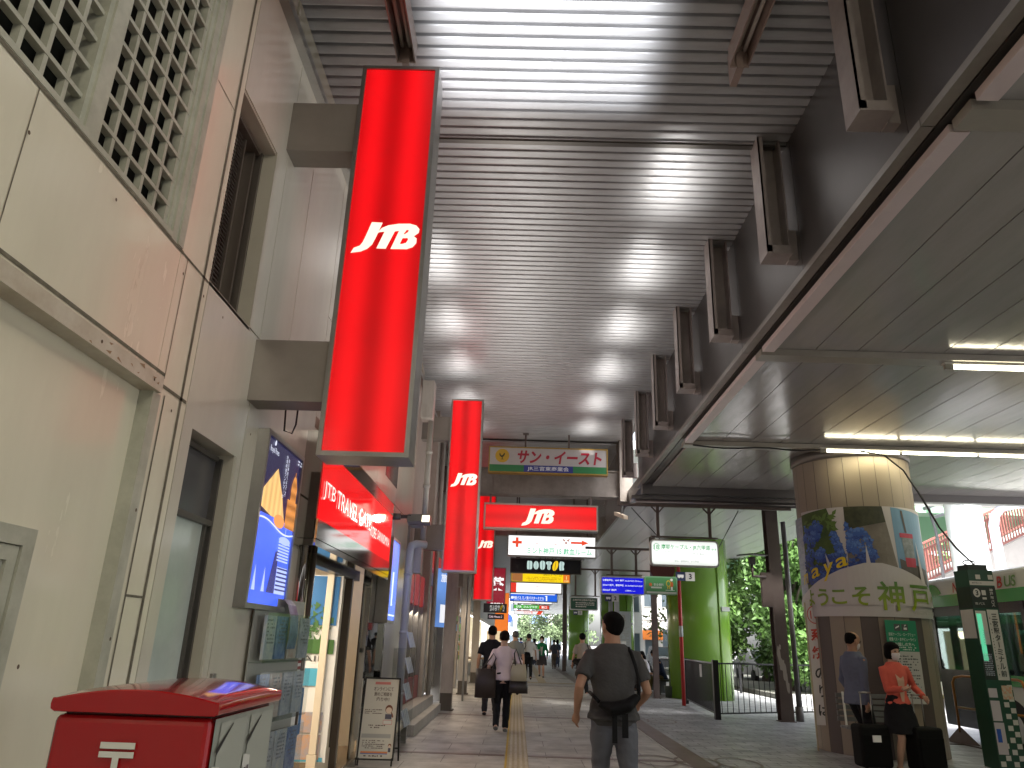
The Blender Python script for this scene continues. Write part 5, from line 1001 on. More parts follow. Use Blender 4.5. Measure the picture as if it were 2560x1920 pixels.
# bus -----------------------------------------------------------------
def bus(bx, y0, y1, lb, near=True):
    t = thing('city_bus', lb, 'bus', (bx + 1.2, (y0 + y1) / 2, -.14)); P = Plane((bx, 0, 0), (0, 1, 0)) ; P = Plane((bx, y1, 0), (0, -1, 0))   # seen from -X: right vector is -Y
    gw_ = mat('bus white paint', (.62, .62, .57), .25, coat=.5); gg = mat('bus green paint', (.03, .28, .05), .25, coat=.5); dk = mat('bus black', (.012, .014, .016), .2)
    L_ = y1 - y0
    q = MB(); q.bbox(bx + .03, bx + 2.47, y0, y1, .2, 1.0, .04); q.build('lower_body', gw_, t)
    q = MB(); q.bbox(bx + .0, bx + 2.5, y0 - .01, y1 + .01, 2.5, 2.95, .1, 4); q.build('roof', gw_, t)
    q = MB(); q.box(bx - .006, bx + 2.506, y0, y1 - .02, 2.38, 2.60); q.box(bx + .0, bx + .03, y0, y1 - 1.5, .98, 1.16); q.build('green_band', gg, t)
    q = MB(); q.poly(P, [smoothloop([(.02, 2.6), (.02, 2.82), (.35, 2.83), (.5, 2.75), (.62, 2.6)], 1)], .012); q.build('green_swoosh', gg, t)
    q = MB()
    for (a, b) in ((0, .14), (1.24, 1.34), (2.9, 3.0), (4.6, 4.7), (6.3, 6.4), (8, 8.1), (L_ - .12, L_)): q.box(bx + .02, bx + .08, y1 - b, y1 - a, .95, 2.4); q.box(bx + 2.42, bx + 2.48, y1 - b, y1 - a, .95, 2.4)
    q.box(bx + .03, bx + .07, y0, y1, 2.2, 2.4); q.box(bx + .01, bx + .05, y1 - 1.3, y1 - .05, 1.10, 1.2); q.box(bx + .012, bx + .045, y1 - 1.28, y1 - .08, .18, 1.12); q.build('window_frame', dk, t)
    q = MB(); q.box(bx + .035, bx + .04, y0, y1, 1.15, 2.2); q.box(bx + 2.45, bx + 2.455, y0, y1, 1.0, 2.2); q.box(bx + .1, bx + 2.4, y1 - .02, y1, 1.0, 2.3); q.box(bx + .1, bx + 2.4, y0, y0 + .02, 1.2, 2.3); q.build('window', glass('bus glass', (.45, .6, .55), .02, .3, refl=.4), t)
    q = MB(); 
    for i in range(8):
        for x_ in (.5, 1.3, 2.05): q.bbox(bx + x_, bx + x_ + .1, y0 + .8 + i * .95, y0 + 1.25 + i * .95, .9, 1.5, .03)
    q.build('seats', mat('seat blue', (.03, .06, .2), .7), t)
    q = MB(); q.box(bx + .5, bx + 2.4, y1 - .7, y1 - .15, .6, 1.25); q.build('dashboard', dk, t)
    for yy in (y1 - 2.2, y0 + 2.6):
        MB().tube([(bx + .02, yy, .3), (bx + .3, yy, .3)], .48, 28).build('wheel', mat('tyre', (.02, .02, .02), .8), t); MB().tube([(bx + .005, yy, .3), (bx + .05, yy, .3)], .26, 20).build('rim', mat('rim grey', (.4, .4, .4), .4, metal=.6), t)
    return t, P
t, P = bus(8.6, 5.4, 16.15, 'green and white city bus at the stop with dark doors, cropped at the right edge')
q = MB(); text(q, P, 'N', 1.12, 2.72, .16, .19, .02, .016, .2); q.build('red_letter', mat('bus red', (.5, .03, .02), .4), t); q = MB(); text(q, P, 'B', 2.53, 2.72, .15, .2, .02, .016, .2); q.build('red_letter', mat('bus red', (.5, .03, .02), .4), t)
q = MB(); text(q, P, 'ON', 1.4, 2.72, .36, .18, .02, .016, .2); text(q, P, 'STEP', 1.92, 2.72, .55, .18, .02, .016, .2); text(q, P, 'US', 2.82, 2.72, .32, .19, .02, .016, .2); q.build('green_letters', mat('bus letters', (.12, .25, .06), .4), t)
q = MB(); q.bbox(8.85, 10.6, 8.5, 13.2, 2.93, 3.25, .08); q.build('roof_unit', mat('roof beige', (.5, .46, .36), .4), t)
q = MB(); q.poly(P, [ell(1.55, 1.02, .0 + .05, .12)], .03); q.build('door_mark', mat('mark pink', (.6, .3, .3), .4), t)
t2, P2 = bus(14.2, 19.5, 31, 'second green and white city bus seen through the near bus windows')
# boarding rail + stop post
railm = mat('rail brown', (.30, .13, .03), .3, metal=.6)
t = thing('boarding_rail', 'brown metal hoop rail with triangular foot beside the bus door', 'railing', (7.9, 14.0, 0)); q = MB(); q.tube([(7.8, 14.2, .2), (7.8, 14.2, 1.0), (7.82, 14.15, 1.09), (7.88, 14.0, 1.12), (7.95, 12.6, 1.12), (7.95, 12.5, 1.1), (7.95, 12.45, 1.0), (7.95, 12.45, .2)], .022, 10); q.tube([(7.8, 14.15, .6), (7.95, 12.45, .6)], .02, 8); q.tube([(7.93, 13.0, .6), (7.93, 13.0, 1.12)], .035, 8); q.build('hoop', railm, t)
q = MB(); q.add([(7.7, 14.5, .02), (7.9, 13.8, .02), (7.8, 14.18, .3), (7.75, 14.2, .02), (7.85, 14.25, .02)], [(0, 1, 2), (0, 4, 2), (1, 2, 4)]); q.box(7.4, 8.0, 14.1, 14.2, 0, .02); q.box(7.78, 7.82, 13.5, 14.7, 0, .025); q.build('foot', brown, t)
t = thing('stop_post', 'square information post of the bus stop in green and white check with timetables', 'post', (6.9, 11.3, 0))
# leaning perspective only: real vertical post
sx, sy, sw = 6.62, 11.2, .36
dg = mat('post dark green', (.012, .065, .038), .4, dirt=.15); pk = mat('post ink', (.015, .025, .022), .4)
MB().box(sx, sx + sw, sy, sy + sw, 0, 2.66).build('shaft', dg, t); q = MB(); q.box(sx + .04, sx + sw - .04, sy + .04, sy + sw - .04, 2.66, 2.74); q.build('cap', pk, t)
P = Plane((sx, sy, 0), (1, 0, 0)); PL = Plane((sx, sy + sw, 0), (0, -1, 0))
q = MB(); q.rect(P, 0, sw, 2.12, 2.42); q.rect(PL, 0, sw, 2.12, 2.42); q.build('black_panel', pk, t); MB().rect(P, .0, .16, 1.15, 1.6, .003).build('black_panel', pk, t)
wm = mat('post white', (.56, .55, .52), .45, dirt=.1)
q = MB(); q.rect(P, .0, sw, 2.44, 2.5); q.rect(P, .18, .34, 1.15, 2.1, .004); q.rect(P, .01, .16, 1.62, 2.08, .004); q.rect(PL, 0.02, .34, 1.7, 2.1)
rnd = random.Random(3)
for i in range(34):
    z = .05 + i * .075
    if 1.08 < z < 2.5: continue
    q.rect(P, .2 + (i % 2) * .08, .27 + (i % 2) * .08, z, z + .065, .005)
    if i > 30 or i < 4: q.rect(P, .02 + (i % 2) * .08, .09 + (i % 2) * .08, z, z + .065, .005)
q.build('white_pattern', wm, t)
q = MB(); q.rect(P, .012, .14, .62, .88, .006); q.rect(P, .012, .15, .2, .6, .006); q.rect(P, .01, .13, .92, 1.04, .006); q.build('notice_sheet', mat('notice lilac', (.5, .46, .5), .5), t); q = MB(); q.rect(P, .03, .09, .35, .52, .009); q.build('blue_label', mat('label blue', (.02, .09, .45), .5), t); q = MB(); q.rect(P, .2, .34, .9, 1.08, .008); q.build('colour_notice', mat('colour notice', (.45, .5, .4), .5, dirt=.9, dscale=25, dcol=(.6, .15, .05)), t)
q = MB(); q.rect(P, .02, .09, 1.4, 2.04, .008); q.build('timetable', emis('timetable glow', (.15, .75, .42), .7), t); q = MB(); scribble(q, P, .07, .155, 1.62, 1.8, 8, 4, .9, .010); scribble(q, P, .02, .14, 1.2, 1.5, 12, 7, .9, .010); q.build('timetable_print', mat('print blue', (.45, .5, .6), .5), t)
q = MB(); text(q, P, '三宮駅ターミナル前', .27, 1.62, .08, .86, .02, .010, vertical=True); scribble(q, P, .2, .21, 1.2, 2.0, 20, 3); text(q, P, '神戸市バス', .1, 2.47, .14, .03, 0, .01); q.build('black_lettering', pk, t)
q = MB(); q.poly(P, [ell(.08, 2.33, .052, .062, 24)], .007); text(q, P, '市バス', .1, 2.18, .14, .04, .01, .008); text(q, P, '神戸市バス', .29, 2.27, .05, .26, .02, .008, vertical=True); q.rect(P, .15, .21, 2.3, 2.37, .007); q.rect(P, .15, .21, 2.24, 2.27, .007); q.build('white_lettering', wm, t); q = MB(); text(q, P, '3', .08, 2.33, None, .075, .03, .010); q.build('number', pk, t)
t = thing('information_cable', 'black cable sagging from the lamp trough down to the stop post', 'cable', (6.5, 11.5, 2.7)); q = MB(); pts = [(5.45, 11.6, 4.52), (5.8, 11.55, 4.45), (6.05, 11.5, 4.2), (6.25, 11.45, 3.75), (6.42, 11.4, 3.3), (6.6, 11.35, 2.98), (6.78, 11.3, 2.76)]; q.tube(pts, .013, 6); q.tube([(a + .012, b, c - .01 + .012 * (i % 2)) for i, (a, b, c) in enumerate(pts)], .009, 6); q.tube([(6.72 + .09 * math.cos(a * .5), 11.3, 2.77 + .035 * math.sin(a * .5)) for a in range(13)], .009, 6); q.build('strand', cable, t)
q = MB(); pts = [(2.8 + i * .25, 11.72, 4.57 - .04 * abs(math.sin(i * .7))) for i in range(12)]; q.tube(pts, .013, 6); tag(q.build('cable', cable), 'wavy black cable clipped along the lamp trough', 'cable')
# suitcases
def suitcase(x, y, rz, lb, w_=.38, d_=.24, h_=.56, tagc=None):
    t = thing('suitcase', lb, 'suitcase', (0, 0, 0)); MB().bbox(-w_ / 2, w_ / 2, -d_ / 2, d_ / 2, .05, h_, .04, 3).build('shell', mat('case black', (.004, .004, .004), .7, spec=.15), t)
    q = MB(); q.box(-w_ / 2 + .03, w_ / 2 - .03, -d_ / 2 - .012, -d_ / 2 + .01, .1, h_ - .12); q.build('front_pocket', mat('case black 2', (.005, .005, .005), .8, spec=.1), t)
    for sx_ in (-1, 1): MB().tube([(sx_ * (w_ / 2 - .05), -d_ / 2 + .04, .03), (sx_ * (w_ / 2 - .05) + .02, -d_ / 2 + .04, .03)], .03, 10).build('wheel', black, t)
    q = MB(); q.tube([(-.07, .03, h_), (-.07, .03, h_ + .38)], .009, 6); q.tube([(.07, .03, h_), (.07, .03, h_ + .38)], .009, 6); q.tube([(-.08, .03, h_ + .385), (.08, .03, h_ + .385)], .014, 6); q.build('handle', alu, t)
    if tagc: MB().box(-.06, .05, -d_ / 2 - .03, -d_ / 2 - .014, h_ - .2, h_ - .12).build('tag', white, t)
    t.location = (x, y, 0); t.rotation_euler = (0, 0, rz); return t
suitcase(4.72, 10.75, .1, 'black suitcase with a white tag at the feet of the man in the blue jacket', .42, .26, .56, True); suitcase(5.35, 10.62, .25, 'black suitcase with raised handle held by the woman in coral', .42, .26, .56)
# ================================================================== PEOPLE
def remesh(mb, name, m, parent, vox, smooth=2, disp=0., seed=0):
    me = mb.mesh(name, None); o = bpy.data.objects.new(name, me); COL.objects.link(o)
    r = o.modifiers.new('r', 'REMESH'); r.mode = 'VOXEL'; r.voxel_size = vox; r.use_smooth_shade = True
    s = o.modifiers.new('s', 'SMOOTH'); s.iterations = smooth; s.factor = .5
    dg = bpy.context.evaluated_depsgraph_get(); dg.update(); nm = bpy.data.meshes.new_from_object(o.evaluated_get(dg))
    if disp:
        for v in nm.vertices:
            p_ = v.co * 9 + Vector((seed, 0, 0)); q_ = Vector((v.co.x * 14, v.co.y * 14, v.co.z * 17 + seed)); v.co += v.normal * ((mnoise.noise(p_) * .6 + mnoise.noise(q_) * .7) * disp)
    nm.materials.append(m)
    for p_ in nm.polygons: p_.use_smooth = True
    o.modifiers.clear(); o.data = nm; nm.name = name; bpy.data.meshes.remove(me); o.parent = parent; return o
def ik(a, c, l1, l2, pole):
    a, c, pole = Vector(a), Vector(c), Vector(pole); d = c - a; L_ = min(d.length, (l1 + l2) * .999); dn = d.normalized(); c = a + dn * L_
    k = (l1 * l1 - l2 * l2 + L_ * L_) / (2 * L_); h = math.sqrt(max(l1 * l1 - k * k, 0)); pn = (pole - pole.dot(dn) * dn).normalized(); return a + dn * k + pn * h, c
def limb(mb, a, b, c, r, n=12):
    P_ = [a, a.lerp(b, .35), a.lerp(b, .75), b, b.lerp(c, .3), b.lerp(c, .7), c]; mb.tube(P_, r, n)
SKIN = mat('skin', (.42, .24, .16), .5, spec=.3); SKIN2 = mat('skin fair', (.5, .31, .22), .5, spec=.3)
HAIR = mat('hair black', (.004, .0035, .0035), .75, bump=.4, bscale=150, spec=.1); HAIRB = mat('hair brown', (.012, .006, .0055), .75, bump=.4, bscale=150, spec=.1)
SHOE = mat('shoe dark', (.015, .014, .014), .4); SHOEW = mat('shoe white', (.5, .5, .48), .5)
def person(label, x, y, rz, H=1.7, vox=.02, top=('tee', (.1, .1, .1)), bottom=('trousers', (.02, .02, .022)), hair='short', hairm=None, skin=None, wr=None, feet=None, lean=0., headturn=0., headtilt=0., mask=False, shoes=None, sit=False, build_=1., female=False, grp=None):
    t = thing('person', label, 'person', (0, 0, 0), grp); skin = skin or SKIN; hairm = hairm or HAIR
    B = build_; hipz = .52 * H if not sit else .30 * H
    dz = hipz - .52 * H
    def z(f): return f * H + dz
    ly = lambda f: math.tan(lean) * (f - .52) * H           # forward shift with height
    fw = .92 if female else 1.
    # torso rings: f, rx, ry
    def torso(mb, inf=0., z0=.47, z1=.84, skirt=0):
        R_ = [(.47, .085, .062), (.50, .096, .070), (.53, .097, .070), (.58, .088, .064), (.63, .086, .064), (.68, .094, .067), (.73, .101, .068), (.77, .102, .062), (.80, .088, .052), (.825, .064, .048), (.842, .047, .043), (.852, .040, .038)]
        rs = []
        for f, a, b in R_:
            if f < z0 - 1e-6 or f > z1 + 1e-6: continue
            hip = 1.06 if female and f < .56 else 1.; wst = .9 if female and .57 < f < .66 else 1.
            rs.append((0, ly(f), z(f), (a * B * fw * hip * wst) * H + inf, (b * B * hip * wst) * H + inf))
        mb.rings(rs, 20)
    sh = [Vector((s * .108 * H * fw * B ** .5, ly(.79), z(.787))) for s in (-1, 1)]
    hp = [Vector((s * .050 * H, 0, z(.50))) for s in (-1, 1)]
    if feet is None: feet = [(-.055 * H, .09 * H, 0), (.055 * H, -.11 * H, .03 * H)]
    legs = []
    for s, f_ in enumerate(feet):
        an = Vector((f_[0], f_[1], f_[2] + .045 * H)); k, an = ik(hp[s], an, .245 * H, .235 * H, (0, 1, .25)); legs.append((hp[s], k, an))
    if wr is None: wr = [(-.15 * H, .04 * H, z(.47)), (.15 * H, -.02 * H, z(.47))]
    arms = []
    for s, w_ in enumerate(wr):
        e, w2 = ik(sh[s], Vector(w_), .172 * H, .150 * H, ((-1, 1)[s] * .35, -1, -.1)); arms.append((sh[s], e, w2))
    # head
    hc = Vector((0, ly(.93) + .012 * H, z(.925))); HM = Matrix.Translation(hc) @ Matrix.Rotation(headturn, 4, 'Z') @ Matrix.Rotation(headtilt, 4, 'X') @ Matrix.Diagonal((1.12, 1.1, 1.06, 1))
    def head(mb, inf=0., zlo=-9):
        h = MB(); k = H / 1.7
        h.rings([(0, .012 * k, -.112 * k, .028 * k, .030 * k), (0, .014 * k, -.098 * k, .045 * k, .052 * k), (0, .006 * k, -.07 * k, .058 * k, .072 * k), (0, .0, -.03 * k, .068 * k, .086 * k), (0, -.004 * k, .01 * k, .074 * k, .094 * k), (0, -.006 * k, .05 * k, .074 * k, .094 * k), (0, -.008 * k, .08 * k, .062 * k, .08 * k), (0, -.01 * k, .103 * k, .036 * k, .05 * k), (0, -.01 * k, .112 * k, .012 * k, .02 * k)], 16)
        h.rings([(0, .080 * k, -.045 * k, .014 * k, .012 * k), (0, .092 * k, -.035 * k, .016 * k, .020 * k), (0, .088 * k, -.015 * k, .010 * k, .012 * k), (0, .082 * k, .01 * k, .006 * k, .006 * k)], 8)
        for s in (-1, 1): h.rings([(s * .072 * k, -.005 * k, -.042 * k, .008 * k, .012 * k), (s * .080 * k, -.008 * k, -.02 * k, .008 * k, .018 * k), (s * .080 * k, -.010 * k, .005 * k, .006 * k, .016 * k), (s * .076 * k, -.008 * k, .018 * k, .004 * k, .008 * k)], 8)
        h.xf(HM); mb.add(h.v, h.f, True)
    b = MB(); torso(b, -.006)
    b.tube([(0, ly(.8), z(.80)), (0, ly(.85), z(.85)), hc + Vector((0, -.01, -.03 * H))], [.048 * H * B ** .5, .038 * H * B ** .5, .037 * H], 12)
    head(b)
    for a, k, an in legs:
        limb(b, a, k, an, [v * H * B ** .5 for v in (.050, .048, .036, .031, .033, .026, .020)]); b.tube([an + Vector((0, -.03 * H, -.02 * H)), an + Vector((0, .03 * H, -.025 * H)), an + Vector((0, .10 * H, -.035 * H))], [.022 * H, .024 * H, .016 * H], 8)
    for i, (a, e, w2) in enumerate(arms):
        a2 = a + Vector(((-1, 1)[i] * .004, 0, 0)); limb(b, a2, e, w2, [v * H * (.85 if female else 1) * B ** .3 for v in (.030, .027, .023, .0215, .0225, .018, .0145)])
        # hand: palm + fingers
        d = (w2 - e).normalized(); s = (-1, 1)[i]; side = Vector((0, 1, 0)); side = (side - side.dot(d) * d).normalized(); nrm = d.cross(side) * s
        pc_ = w2 + d * .035 * H; b.tube([w2 - d * .005 * H, w2 + d * .018 * H, pc_, w2 + d * .052 * H], [.013 * H, .017 * H, .021 * H, .019 * H], 10, ry=None)
        for f_ in range(4):
            o = side * (.0165 - .011 * f_) * H; ln = (.040, .046, .043, .034)[f_] * H; p0 = w2 + d * .045 * H + o; p1 = p0 + d * ln * .5 - nrm * .004 * H; p2 = p1 + d * ln * .42 - nrm * (.010 + .002 * f_) * H
            b.tube([p0, p1, p2], [.0062 * H, .0055 * H, .0042 * H], 6)
        p0 = w2 + d * .015 * H + side * .015 * H; b.tube([p0, p0 + d * .022 * H + side * .014 * H, p0 + d * .042 * H + side * .014 * H - nrm * .008 * H], [.008 * H, .007 * H, .005 * H], 6)
    remesh(b, 'body', skin, t, vox, 1)
    # top
    kind, col = top[0], top[1]; tm = mat('cloth %s %.3f %.3f %.3f' % (kind, *col), col, .85, bump=.35, bscale=30, spec=.2, dirt=.12, dscale=4)
    b = MB(); loose = .016 if kind != 'jacket' else .026; low = {'tee': .495, 'shirt': .50, 'jacket': .44, 'cardigan': .52}[kind]
    torso(b, loose * .8, .50 if low >= .5 else .47, .843)
    if low < .5: b.rings([(0, ly(low), z(low), .10 * H * B + .03, .078 * H * B + .03), (0, ly(.52), z(.52), .100 * H * B + .022, .074 * H * B + .022)], 20)
    for i, (a, e, w2) in enumerate(arms):
        s = (-1, 1)[i]; a2 = a + Vector((-s * .045 * H, 0, .006 * H))
        if kind == 'tee': b.tube([a2, a, a.lerp(e, .35), a.lerp(e, .72)], [.026 * H, .034 * H, .036 * H, .039 * H * B ** .5], 14)
        elif kind == 'shirt': b.tube([a2, a, a.lerp(e, .5), a.lerp(e, .9)], [.026 * H, .034 * H, .035 * H, .035 * H], 14)
        else: b.tube([a2, a, a.lerp(e, .5), e, e.lerp(w2, .5), e.lerp(w2, .95)], [.028 * H, .035 * H, .033 * H, .030 * H, .028 * H, .026 * H], 14)
    if low < .5: pass
    remesh(b, {'tee': 't_shirt', 'shirt': 'shirt', 'jacket': 'jacket', 'cardigan': 'cardigan'}[kind], tm, t, max(vox, .011), 5, .008 if vox < .02 else .005, x * 7)
    if kind == 'jacket' and len(top) > 2:
        b = MB(); k0 = len(b.v); torso(b, .020, .47, .82); b.v = [v + Vector((0, .034, 0)) for v in b.v]; b.v = [Vector((v.x * .6, v.y, v.z)) for v in b.v]; remesh(b, 'inner_shirt', mat('inner black', (.008, .008, .010), .8, spec=.2), t, .014, 2)
    elif len(top) > 2:     # contrasting inner front panel and collar
        b = MB(); wv = .035 * H; fy = lambda f: ly(f) + (.066 if f < .79 else .05) * H * B + loose + .004
        b.add([(-wv * .3, fy(.52), z(.53)), (wv * .3, fy(.52), z(.53)), (wv * .9, fy(.7) + .004, z(.70)), (-wv * .9, fy(.7) + .004, z(.70)), (wv, fy(.81) - .02, z(.815)), (-wv, fy(.81) - .02, z(.815))], [(0, 1, 2, 3), (3, 2, 4, 5)]); o = b.build('inner_top', mat('inner %.2f' % top[2][0], top[2], .8), t)
    # bottom
    kind, col = bottom[0], bottom[1]; bmt = mat('cloth %s %.3f %.3f %.3f' % (kind, *col), col, .85, bump=.3, bscale=24, spec=.2, dirt=.12, dscale=4)
    b = MB(); b.rings([(0, 0, z(.46), .07 * H, .052 * H), (0, 0, z(.49), .094 * H * B * (1.05 if female else 1), .070 * H * B), (0, ly(.53), z(.53), .098 * H * B * (1.08 if female else 1), .074 * H * B), (0, ly(.585), z(.585), .084 * H * B, .062 * H * B)], 18)
    if kind == 'trousers':
        for a, k, an in legs: limb(b, a, k, an + Vector((0, 0, -.012 * H)), [v * H * B ** .5 for v in (.058, .056, .046, .041, .040, .036, .034)], 14)
    else:
        kz = z(.29); b.rings([(0, .03, kz, .145 * H, .125 * H), (0, .02, z(.38), .135 * H, .112 * H), (0, .005, z(.46), .122 * H, .096 * H), (0, 0, z(.53), .100 * H, .078 * H)], 22)
    remesh(b, kind, bmt, t, max(vox, .011), 3, .010 if vox < .02 else .005, y * 3)
    sm = shoes or SHOE
    for a, k, an in legs:
        b = MB(); dn = Vector((0, 1, 0)) if not sit else Vector((0, 1, 0)); g = an + Vector((0, 0, -.032 * H))
        b.tube([g + Vector((0, -.038 * H, 0)), g + Vector((0, -.01 * H, .006 * H)), g + Vector((0, .05 * H, -.002 * H)), g + Vector((0, .105 * H, -.006 * H)), g + Vector((0, .118 * H, -.008 * H))], [.016 * H, .026 * H, .026 * H, .022 * H, .010 * H], 12); b.build('shoe', sm, t)
    # hair
    k = H / 1.7; b = MB()
    if hair in ('short', 'buzz', 'balding'):
        e = .010 if hair == 'short' else .005; b.rings([(0, -.035 * k, -.055 * k, .045 * k, .05 * k), (0, -.028 * k, -.02 * k, .066 * k + e, .068 * k + e), (0, -.018 * k, .02 * k, .074 * k + e, .082 * k + e), (0, -.010 * k, .055 * k, .075 * k + e, .092 * k + e), (0, -.010 * k, .085 * k, .064 * k + e, .082 * k + e), (0, -.01 * k, .108 * k, .036 * k + e, .05 * k + e), (0, -.01 * k, .117 * k + e * .6, .01 * k + e, .02 * k)] if hair != 'balding' else [(0, -.035 * k, -.06 * k, .045 * k, .05 * k), (0, -.03 * k, -.02 * k, .067 * k + e, .066 * k + e), (0, -.028 * k, .04 * k, .074 * k + e, .074 * k + e), (0, -.035 * k, .075 * k, .062 * k + e, .06 * k + e), (0, -.035 * k, .095 * k, .03 * k, .03 * k)], 18)
    elif hair == 'bob':
        b.rings([(0, -.018 * k, -.10 * k, .078 * k, .062 * k), (0, -.016 * k, -.06 * k, .092 * k, .080 * k), (0, -.016 * k, -.03 * k, .094 * k, .084 * k), (0, -.016 * k, .01 * k, .090 * k, .088 * k), (0, -.006 * k, .06 * k, .088 * k, .104 * k), (0, -.008 * k, .09 * k, .074 * k, .092 * k), (0, -.01 * k, .118 * k, .044 * k, .058 * k), (0, -.01 * k, .130 * k, .012 * k, .02 * k)], 18)
    elif hair == 'long':
        b.rings([(0, -.04 * k, -.22 * k, .06 * k, .03 * k), (0, -.035 * k, -.12 * k, .082 * k, .055 * k), (0, -.022 * k, -.04 * k, .086 * k, .078 * k), (0, -.012 * k, .03 * k, .088 * k, .094 * k), (0, -.008 * k, .08 * k, .078 * k, .096 * k), (0, -.01 * k, .118 * k, .044 * k, .058 * k), (0, -.01 * k, .128 * k, .012 * k, .02 * k)], 18)
    b.xf(HM); remesh(b, 'hair', hairm, t, max(vox * .8, .009), 1, .003, 5)
    if hair in ('bob', 'long', 'short') and vox < .02 and mask:       # face opening: re-cover face with a mask and skin-coloured front
        b = MB(); b.rings([(0, .030 * k, -.09 * k, .035 * k, .04 * k), (0, .030 * k, -.04 * k, .052 * k, .062 * k), (0, .030 * k, .02 * k, .056 * k, .068 * k), (0, .03 * k, .045 * k, .05 * k, .06 * k)], 14); b.xf(HM); remesh(b, 'face', skin, t, .009, 1)
    if mask:
        b = MB(); b.rings([(0, .034 * k, -.108 * k, .03 * k, .04 * k), (0, .036 * k, -.075 * k, .052 * k, .066 * k), (0, .036 * k, -.035 * k, .060 * k, .070 * k), (0, .036 * k, -.015 * k, .056 * k, .064 * k)], 14); b.xf(HM); b.build('face_mask', mat('mask white', (.62, .58, .6), .7), t)
    if vox < .02:
        b = MB()
        for s in (-1, 1): b.ball((s * .028 * k, .088 * k, .005 * k), .011 * k, 1.2, .8, .7, 6); b.rings([(s * .028 * k, .092 * k, .022 * k, .016 * k, .006 * k), (s * .028 * k, .090 * k, .027 * k, .014 * k, .005 * k)], 8)
        b.xf(HM); b.build('eye', mat('eye dark', (.02, .015, .012), .2), t)
    t.location = (x, y, 0); t.rotation_euler = (0, 0, rz)
    t['_'] = 0; del t['_']
    return t, dict(sh=sh, hp=hp, arms=arms, legs=legs, z=z, HM=HM, ly=ly)
def loc2w(t, p_):
    M = Matrix.Translation(t.location) @ Matrix.Rotation(t.rotation_euler.z, 4, 'Z'); return M @ Vector(p_)
def tote(lb, x, y, z0, z1, w0, w1, d_, c1, c2=None, hz=.25, hx=.0, split=.5, rz=0, nm='tote_bag'):
    t = thing(nm, lb, 'bag', (x, y, z0)); 
    def body(a, b_, m_, name, e=0.):
        q = MB(); wa = w0 + (w1 - w0) * (a - z0) / (z1 - z0) + e; wb_ = w0 + (w1 - w0) * (b_ - z0) / (z1 - z0) + e
        q.rings([(x, y, a, wa / 2, d_ / 2 + e), (x, y, (a + b_) / 2, (wa + wb_) / 4 + .006, d_ / 2 + .008 + e), (x, y, b_, wb_ / 2, d_ / 3 + e)], 20)
        for v in q.v:          # square the plan
            dx, dy = v.x - x, v.y - y; s_ = 1 / max(abs(dx) / (max(wa, wb_) / 2 + .01), abs(dy) / (d_ / 2 + .01), .7); v.x = x + dx * min(s_, 1.15); v.y = y + dy * min(s_, 1.15)
        q.build(name, m_, t)
    if c2: body(z0, z0 + (z1 - z0) * split, c2, 'lower_body', .003); body(z0 + (z1 - z0) * split, z1, c1, 'body')
    else: body(z0, z1, c1, 'body')
    q = MB()
    for s in (-1, 1): q.tube([(x - w1 * .28, y + s * d_ * .3, z1 - .04), (x - w1 * .16 + hx, y + s * .03, z1 + hz * .7), (x + hx, y + s * .02, z1 + hz), (x + w1 * .16 + hx, y + s * .03, z1 + hz * .7), (x + w1 * .28, y + s * d_ * .3, z1 - .04)], .011, 8)
    q.build('handle', c2 or c1, t); return t
def sling(lb, pts, rad, m_, nm='sling_bag', strap=None, extra=None):
    c = sum((Vector(p_) for p_ in pts), Vector()) / len(pts); t = thing(nm, lb, 'bag', c); q = MB(); q.tube(pts, rad, 14, ry=.55); remesh_local(q, 'body', m_, t, .011)
    if strap: MB().tube(strap, .015, 8, ry=.4).build('strap', m_, t)
    if extra: extra(t)
    return t
def remesh_local(q, name, m_, t, vox):
    base = t.location.copy(); q.v = [v - base for v in q.v]; remesh(q, name, m_, t, vox, 2, .006, 3)
BLK = mat('bag black', (.005, .005, .006), .7, bump=.3, bscale=30, spec=.2)
# 1 man in grey tee, nearest
H = 1.73
person('man in grey t-shirt and grey trousers walking away with a black bag across his back', .84, 6.8, .04, H, .009, ('tee', (.068, .066, .066)), ('trousers', (.125, .13, .15)), 'buzz', feet=[(-.085, .10, 0), (.17, -.16, .02)], wr=[(-.31, .02, .90), (.25, .20, .96)], headturn=.45, headtilt=.22, build_=1.14, skin=mat('skin tan', (.36, .2, .13), .5, spec=.3))
t, = (sling('black sling bag slung across the back of the man in the grey t-shirt', [(.70, 6.60, .99), (.80, 6.575, .95), (.93, 6.575, .98), (1.02, 6.60, 1.05)], [.05, .105, .10, .06], BLK, strap=[(1.03, 6.63, 1.03), (1.04, 6.66, 1.18), (1.01, 6.665, 1.30), (.985, 6.70, 1.385), (.97, 6.76, 1.43), (.965, 6.83, 1.41)]),)
q = MB(); q.box(.80, .84, 6.56, 6.575, .70, .92); q.box(.88, .93, 6.56, 6.575, .74, .92); q.tube([(.70, 6.62, 1.0), (.66, 6.7, 1.04), (.64, 6.8, 1.06)], .015, 8); q.build('loose_strap', BLK, t)
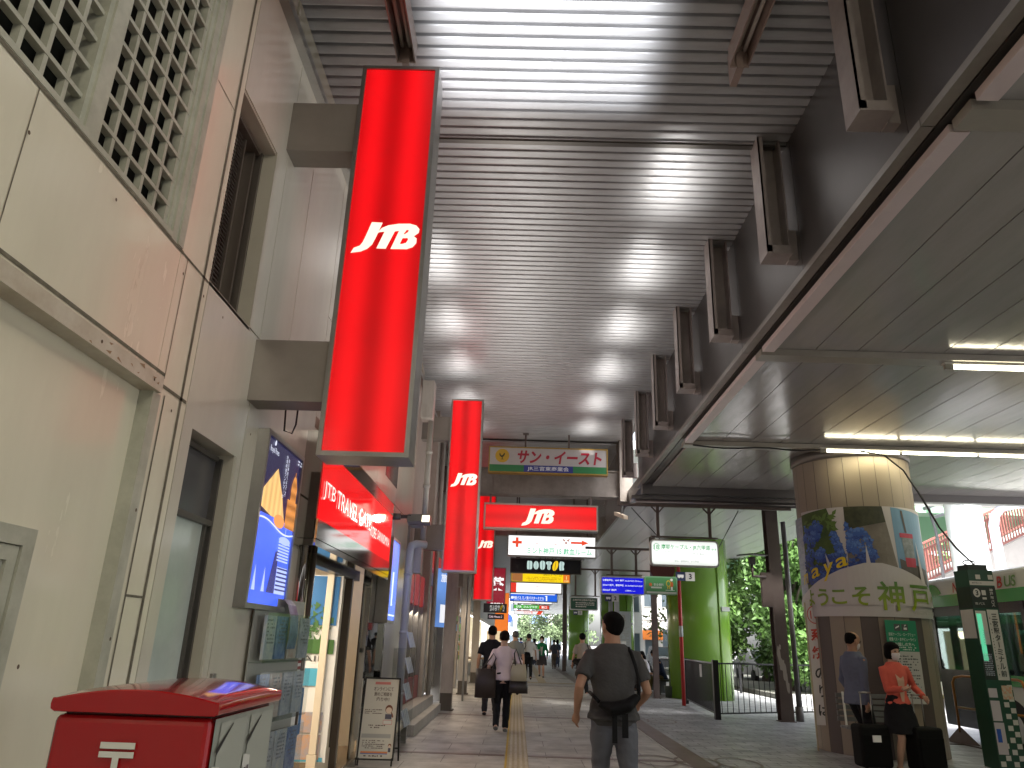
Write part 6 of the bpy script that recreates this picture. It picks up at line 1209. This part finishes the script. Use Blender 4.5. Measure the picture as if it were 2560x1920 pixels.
# 2 woman in pink shirt
person('woman in pale pink shirt and black trousers walking away carrying two bags', -.2, 13.6, .0, 1.62, .013, ('shirt', (.74, .60, .60)), ('trousers', (.012, .012, .014)), 'short', HAIRB, feet=[(-.10, -.12, .05), (.055, .12, 0)], wr=[(-.26, .05, .82), (.25, .12, 1.02)], female=True, headtilt=-.12, skin=SKIN2, shoes=mat('shoe grey', (.12, .13, .12), .5))
tote('large dark brown tote bag on the left arm of the woman in pink', -.50, 13.52, .53, .99, .33, .30, .13, mat('bag brown', (.035, .022, .017), .5), None, .25, .12)
tote('cream and black shoulder bag on the right side of the woman in pink', .06, 13.5, .62, 1.08, .30, .2, .14, mat('bag cream', (.45, .40, .28), .7), mat('bag dark base', (.025, .018, .016), .4), .24, -.05, .42, nm='shoulder_bag')
person('man in black t-shirt half hidden behind the woman in pink', -.50, 16.4, .1, 1.75, .016, ('tee', (.010, .011, .016)), ('trousers', (.03, .03, .035)), 'short', headtilt=.1, wr=[(-.28, .05, .85), (.28, .05, .85)])
person('grey haired man in grey shirt walking away ahead of the woman in pink', -.02, 22.5, .0, 1.74, .022, ('shirt', (.20, .205, .19)), ('trousers', (.08, .075, .06)), 'short', mat('hair grey', (.06, .055, .055), .6))
person('man in white shirt and black trousers with a black bag across his back', .52, 31.5, .0, 1.76, .022, ('shirt', (.66, .66, .64)), ('trousers', (.012, .012, .014)), 'short', mat('hair dark grey', (.012, .012, .012), .8), wr=[(-.26, .1, .9), (.3, .0, .85)])
sling('black messenger bag on the back of the man in the white shirt', [(.28, 31.35, .98), (.42, 31.3, .93), (.58, 31.32, .95)], [.10, .17, .12], BLK, 'messenger_bag', [(.3, 31.33, 1.05), (.4, 31.35, 1.3), (.36, 31.45, 1.5)])
person('woman in green cardigan and white mask walking towards the camera', 1.15, 34.6, math.pi - .1, 1.70, .019, ('cardigan', (.012, .16, .06), (.4, .38, .36)), ('skirt', (.05, .042, .045)), 'bob', HAIRB, mask=True, female=True, wr=[(-.25, .1, .85), (.10, .22, 1.1)])
tote('white carrier bag held by the woman in the green cardigan', .88, 34.35, .72, 1.14, .26, .24, .1, mat('bag white', (.55, .55, .6), .5), None, .16, 0, nm='carrier_bag')
person('young man in beige t-shirt and black trousers with white shoes walking away', 1.95, 22.9, .05, 1.74, .016, ('tee', (.34, .30, .26)), ('trousers', (.012, .012, .014)), 'short', shoes=SHOEW, wr=[(-.28, .12, .86), (.27, .1, .95)], headturn=-.1, build_=.95)
sling('black crossbody bag on the hip of the young man in beige', [(1.66, 22.7, .98), (1.80, 22.62, .93), (2.0, 22.66, .95)], [.07, .15, .12], BLK, 'crossbody_bag', [(1.98, 22.68, 1.0), (2.12, 22.75, 1.25), (2.08, 22.85, 1.45)])
# seated
grey_b = mat('bench dark', (.03, .035, .03), .5)
for (x, y, lb) in ((4.75, 25.6, 'dark bench under the person in navy beside the slim brown column'), (4.7, 27.0, 'dark bench under the person in white beyond')):
    q = MB(); q.box(x - .25, x + .25, y - .6, y + .6, .40, .45); q.box(x - .2, x - .15, y - .5, y - .45, 0, .4); q.box(x + .15, x + .2, y - .5, y - .45, 0, .4); q.box(x - .2, x + .2, y + .45, y + .5, 0, .4); tag(q.build('waiting_bench', grey_b), lb, 'bench')
person('person in navy jacket and olive trousers seated behind the slim brown column', 4.75, 25.5, R(100), 1.72, .018, ('jacket', (.012, .02, .05)), ('trousers', (.10, .085, .035)), 'short', feet=[(-.12, .50, 0), (.12, .52, 0)], wr=[(-.14, .34, .62), (.14, .34, .62)], lean=.35, headtilt=-.5, sit=True)
person('person with long black hair and white top seated left of the slim brown column', 4.55, 27.0, R(100), 1.62, .018, ('shirt', (.5, .48, .5)), ('trousers', (.02, .02, .025)), 'long', feet=[(-.1, .46, 0), (.1, .48, 0)], wr=[(-.12, .34, .66), (.12, .34, .66)], lean=.3, headtilt=-.4, sit=True, female=True)
person('person in dark clothes seated farthest left on the bench', 4.35, 28.3, R(110), 1.68, .022, ('shirt', (.04, .04, .045)), ('trousers', (.03, .03, .03)), 'short', feet=[(-.12, .5, 0), (.12, .5, 0)], wr=[(-.14, .34, .62), (.14, .34, .62)], lean=.3, sit=True)
t = thing('backpack', 'navy backpack resting beside the seated person in navy', 'bag', (5.25, 25.2, .1)); MB().bbox(5.1, 5.42, 25.0, 25.35, .08, .95, .1, 4).build('body', mat('pack navy', (.01, .02, .07), .6), t); MB().bbox(5.14, 5.38, 24.95, 25.02, .15, .5, .03).build('pocket', mat('pack navy 2', (.015, .03, .09), .6), t)
t = thing('planter_tub', 'dark green tub on the ground beside the slim brown column', 'tub', (4.75, 24.2, 0)); q = MB(); q.rings([(4.8, 24.0, 0, .26, .2), (4.8, 24.0, .3, .3, .24), (4.8, 24.0, .32, .31, .25)], 20); q.build('body', mat('tub green', (.05, .07, .055), .5), t)
# far walkers
spec = [(.75, 48, (.5, .5, .52), (.3, .35, .45), 'short', 'far walker in white top ahead of the green cardigan'), (1.25, 52, (.02, .02, .025), (.03, .03, .04), 'long', 'far walker in black top'), (.35, 55, (.04, .12, .5), (.06, .06, .08), 'short', 'far walker in bright blue jacket'), (.9, 62, (.12, .04, .04), (.05, .05, .05), 'short', 'far walker in maroon top'),
        (2.25, 46, (.06, .06, .085), (.12, .09, .07), 'short', 'far walker in dark jacket and brown trousers standing right of the green cardigan'), (2.6, 49, (.04, .05, .09), (.05, .06, .1), 'long', 'far walker in dark blue beside the man in the dark jacket'), (.15, 70, (.5, .45, .4), (.05, .05, .06), 'short', 'far walker in cream top'), (1.7, 75, (.1, .1, .12), (.04, .04, .05), 'short', 'far walker in grey, most distant'), (3.4, 40, (.05, .045, .05), (.03, .03, .03), 'short', 'person in black standing by the middle green column')]
rnd = random.Random(8)
for x, y, c1, c2, h_, lb in spec:
    f = rnd.uniform(-.12, .12); person(lb, x, y, rnd.uniform(-.2, .2), rnd.uniform(1.6, 1.76), .034, ('shirt', c1), ('trousers', c2), h_, feet=[(-.07, f, 0), (.07, -f, 0)])
for i, (x, y) in enumerate(((4.3, 48), (4.6, 50), (4.4, 53))):
    person(('person in black seated nearest in the far bench row', 'person in grey seated in the middle of the far bench row', 'person in white seated last in the far bench row')[i], x, y, R(95), 1.65, .034, ('shirt', ((.03, .03, .03), (.15, .15, .16), (.4, .4, .4))[i]), ('trousers', (.03, .03, .035)), 'short', feet=[(-.1, .48, 0), (.1, .5, 0)], wr=[(-.14, .34, .62), (.14, .34, .62)], lean=.3, sit=True)
q = MB(); q.box(4.2, 4.7, 46.5, 54.5, .38, .44); q.box(4.3, 4.6, 46.6, 46.7, 0, .38); q.box(4.3, 4.6, 50, 50.1, 0, .38); q.box(4.3, 4.6, 54.3, 54.4, 0, .38); tag(q.build('waiting_bench', grey_b), 'long dark bench far along the walkway with three people on it', 'bench')
# couple
person('man in blue grey jacket and white mask standing beside the pillar', 4.86, 11.35, R(-75), 1.74, .012, ('jacket', (.125, .14, .20), (.012, .012, .016)), ('trousers', (.012, .012, .014)), 'balding', feet=[(-.08, .03, 0), (.08, -.03, 0)], wr=[(-.20, .10, .86), (.19, .0, .80)], mask=True, headtilt=-.28, build_=1.05, skin=mat('skin tan', (.36, .2, .13), .5, spec=.3))
person('woman in coral cardigan and black skirt with pale mask holding a suitcase handle', 5.12, 10.72, math.pi + .1, 1.60, .011, ('cardigan', (.62, .12, .085), (.5, .31, .22)), ('skirt', (.010, .010, .012)), 'bob', feet=[(-.07, .05, 0), (.07, -.02, 0)], wr=[(-.30, .12, .92), (.05, .24, 1.02)], mask=True, female=True, headturn=.15, headtilt=-.05, skin=SKIN2)
# ================================================================== BACKDROP
leafA = mat('leaf', (.085, .175, .035), .55, dirt=.5, dscale=1.2, dcol=(.04, .095, .018)); leafB = mat('leaf light', (.14, .25, .055), .55, dirt=.4, dscale=1.5, dcol=(.07, .14, .035)); bark = mat('bark', (.12, .1, .08), .8, dirt=.4)
for lm_ in (leafA, leafB):
    n_ = lm_.node_tree.nodes['Principled BSDF']; n_.inputs['Subsurface Weight'].default_value = 0
def tree(name, x, y, h, r, n, lb, m_, seed, ls=.13, z0=.3, group='trees beyond the road'):
    rnd = random.Random(seed); t = thing(name, lb, 'tree', (x, y, -.2), group); q = MB()
    q.tube([(x, y, -.2), (x + .1, y, h * .3), (x, y + .1, h * .55), (x + .1, y, h * .85)], [.2, .15, .1, .03], 10)
    for i in range(7): a = rnd.uniform(0, 6.28); z_ = h * rnd.uniform(.3, .6); q.tube([(x, y, z_), (x + r * .4 * math.cos(a), y + r * .4 * math.sin(a), z_ + h * .14), (x + r * .8 * math.cos(a), y + r * .8 * math.sin(a), z_ + h * .22)], [.07, .045, .015], 6)
    q.build('trunk', bark, t); q = MB()
    cl = [(x + r * rnd.uniform(-.8, .8), y + r * rnd.uniform(-.8, .8), h * rnd.uniform(z0, 1.0), r * rnd.uniform(.25, .5)) for _ in range(26)]
    for i in range(n):
        c = rnd.choice(cl); d = Vector((rnd.gauss(0, 1), rnd.gauss(0, 1), rnd.gauss(0, .8))).normalized() * c[3] * rnd.uniform(.5, 1.08); p_ = Vector(c[:3]) + d
        a = Vector((rnd.gauss(0, 1), rnd.gauss(0, 1), rnd.gauss(0, 1))).normalized(); b = a.cross(Vector((rnd.gauss(0, 1), rnd.gauss(0, 1), rnd.gauss(0, 1)))).normalized(); s_ = ls * rnd.uniform(.6, 1.2)
        q.add([p_ - a * s_, p_ + b * s_ * .45, p_ + a * s_, p_ - b * s_ * .45], [(0, 1, 2, 3)])
    q.build('crown', m_, t); return t
tree('broadleaf_tree', 10.6, 30, 8.2, 2.4, 19000, 'dense dark green tree right behind the lime column', leafA, 1, z0=.12, ls=.15)
tree('broadleaf_tree', 13.2, 33, 9.0, 2.6, 19000, 'tall green tree beside the wide brown column', leafA, 2, z0=.1, ls=.15)
tree('broadleaf_tree', 15.6, 36, 9.5, 2.8, 7000, 'bright green tree left of the banner pillar', leafB, 3, z0=.1)
tree('broadleaf_tree', 8.9, 38, 7.4, 2.2, 5000, 'smaller green tree farther back beside the lime column', leafB, 4, z0=.15)
tree('broadleaf_tree', 18.5, 37, 5.5, 2.4, 5000, 'low green tree in front of the footbridge', leafB, 8, z0=.15)
def hedge(x0, x1, y, h, n, lb, m_, seed):
    rnd = random.Random(seed); q = MB(); q.box(x0 + .2, x1 - .2, y + .25, y + .9, -.3, h - .25)
    for i in range(n):
        p_ = Vector((rnd.uniform(x0, x1), y + rnd.uniform(0, .35), rnd.uniform(-.1, h))); 
        if rnd.random() < .3: p_ = Vector((rnd.uniform(x0, x1), y + rnd.uniform(0, 1), h + rnd.uniform(-.1, .12)))
        a = Vector((rnd.gauss(0, 1), rnd.gauss(0, 1), rnd.gauss(0, 1))).normalized(); b = a.cross(Vector((rnd.gauss(0, 1), rnd.gauss(0, 1), rnd.gauss(0, 1)))).normalized(); s_ = .1
        q.add([p_ - a * s_, p_ + b * s_ * .5, p_ + a * s_, p_ - b * s_ * .5], [(0, 1, 2, 3)])
    tag(q.build('hedge', m_), lb, 'hedge')
tree('broadleaf_tree', 12.0, 38, 9.5, 3.2, 15000, 'big tree filling the gap behind the two nearer trees', leafA, 14, z0=.08, ls=.18)
hedge(10.8, 17, 28.2, 2.3, 6000, 'clipped bright green hedge behind the black railing', leafB, 5)
MB().box(9.0, 30, 27.0, 27.3, -.14, .05).build('far_kerb', MATS['kerb stone'], kind=ST)
MB().box(9.0, 40, 27.3, 60, -.14, .02).build('far_verge', mat('verge', (.2, .2, .17), .9, dirt=.6), kind=ST)
t = thing('yellow_barrier', 'small yellow barrier by the hedge', 'barrier', (11.3, 26.2, -.14)); q = MB(); q.box(11.0, 11.6, 26.1, 26.16, .1, .75); q.build('panel', mat('barrier yellow', (.75, .4, .02), .5, dirt=.9, dscale=9, dcol=(.1, .08, .03)), t); q = MB(); q.box(11.02, 11.06, 25.9, 26.4, -.14, .1); q.box(11.54, 11.58, 25.9, 26.4, -.14, .1); q.build('leg', black, t)
# elevated road
er = thing('elevated_road', 'pale elevated expressway on white piers with light green girders at the upper right', 'bridge', (25, 34, 0)); wht = mat('pier white', (.78, .80, .82), .5, dirt=.15, dscale=.4); mint = mat('girder mint', (.22, .42, .27), .5, dirt=.2, dscale=.6, dcol=(.3, .42, .3))
q = MB(); q.tube([(17.35, 29, -.3), (17.35, 29, 9)], .64, 32); q.box(10, 40, 28.3, 29.7, 7.1, 9.2); q.build('pier', wht, er)
q = MB(); q.box(8, 60, 40, 41.2, 8.7, 11.5); q.box(8, 60, 46, 47, 7.6, 9.6); q.box(8, 60, 54, 55, 6.2, 8.2); 
for i in range(16): q.box(14 + i * 2.2, 14.15 + i * 2.2, 40, 55, 9.7, 9.9)
for i in range(20): q.box(12 + i * 2, 12.08 + i * 2, 39.93, 40, 8.7, 11.5)
q.build('girder', mint, er); MB().box(6, 60, 39, 56, 11.5, 12).build('deck', wht, er)
q = MB(); q.tube([(18.2, 28.6, 0), (18.2, 28.6, 6.2), (18.3, 28.6, 6.6), (18.7, 28.7, 6.95), (24, 29, 8.2)], .17, 12); q.build('drain_pipe', mat('drain lilac', (.6, .6, .7), .4), er)
fb = thing('footbridge', 'sloping footbridge with red railings in front of the elevated road', 'bridge', (20, 32, 0)); q = MB()
def slope(x): return 4.1 + (x - 16.4) * .47
q.add([(14, 31, slope(14) - 1.2), (30, 31, slope(30) - 1.2), (30, 31, slope(30)), (14, 31, slope(14)), (14, 33.5, slope(14) - 1.2), (30, 33.5, slope(30) - 1.2), (30, 33.5, slope(30)), (14, 33.5, slope(14))], [(0, 1, 2, 3), (7, 6, 5, 4), (3, 2, 6, 7), (4, 5, 1, 0)]); q.build('ramp', mat('ramp pale', (.45, .42, .40), .6, dirt=.2), fb)
q = MB()
for yy in (31, 33.4):
    q.bar((14, yy, slope(14) + .1), (30, yy, slope(30) + .1), .08); q.bar((14, yy, slope(14) + 1.3), (30, yy, slope(30) + 1.3), .09)
    for i in range(130): x = 14.05 + i * .123; q.box(x, x + .055, yy - .01, yy + .01, slope(x) + .1, slope(x) + 1.3)
q.build('railing', mat('railing red', (.27, .095, .08), .5), fb)
t = thing('street_lamp', 'grey street lamp with floodlight cluster before the footbridge', 'street lamp', (16.9, 30.2, -.14)); q = MB(); q.tube([(16.9, 30.2, -.14), (16.85, 30.2, 6.2), (16.7, 30.2, 7.1)], .06, 8); q.build('pole', mat('lamp pole', (.2, .2, .22), .5), t); q = MB(); q.obox((16.8, 30.2, 7.2), (1, 0, .4), (0, 1, 0), (-.4, 0, 1), .28, .15, .07); q.obox((17.0, 30.2, 6.8), (1, 0, .4), (0, 1, 0), (-.4, 0, 1), .22, .15, .06); q.build('lamp_head', mat('head grey', (.35, .36, .4), .4), t)
# buildings far
def building(name, lb, x0, x1, y0, y1, h, wallc, wins, floors=4, cols=4, face='y', signs=(), roofc=None):
    t = thing(name, lb, 'building', ((x0 + x1) / 2, y0, -.3)); wm_ = mat('far wall %.2f %.2f %.2f' % wallc, wallc, .7, dirt=.15, dscale=.3); MB().box(x0, x1, y0, y1, -.3, h).build('wall', wm_, t); q = MB(); q.box(x0 - .1, x1 + .1, y0 - .1, y1 + .1, h, h + .4); 
    for f in range(1, floors): q.box(x0 - .03, x1 + .03, y0 - .06, y0, h * f / floors - .08, h * f / floors + .05)
    q.build('roof', wm_, t); gl_ = mat('far window', (.12, .15, .18), .15, metal=.3); fr_ = mat('far frame', (.5, .5, .5), .5)
    fh = h / floors; cw = (x1 - x0) / cols
    for f in range(floors):
        for c in range(cols):
            a = x0 + cw * (c + .2); b = x0 + cw * (c + .8); z0_ = fh * f + (.25 * fh if f else .02); z1_ = fh * f + .78 * fh
            w_ = MB(); w_.box(a, b, y0 - .05, y0 - .012, z0_, z1_); w_ = w_.build('window', fr_, t); MB().box(a + .06, b - .06, y0 - .065, y0 - .052, z0_ + .06, z1_ - .06).build('pane', gl_, w_)
    for (sx0, sx1, sz0, sz1, c, s_, tc_) in signs:
        MB().box(sx0, sx1, y0 - .35, y0 - .1, sz0, sz1).build('sign_board', mat('far sign %.2f %.2f %.2f' % c, c, .5), t)
        if s_: q = MB(); text(q, Plane((sx0, y0 - .35, sz0), (1, 0, 0)), s_, (sx1 - sx0) / 2, (sz1 - sz0) / 2, (sx1 - sx0) * .86, (sz1 - sz0) * .6, .02, .02); q.build('sign_lettering', mat('far letters %.2f' % tc_[0], tc_, .5), t)
    return t
W1 = (.72, .70, .68)
building('shop_building', 'white street building with red sign lettering seen between the columns', 9.9, 15.5, 62, 70, 14, W1, 0, 4, 4, signs=[(10.2, 12.4, 7.5, 9.3, (.8, .75, .75), '三宮', (.6, .1, .1)), (10.0, 11.6, 1.9, 2.6, (.7, .2, .03), '', W1), (12.2, 13.0, 3.2, 4.2, (.75, .7, .7), '酒場', (.6, .08, .08))])
building('shop_building', 'white building with a bright red sign at the far side of the crossing', 6.9, 9.4, 58, 64, 12, (.74, .73, .74), 0, 4, 3, signs=[(7.0, 8.7, 4.7, 5.3, (.7, .04, .05), 'カラオケ', (.85, .8, .8)), (6.95, 7.5, 1.9, 3.4, (.65, .1, .1), '', W1)])
building('office_building', 'pale tall office block at the end of the street', -9, 1.5, 190, 205, 26, (.62, .65, .7), 0, 7, 6)
building('office_building', 'white lower block at the end of the street beside the trees', 3.5, 14, 205, 215, 20, (.7, .72, .74), 0, 5, 6, signs=[(4, 8, 6, 8, (.2, .3, .6), '', W1)])
building('office_building', 'grey block far right behind the elevated road', 30, 60, 80, 95, 22, (.6, .62, .64), 0, 6, 8)
leafC = mat('leaf pale', (.16, .22, .11), .6, dirt=.5, dscale=1, dcol=(.09, .14, .06))
tree('street_tree', 5.2, 120, 8, 3.0, 3600, 'light green street tree at the far end of the walkway', leafC, 11, .3, .25, 'trees at the far end of the street')
tree('street_tree', 9.4, 128, 9, 3.6, 3600, 'second light green street tree right of the first at the far end', leafC, 12, .3, .25, 'trees at the far end of the street')
tree('street_tree', 3.0, 165, 7, 3, 2500, 'small green street tree at the far end, left of the others', leafC, 13, .3, .3, 'trees at the far end of the street')
t = thing('round_road_sign', 'blue round road sign in the bright street at the far end', 'sign', (-1.1, 100, 0)); q = MB(); q.tube([(-1.1, 100, 0), (-1.1, 100, 5)], .06, 8); q.build('pole', alu, t); MB().tube([(-1.1, 99.9, 4.2), (-1.1, 99.85, 4.2)], .55, 24).build('disc', mat('disc blue', (.02, .06, .5), .4), t)
def car(x, y, c, lb):
    t = thing('parked_car', lb, 'car', (x, y, -.14)); q = MB(); pr = [(-2.1, .25), (-2.15, .75), (-1.5, .9), (-.9, 1.4), (.9, 1.42), (1.6, .95), (2.15, .8), (2.15, .25)]
    n = len(pr); q.add([(x - .85, y + a, b) for a, b in pr] + [(x + .85, y + a, b) for a, b in pr], [tuple(range(n)), tuple(range(2 * n - 1, n - 1, -1))] + [(i, i + n, (i + 1) % n + n, (i + 1) % n) for i in range(n)]); q.build('body', mat('car %.2f' % c[0], c, .25, coat=.7), t)
    q = MB(); q.add([(x - .7, y - 1.47, .93), (x + .7, y - 1.47, .93), (x + .65, y - .96, 1.36), (x - .65, y - .96, 1.36)], [(0, 1, 2, 3)]); q.build('windscreen', mat('far window', (.1, .1, .1)), t)
    for sx_ in (-.8, .8):
        for yy in (-1.3, 1.3): MB().tube([(x + sx_ - .1, y + yy, .18), (x + sx_ + .1, y + yy, .18)], .32, 16).build('wheel', MATS['tyre'], t)
car(12.5, 40, (.6, .6, .6), 'white car stopped far along the road'); car(-.2, 175, (.5, .5, .5), 'pale car crossing at the far end of the street'); car(9.5, 50, (.1, .1, .12), 'dark car farther along the road')
q = MB(); q.box(-60, -1.9, 92.5, 93, 0, 9); tag(q.build('end_building_wall', wht), 'pale building side beyond the end of the station', 'wall')
q = MB(); q.box(-3.0, 40, -24.3, -24, -.3, 9); tag(q.build('added_rear_wall', wallm), 'plain cream wall added out of view behind the viewer to keep light out', 'wall')  # added unseen wall blocking daylight from behind the viewer
t = thing('info_board', 'white information board with number 2 standing at the far stop', 'signboard', (5.2, 38, 0)); MB().box(4.95, 5.6, 38, 38.1, .3, 3.0).build('board', mat('board pale', (.5, .55, .58), .4), t); P = Plane((4.95, 38, .3), (1, 0, 0)); q = MB(); text(q, P, '2', .3, 2.4, None, .3, .02); scribble(q, P, .08, .55, 1.0, 2.0, 14, 3); q.build('lettering', mat('grey ink', (.3, .3, .3), .5), t); q = MB(); q.rect(P, .25, .42, .7, .95); q.build('blue_patch', mat('blue ink', (.1, .2, .5), .5), t); q = MB(); q.rect(P, .05, .6, .1, .5); q.build('yellow_patch', mat('yellow ink', (.7, .6, .05), .5), t); q = MB(); q.box(5.0, 5.05, 38.02, 38.08, 0, .3); q.box(5.5, 5.55, 38.02, 38.08, 0, .3); q.build('leg', alu, t)
t = thing('no_smoking_board', 'small white board with a blue ring mark by the middle green column', 'signboard', (4.4, 33, 0)); MB().box(4.1, 4.65, 33, 33.05, 1.0, 1.6).build('board', white, t); P = Plane((4.1, 33, 1.0), (1, 0, 0)); q = MB(); q.poly(P, [ell(.28, .3, .2, .2, 26), ell(.28, .3, .175, .175, 26)[::-1]]); text(q, P, '歩行者', .28, .33, .25, .06, .01); text(q, P, '優先', .28, .25, .2, .06, .01); q.build('print', MATS['label blue'], t); MB().box(4.36, 4.4, 33.05, 33.08, 0, 1.6).build('pole', alu, t)
for x, y, hh, lb in ((4.55, 35, 4.6, 'white grey slim column near the stop board'), (5.0, 41, 4.6, 'white grey slim column right behind the first'), (3.3, 52, 4.6, 'white grey slim column near the far green column'), (3.6, 58, 4.6, 'last white grey slim column')):
    q = MB(); q.box(x - .1, x + .1, y, y + .2, 0, hh); q.box(x - .14, x + .14, y - .04, y + .24, 0, .03); tag(q.build('slim_column', mat('slim grey', (.36, .37, .38), .4, dirt=.2)), lb, 'column', 'pale slim columns of the shelter')
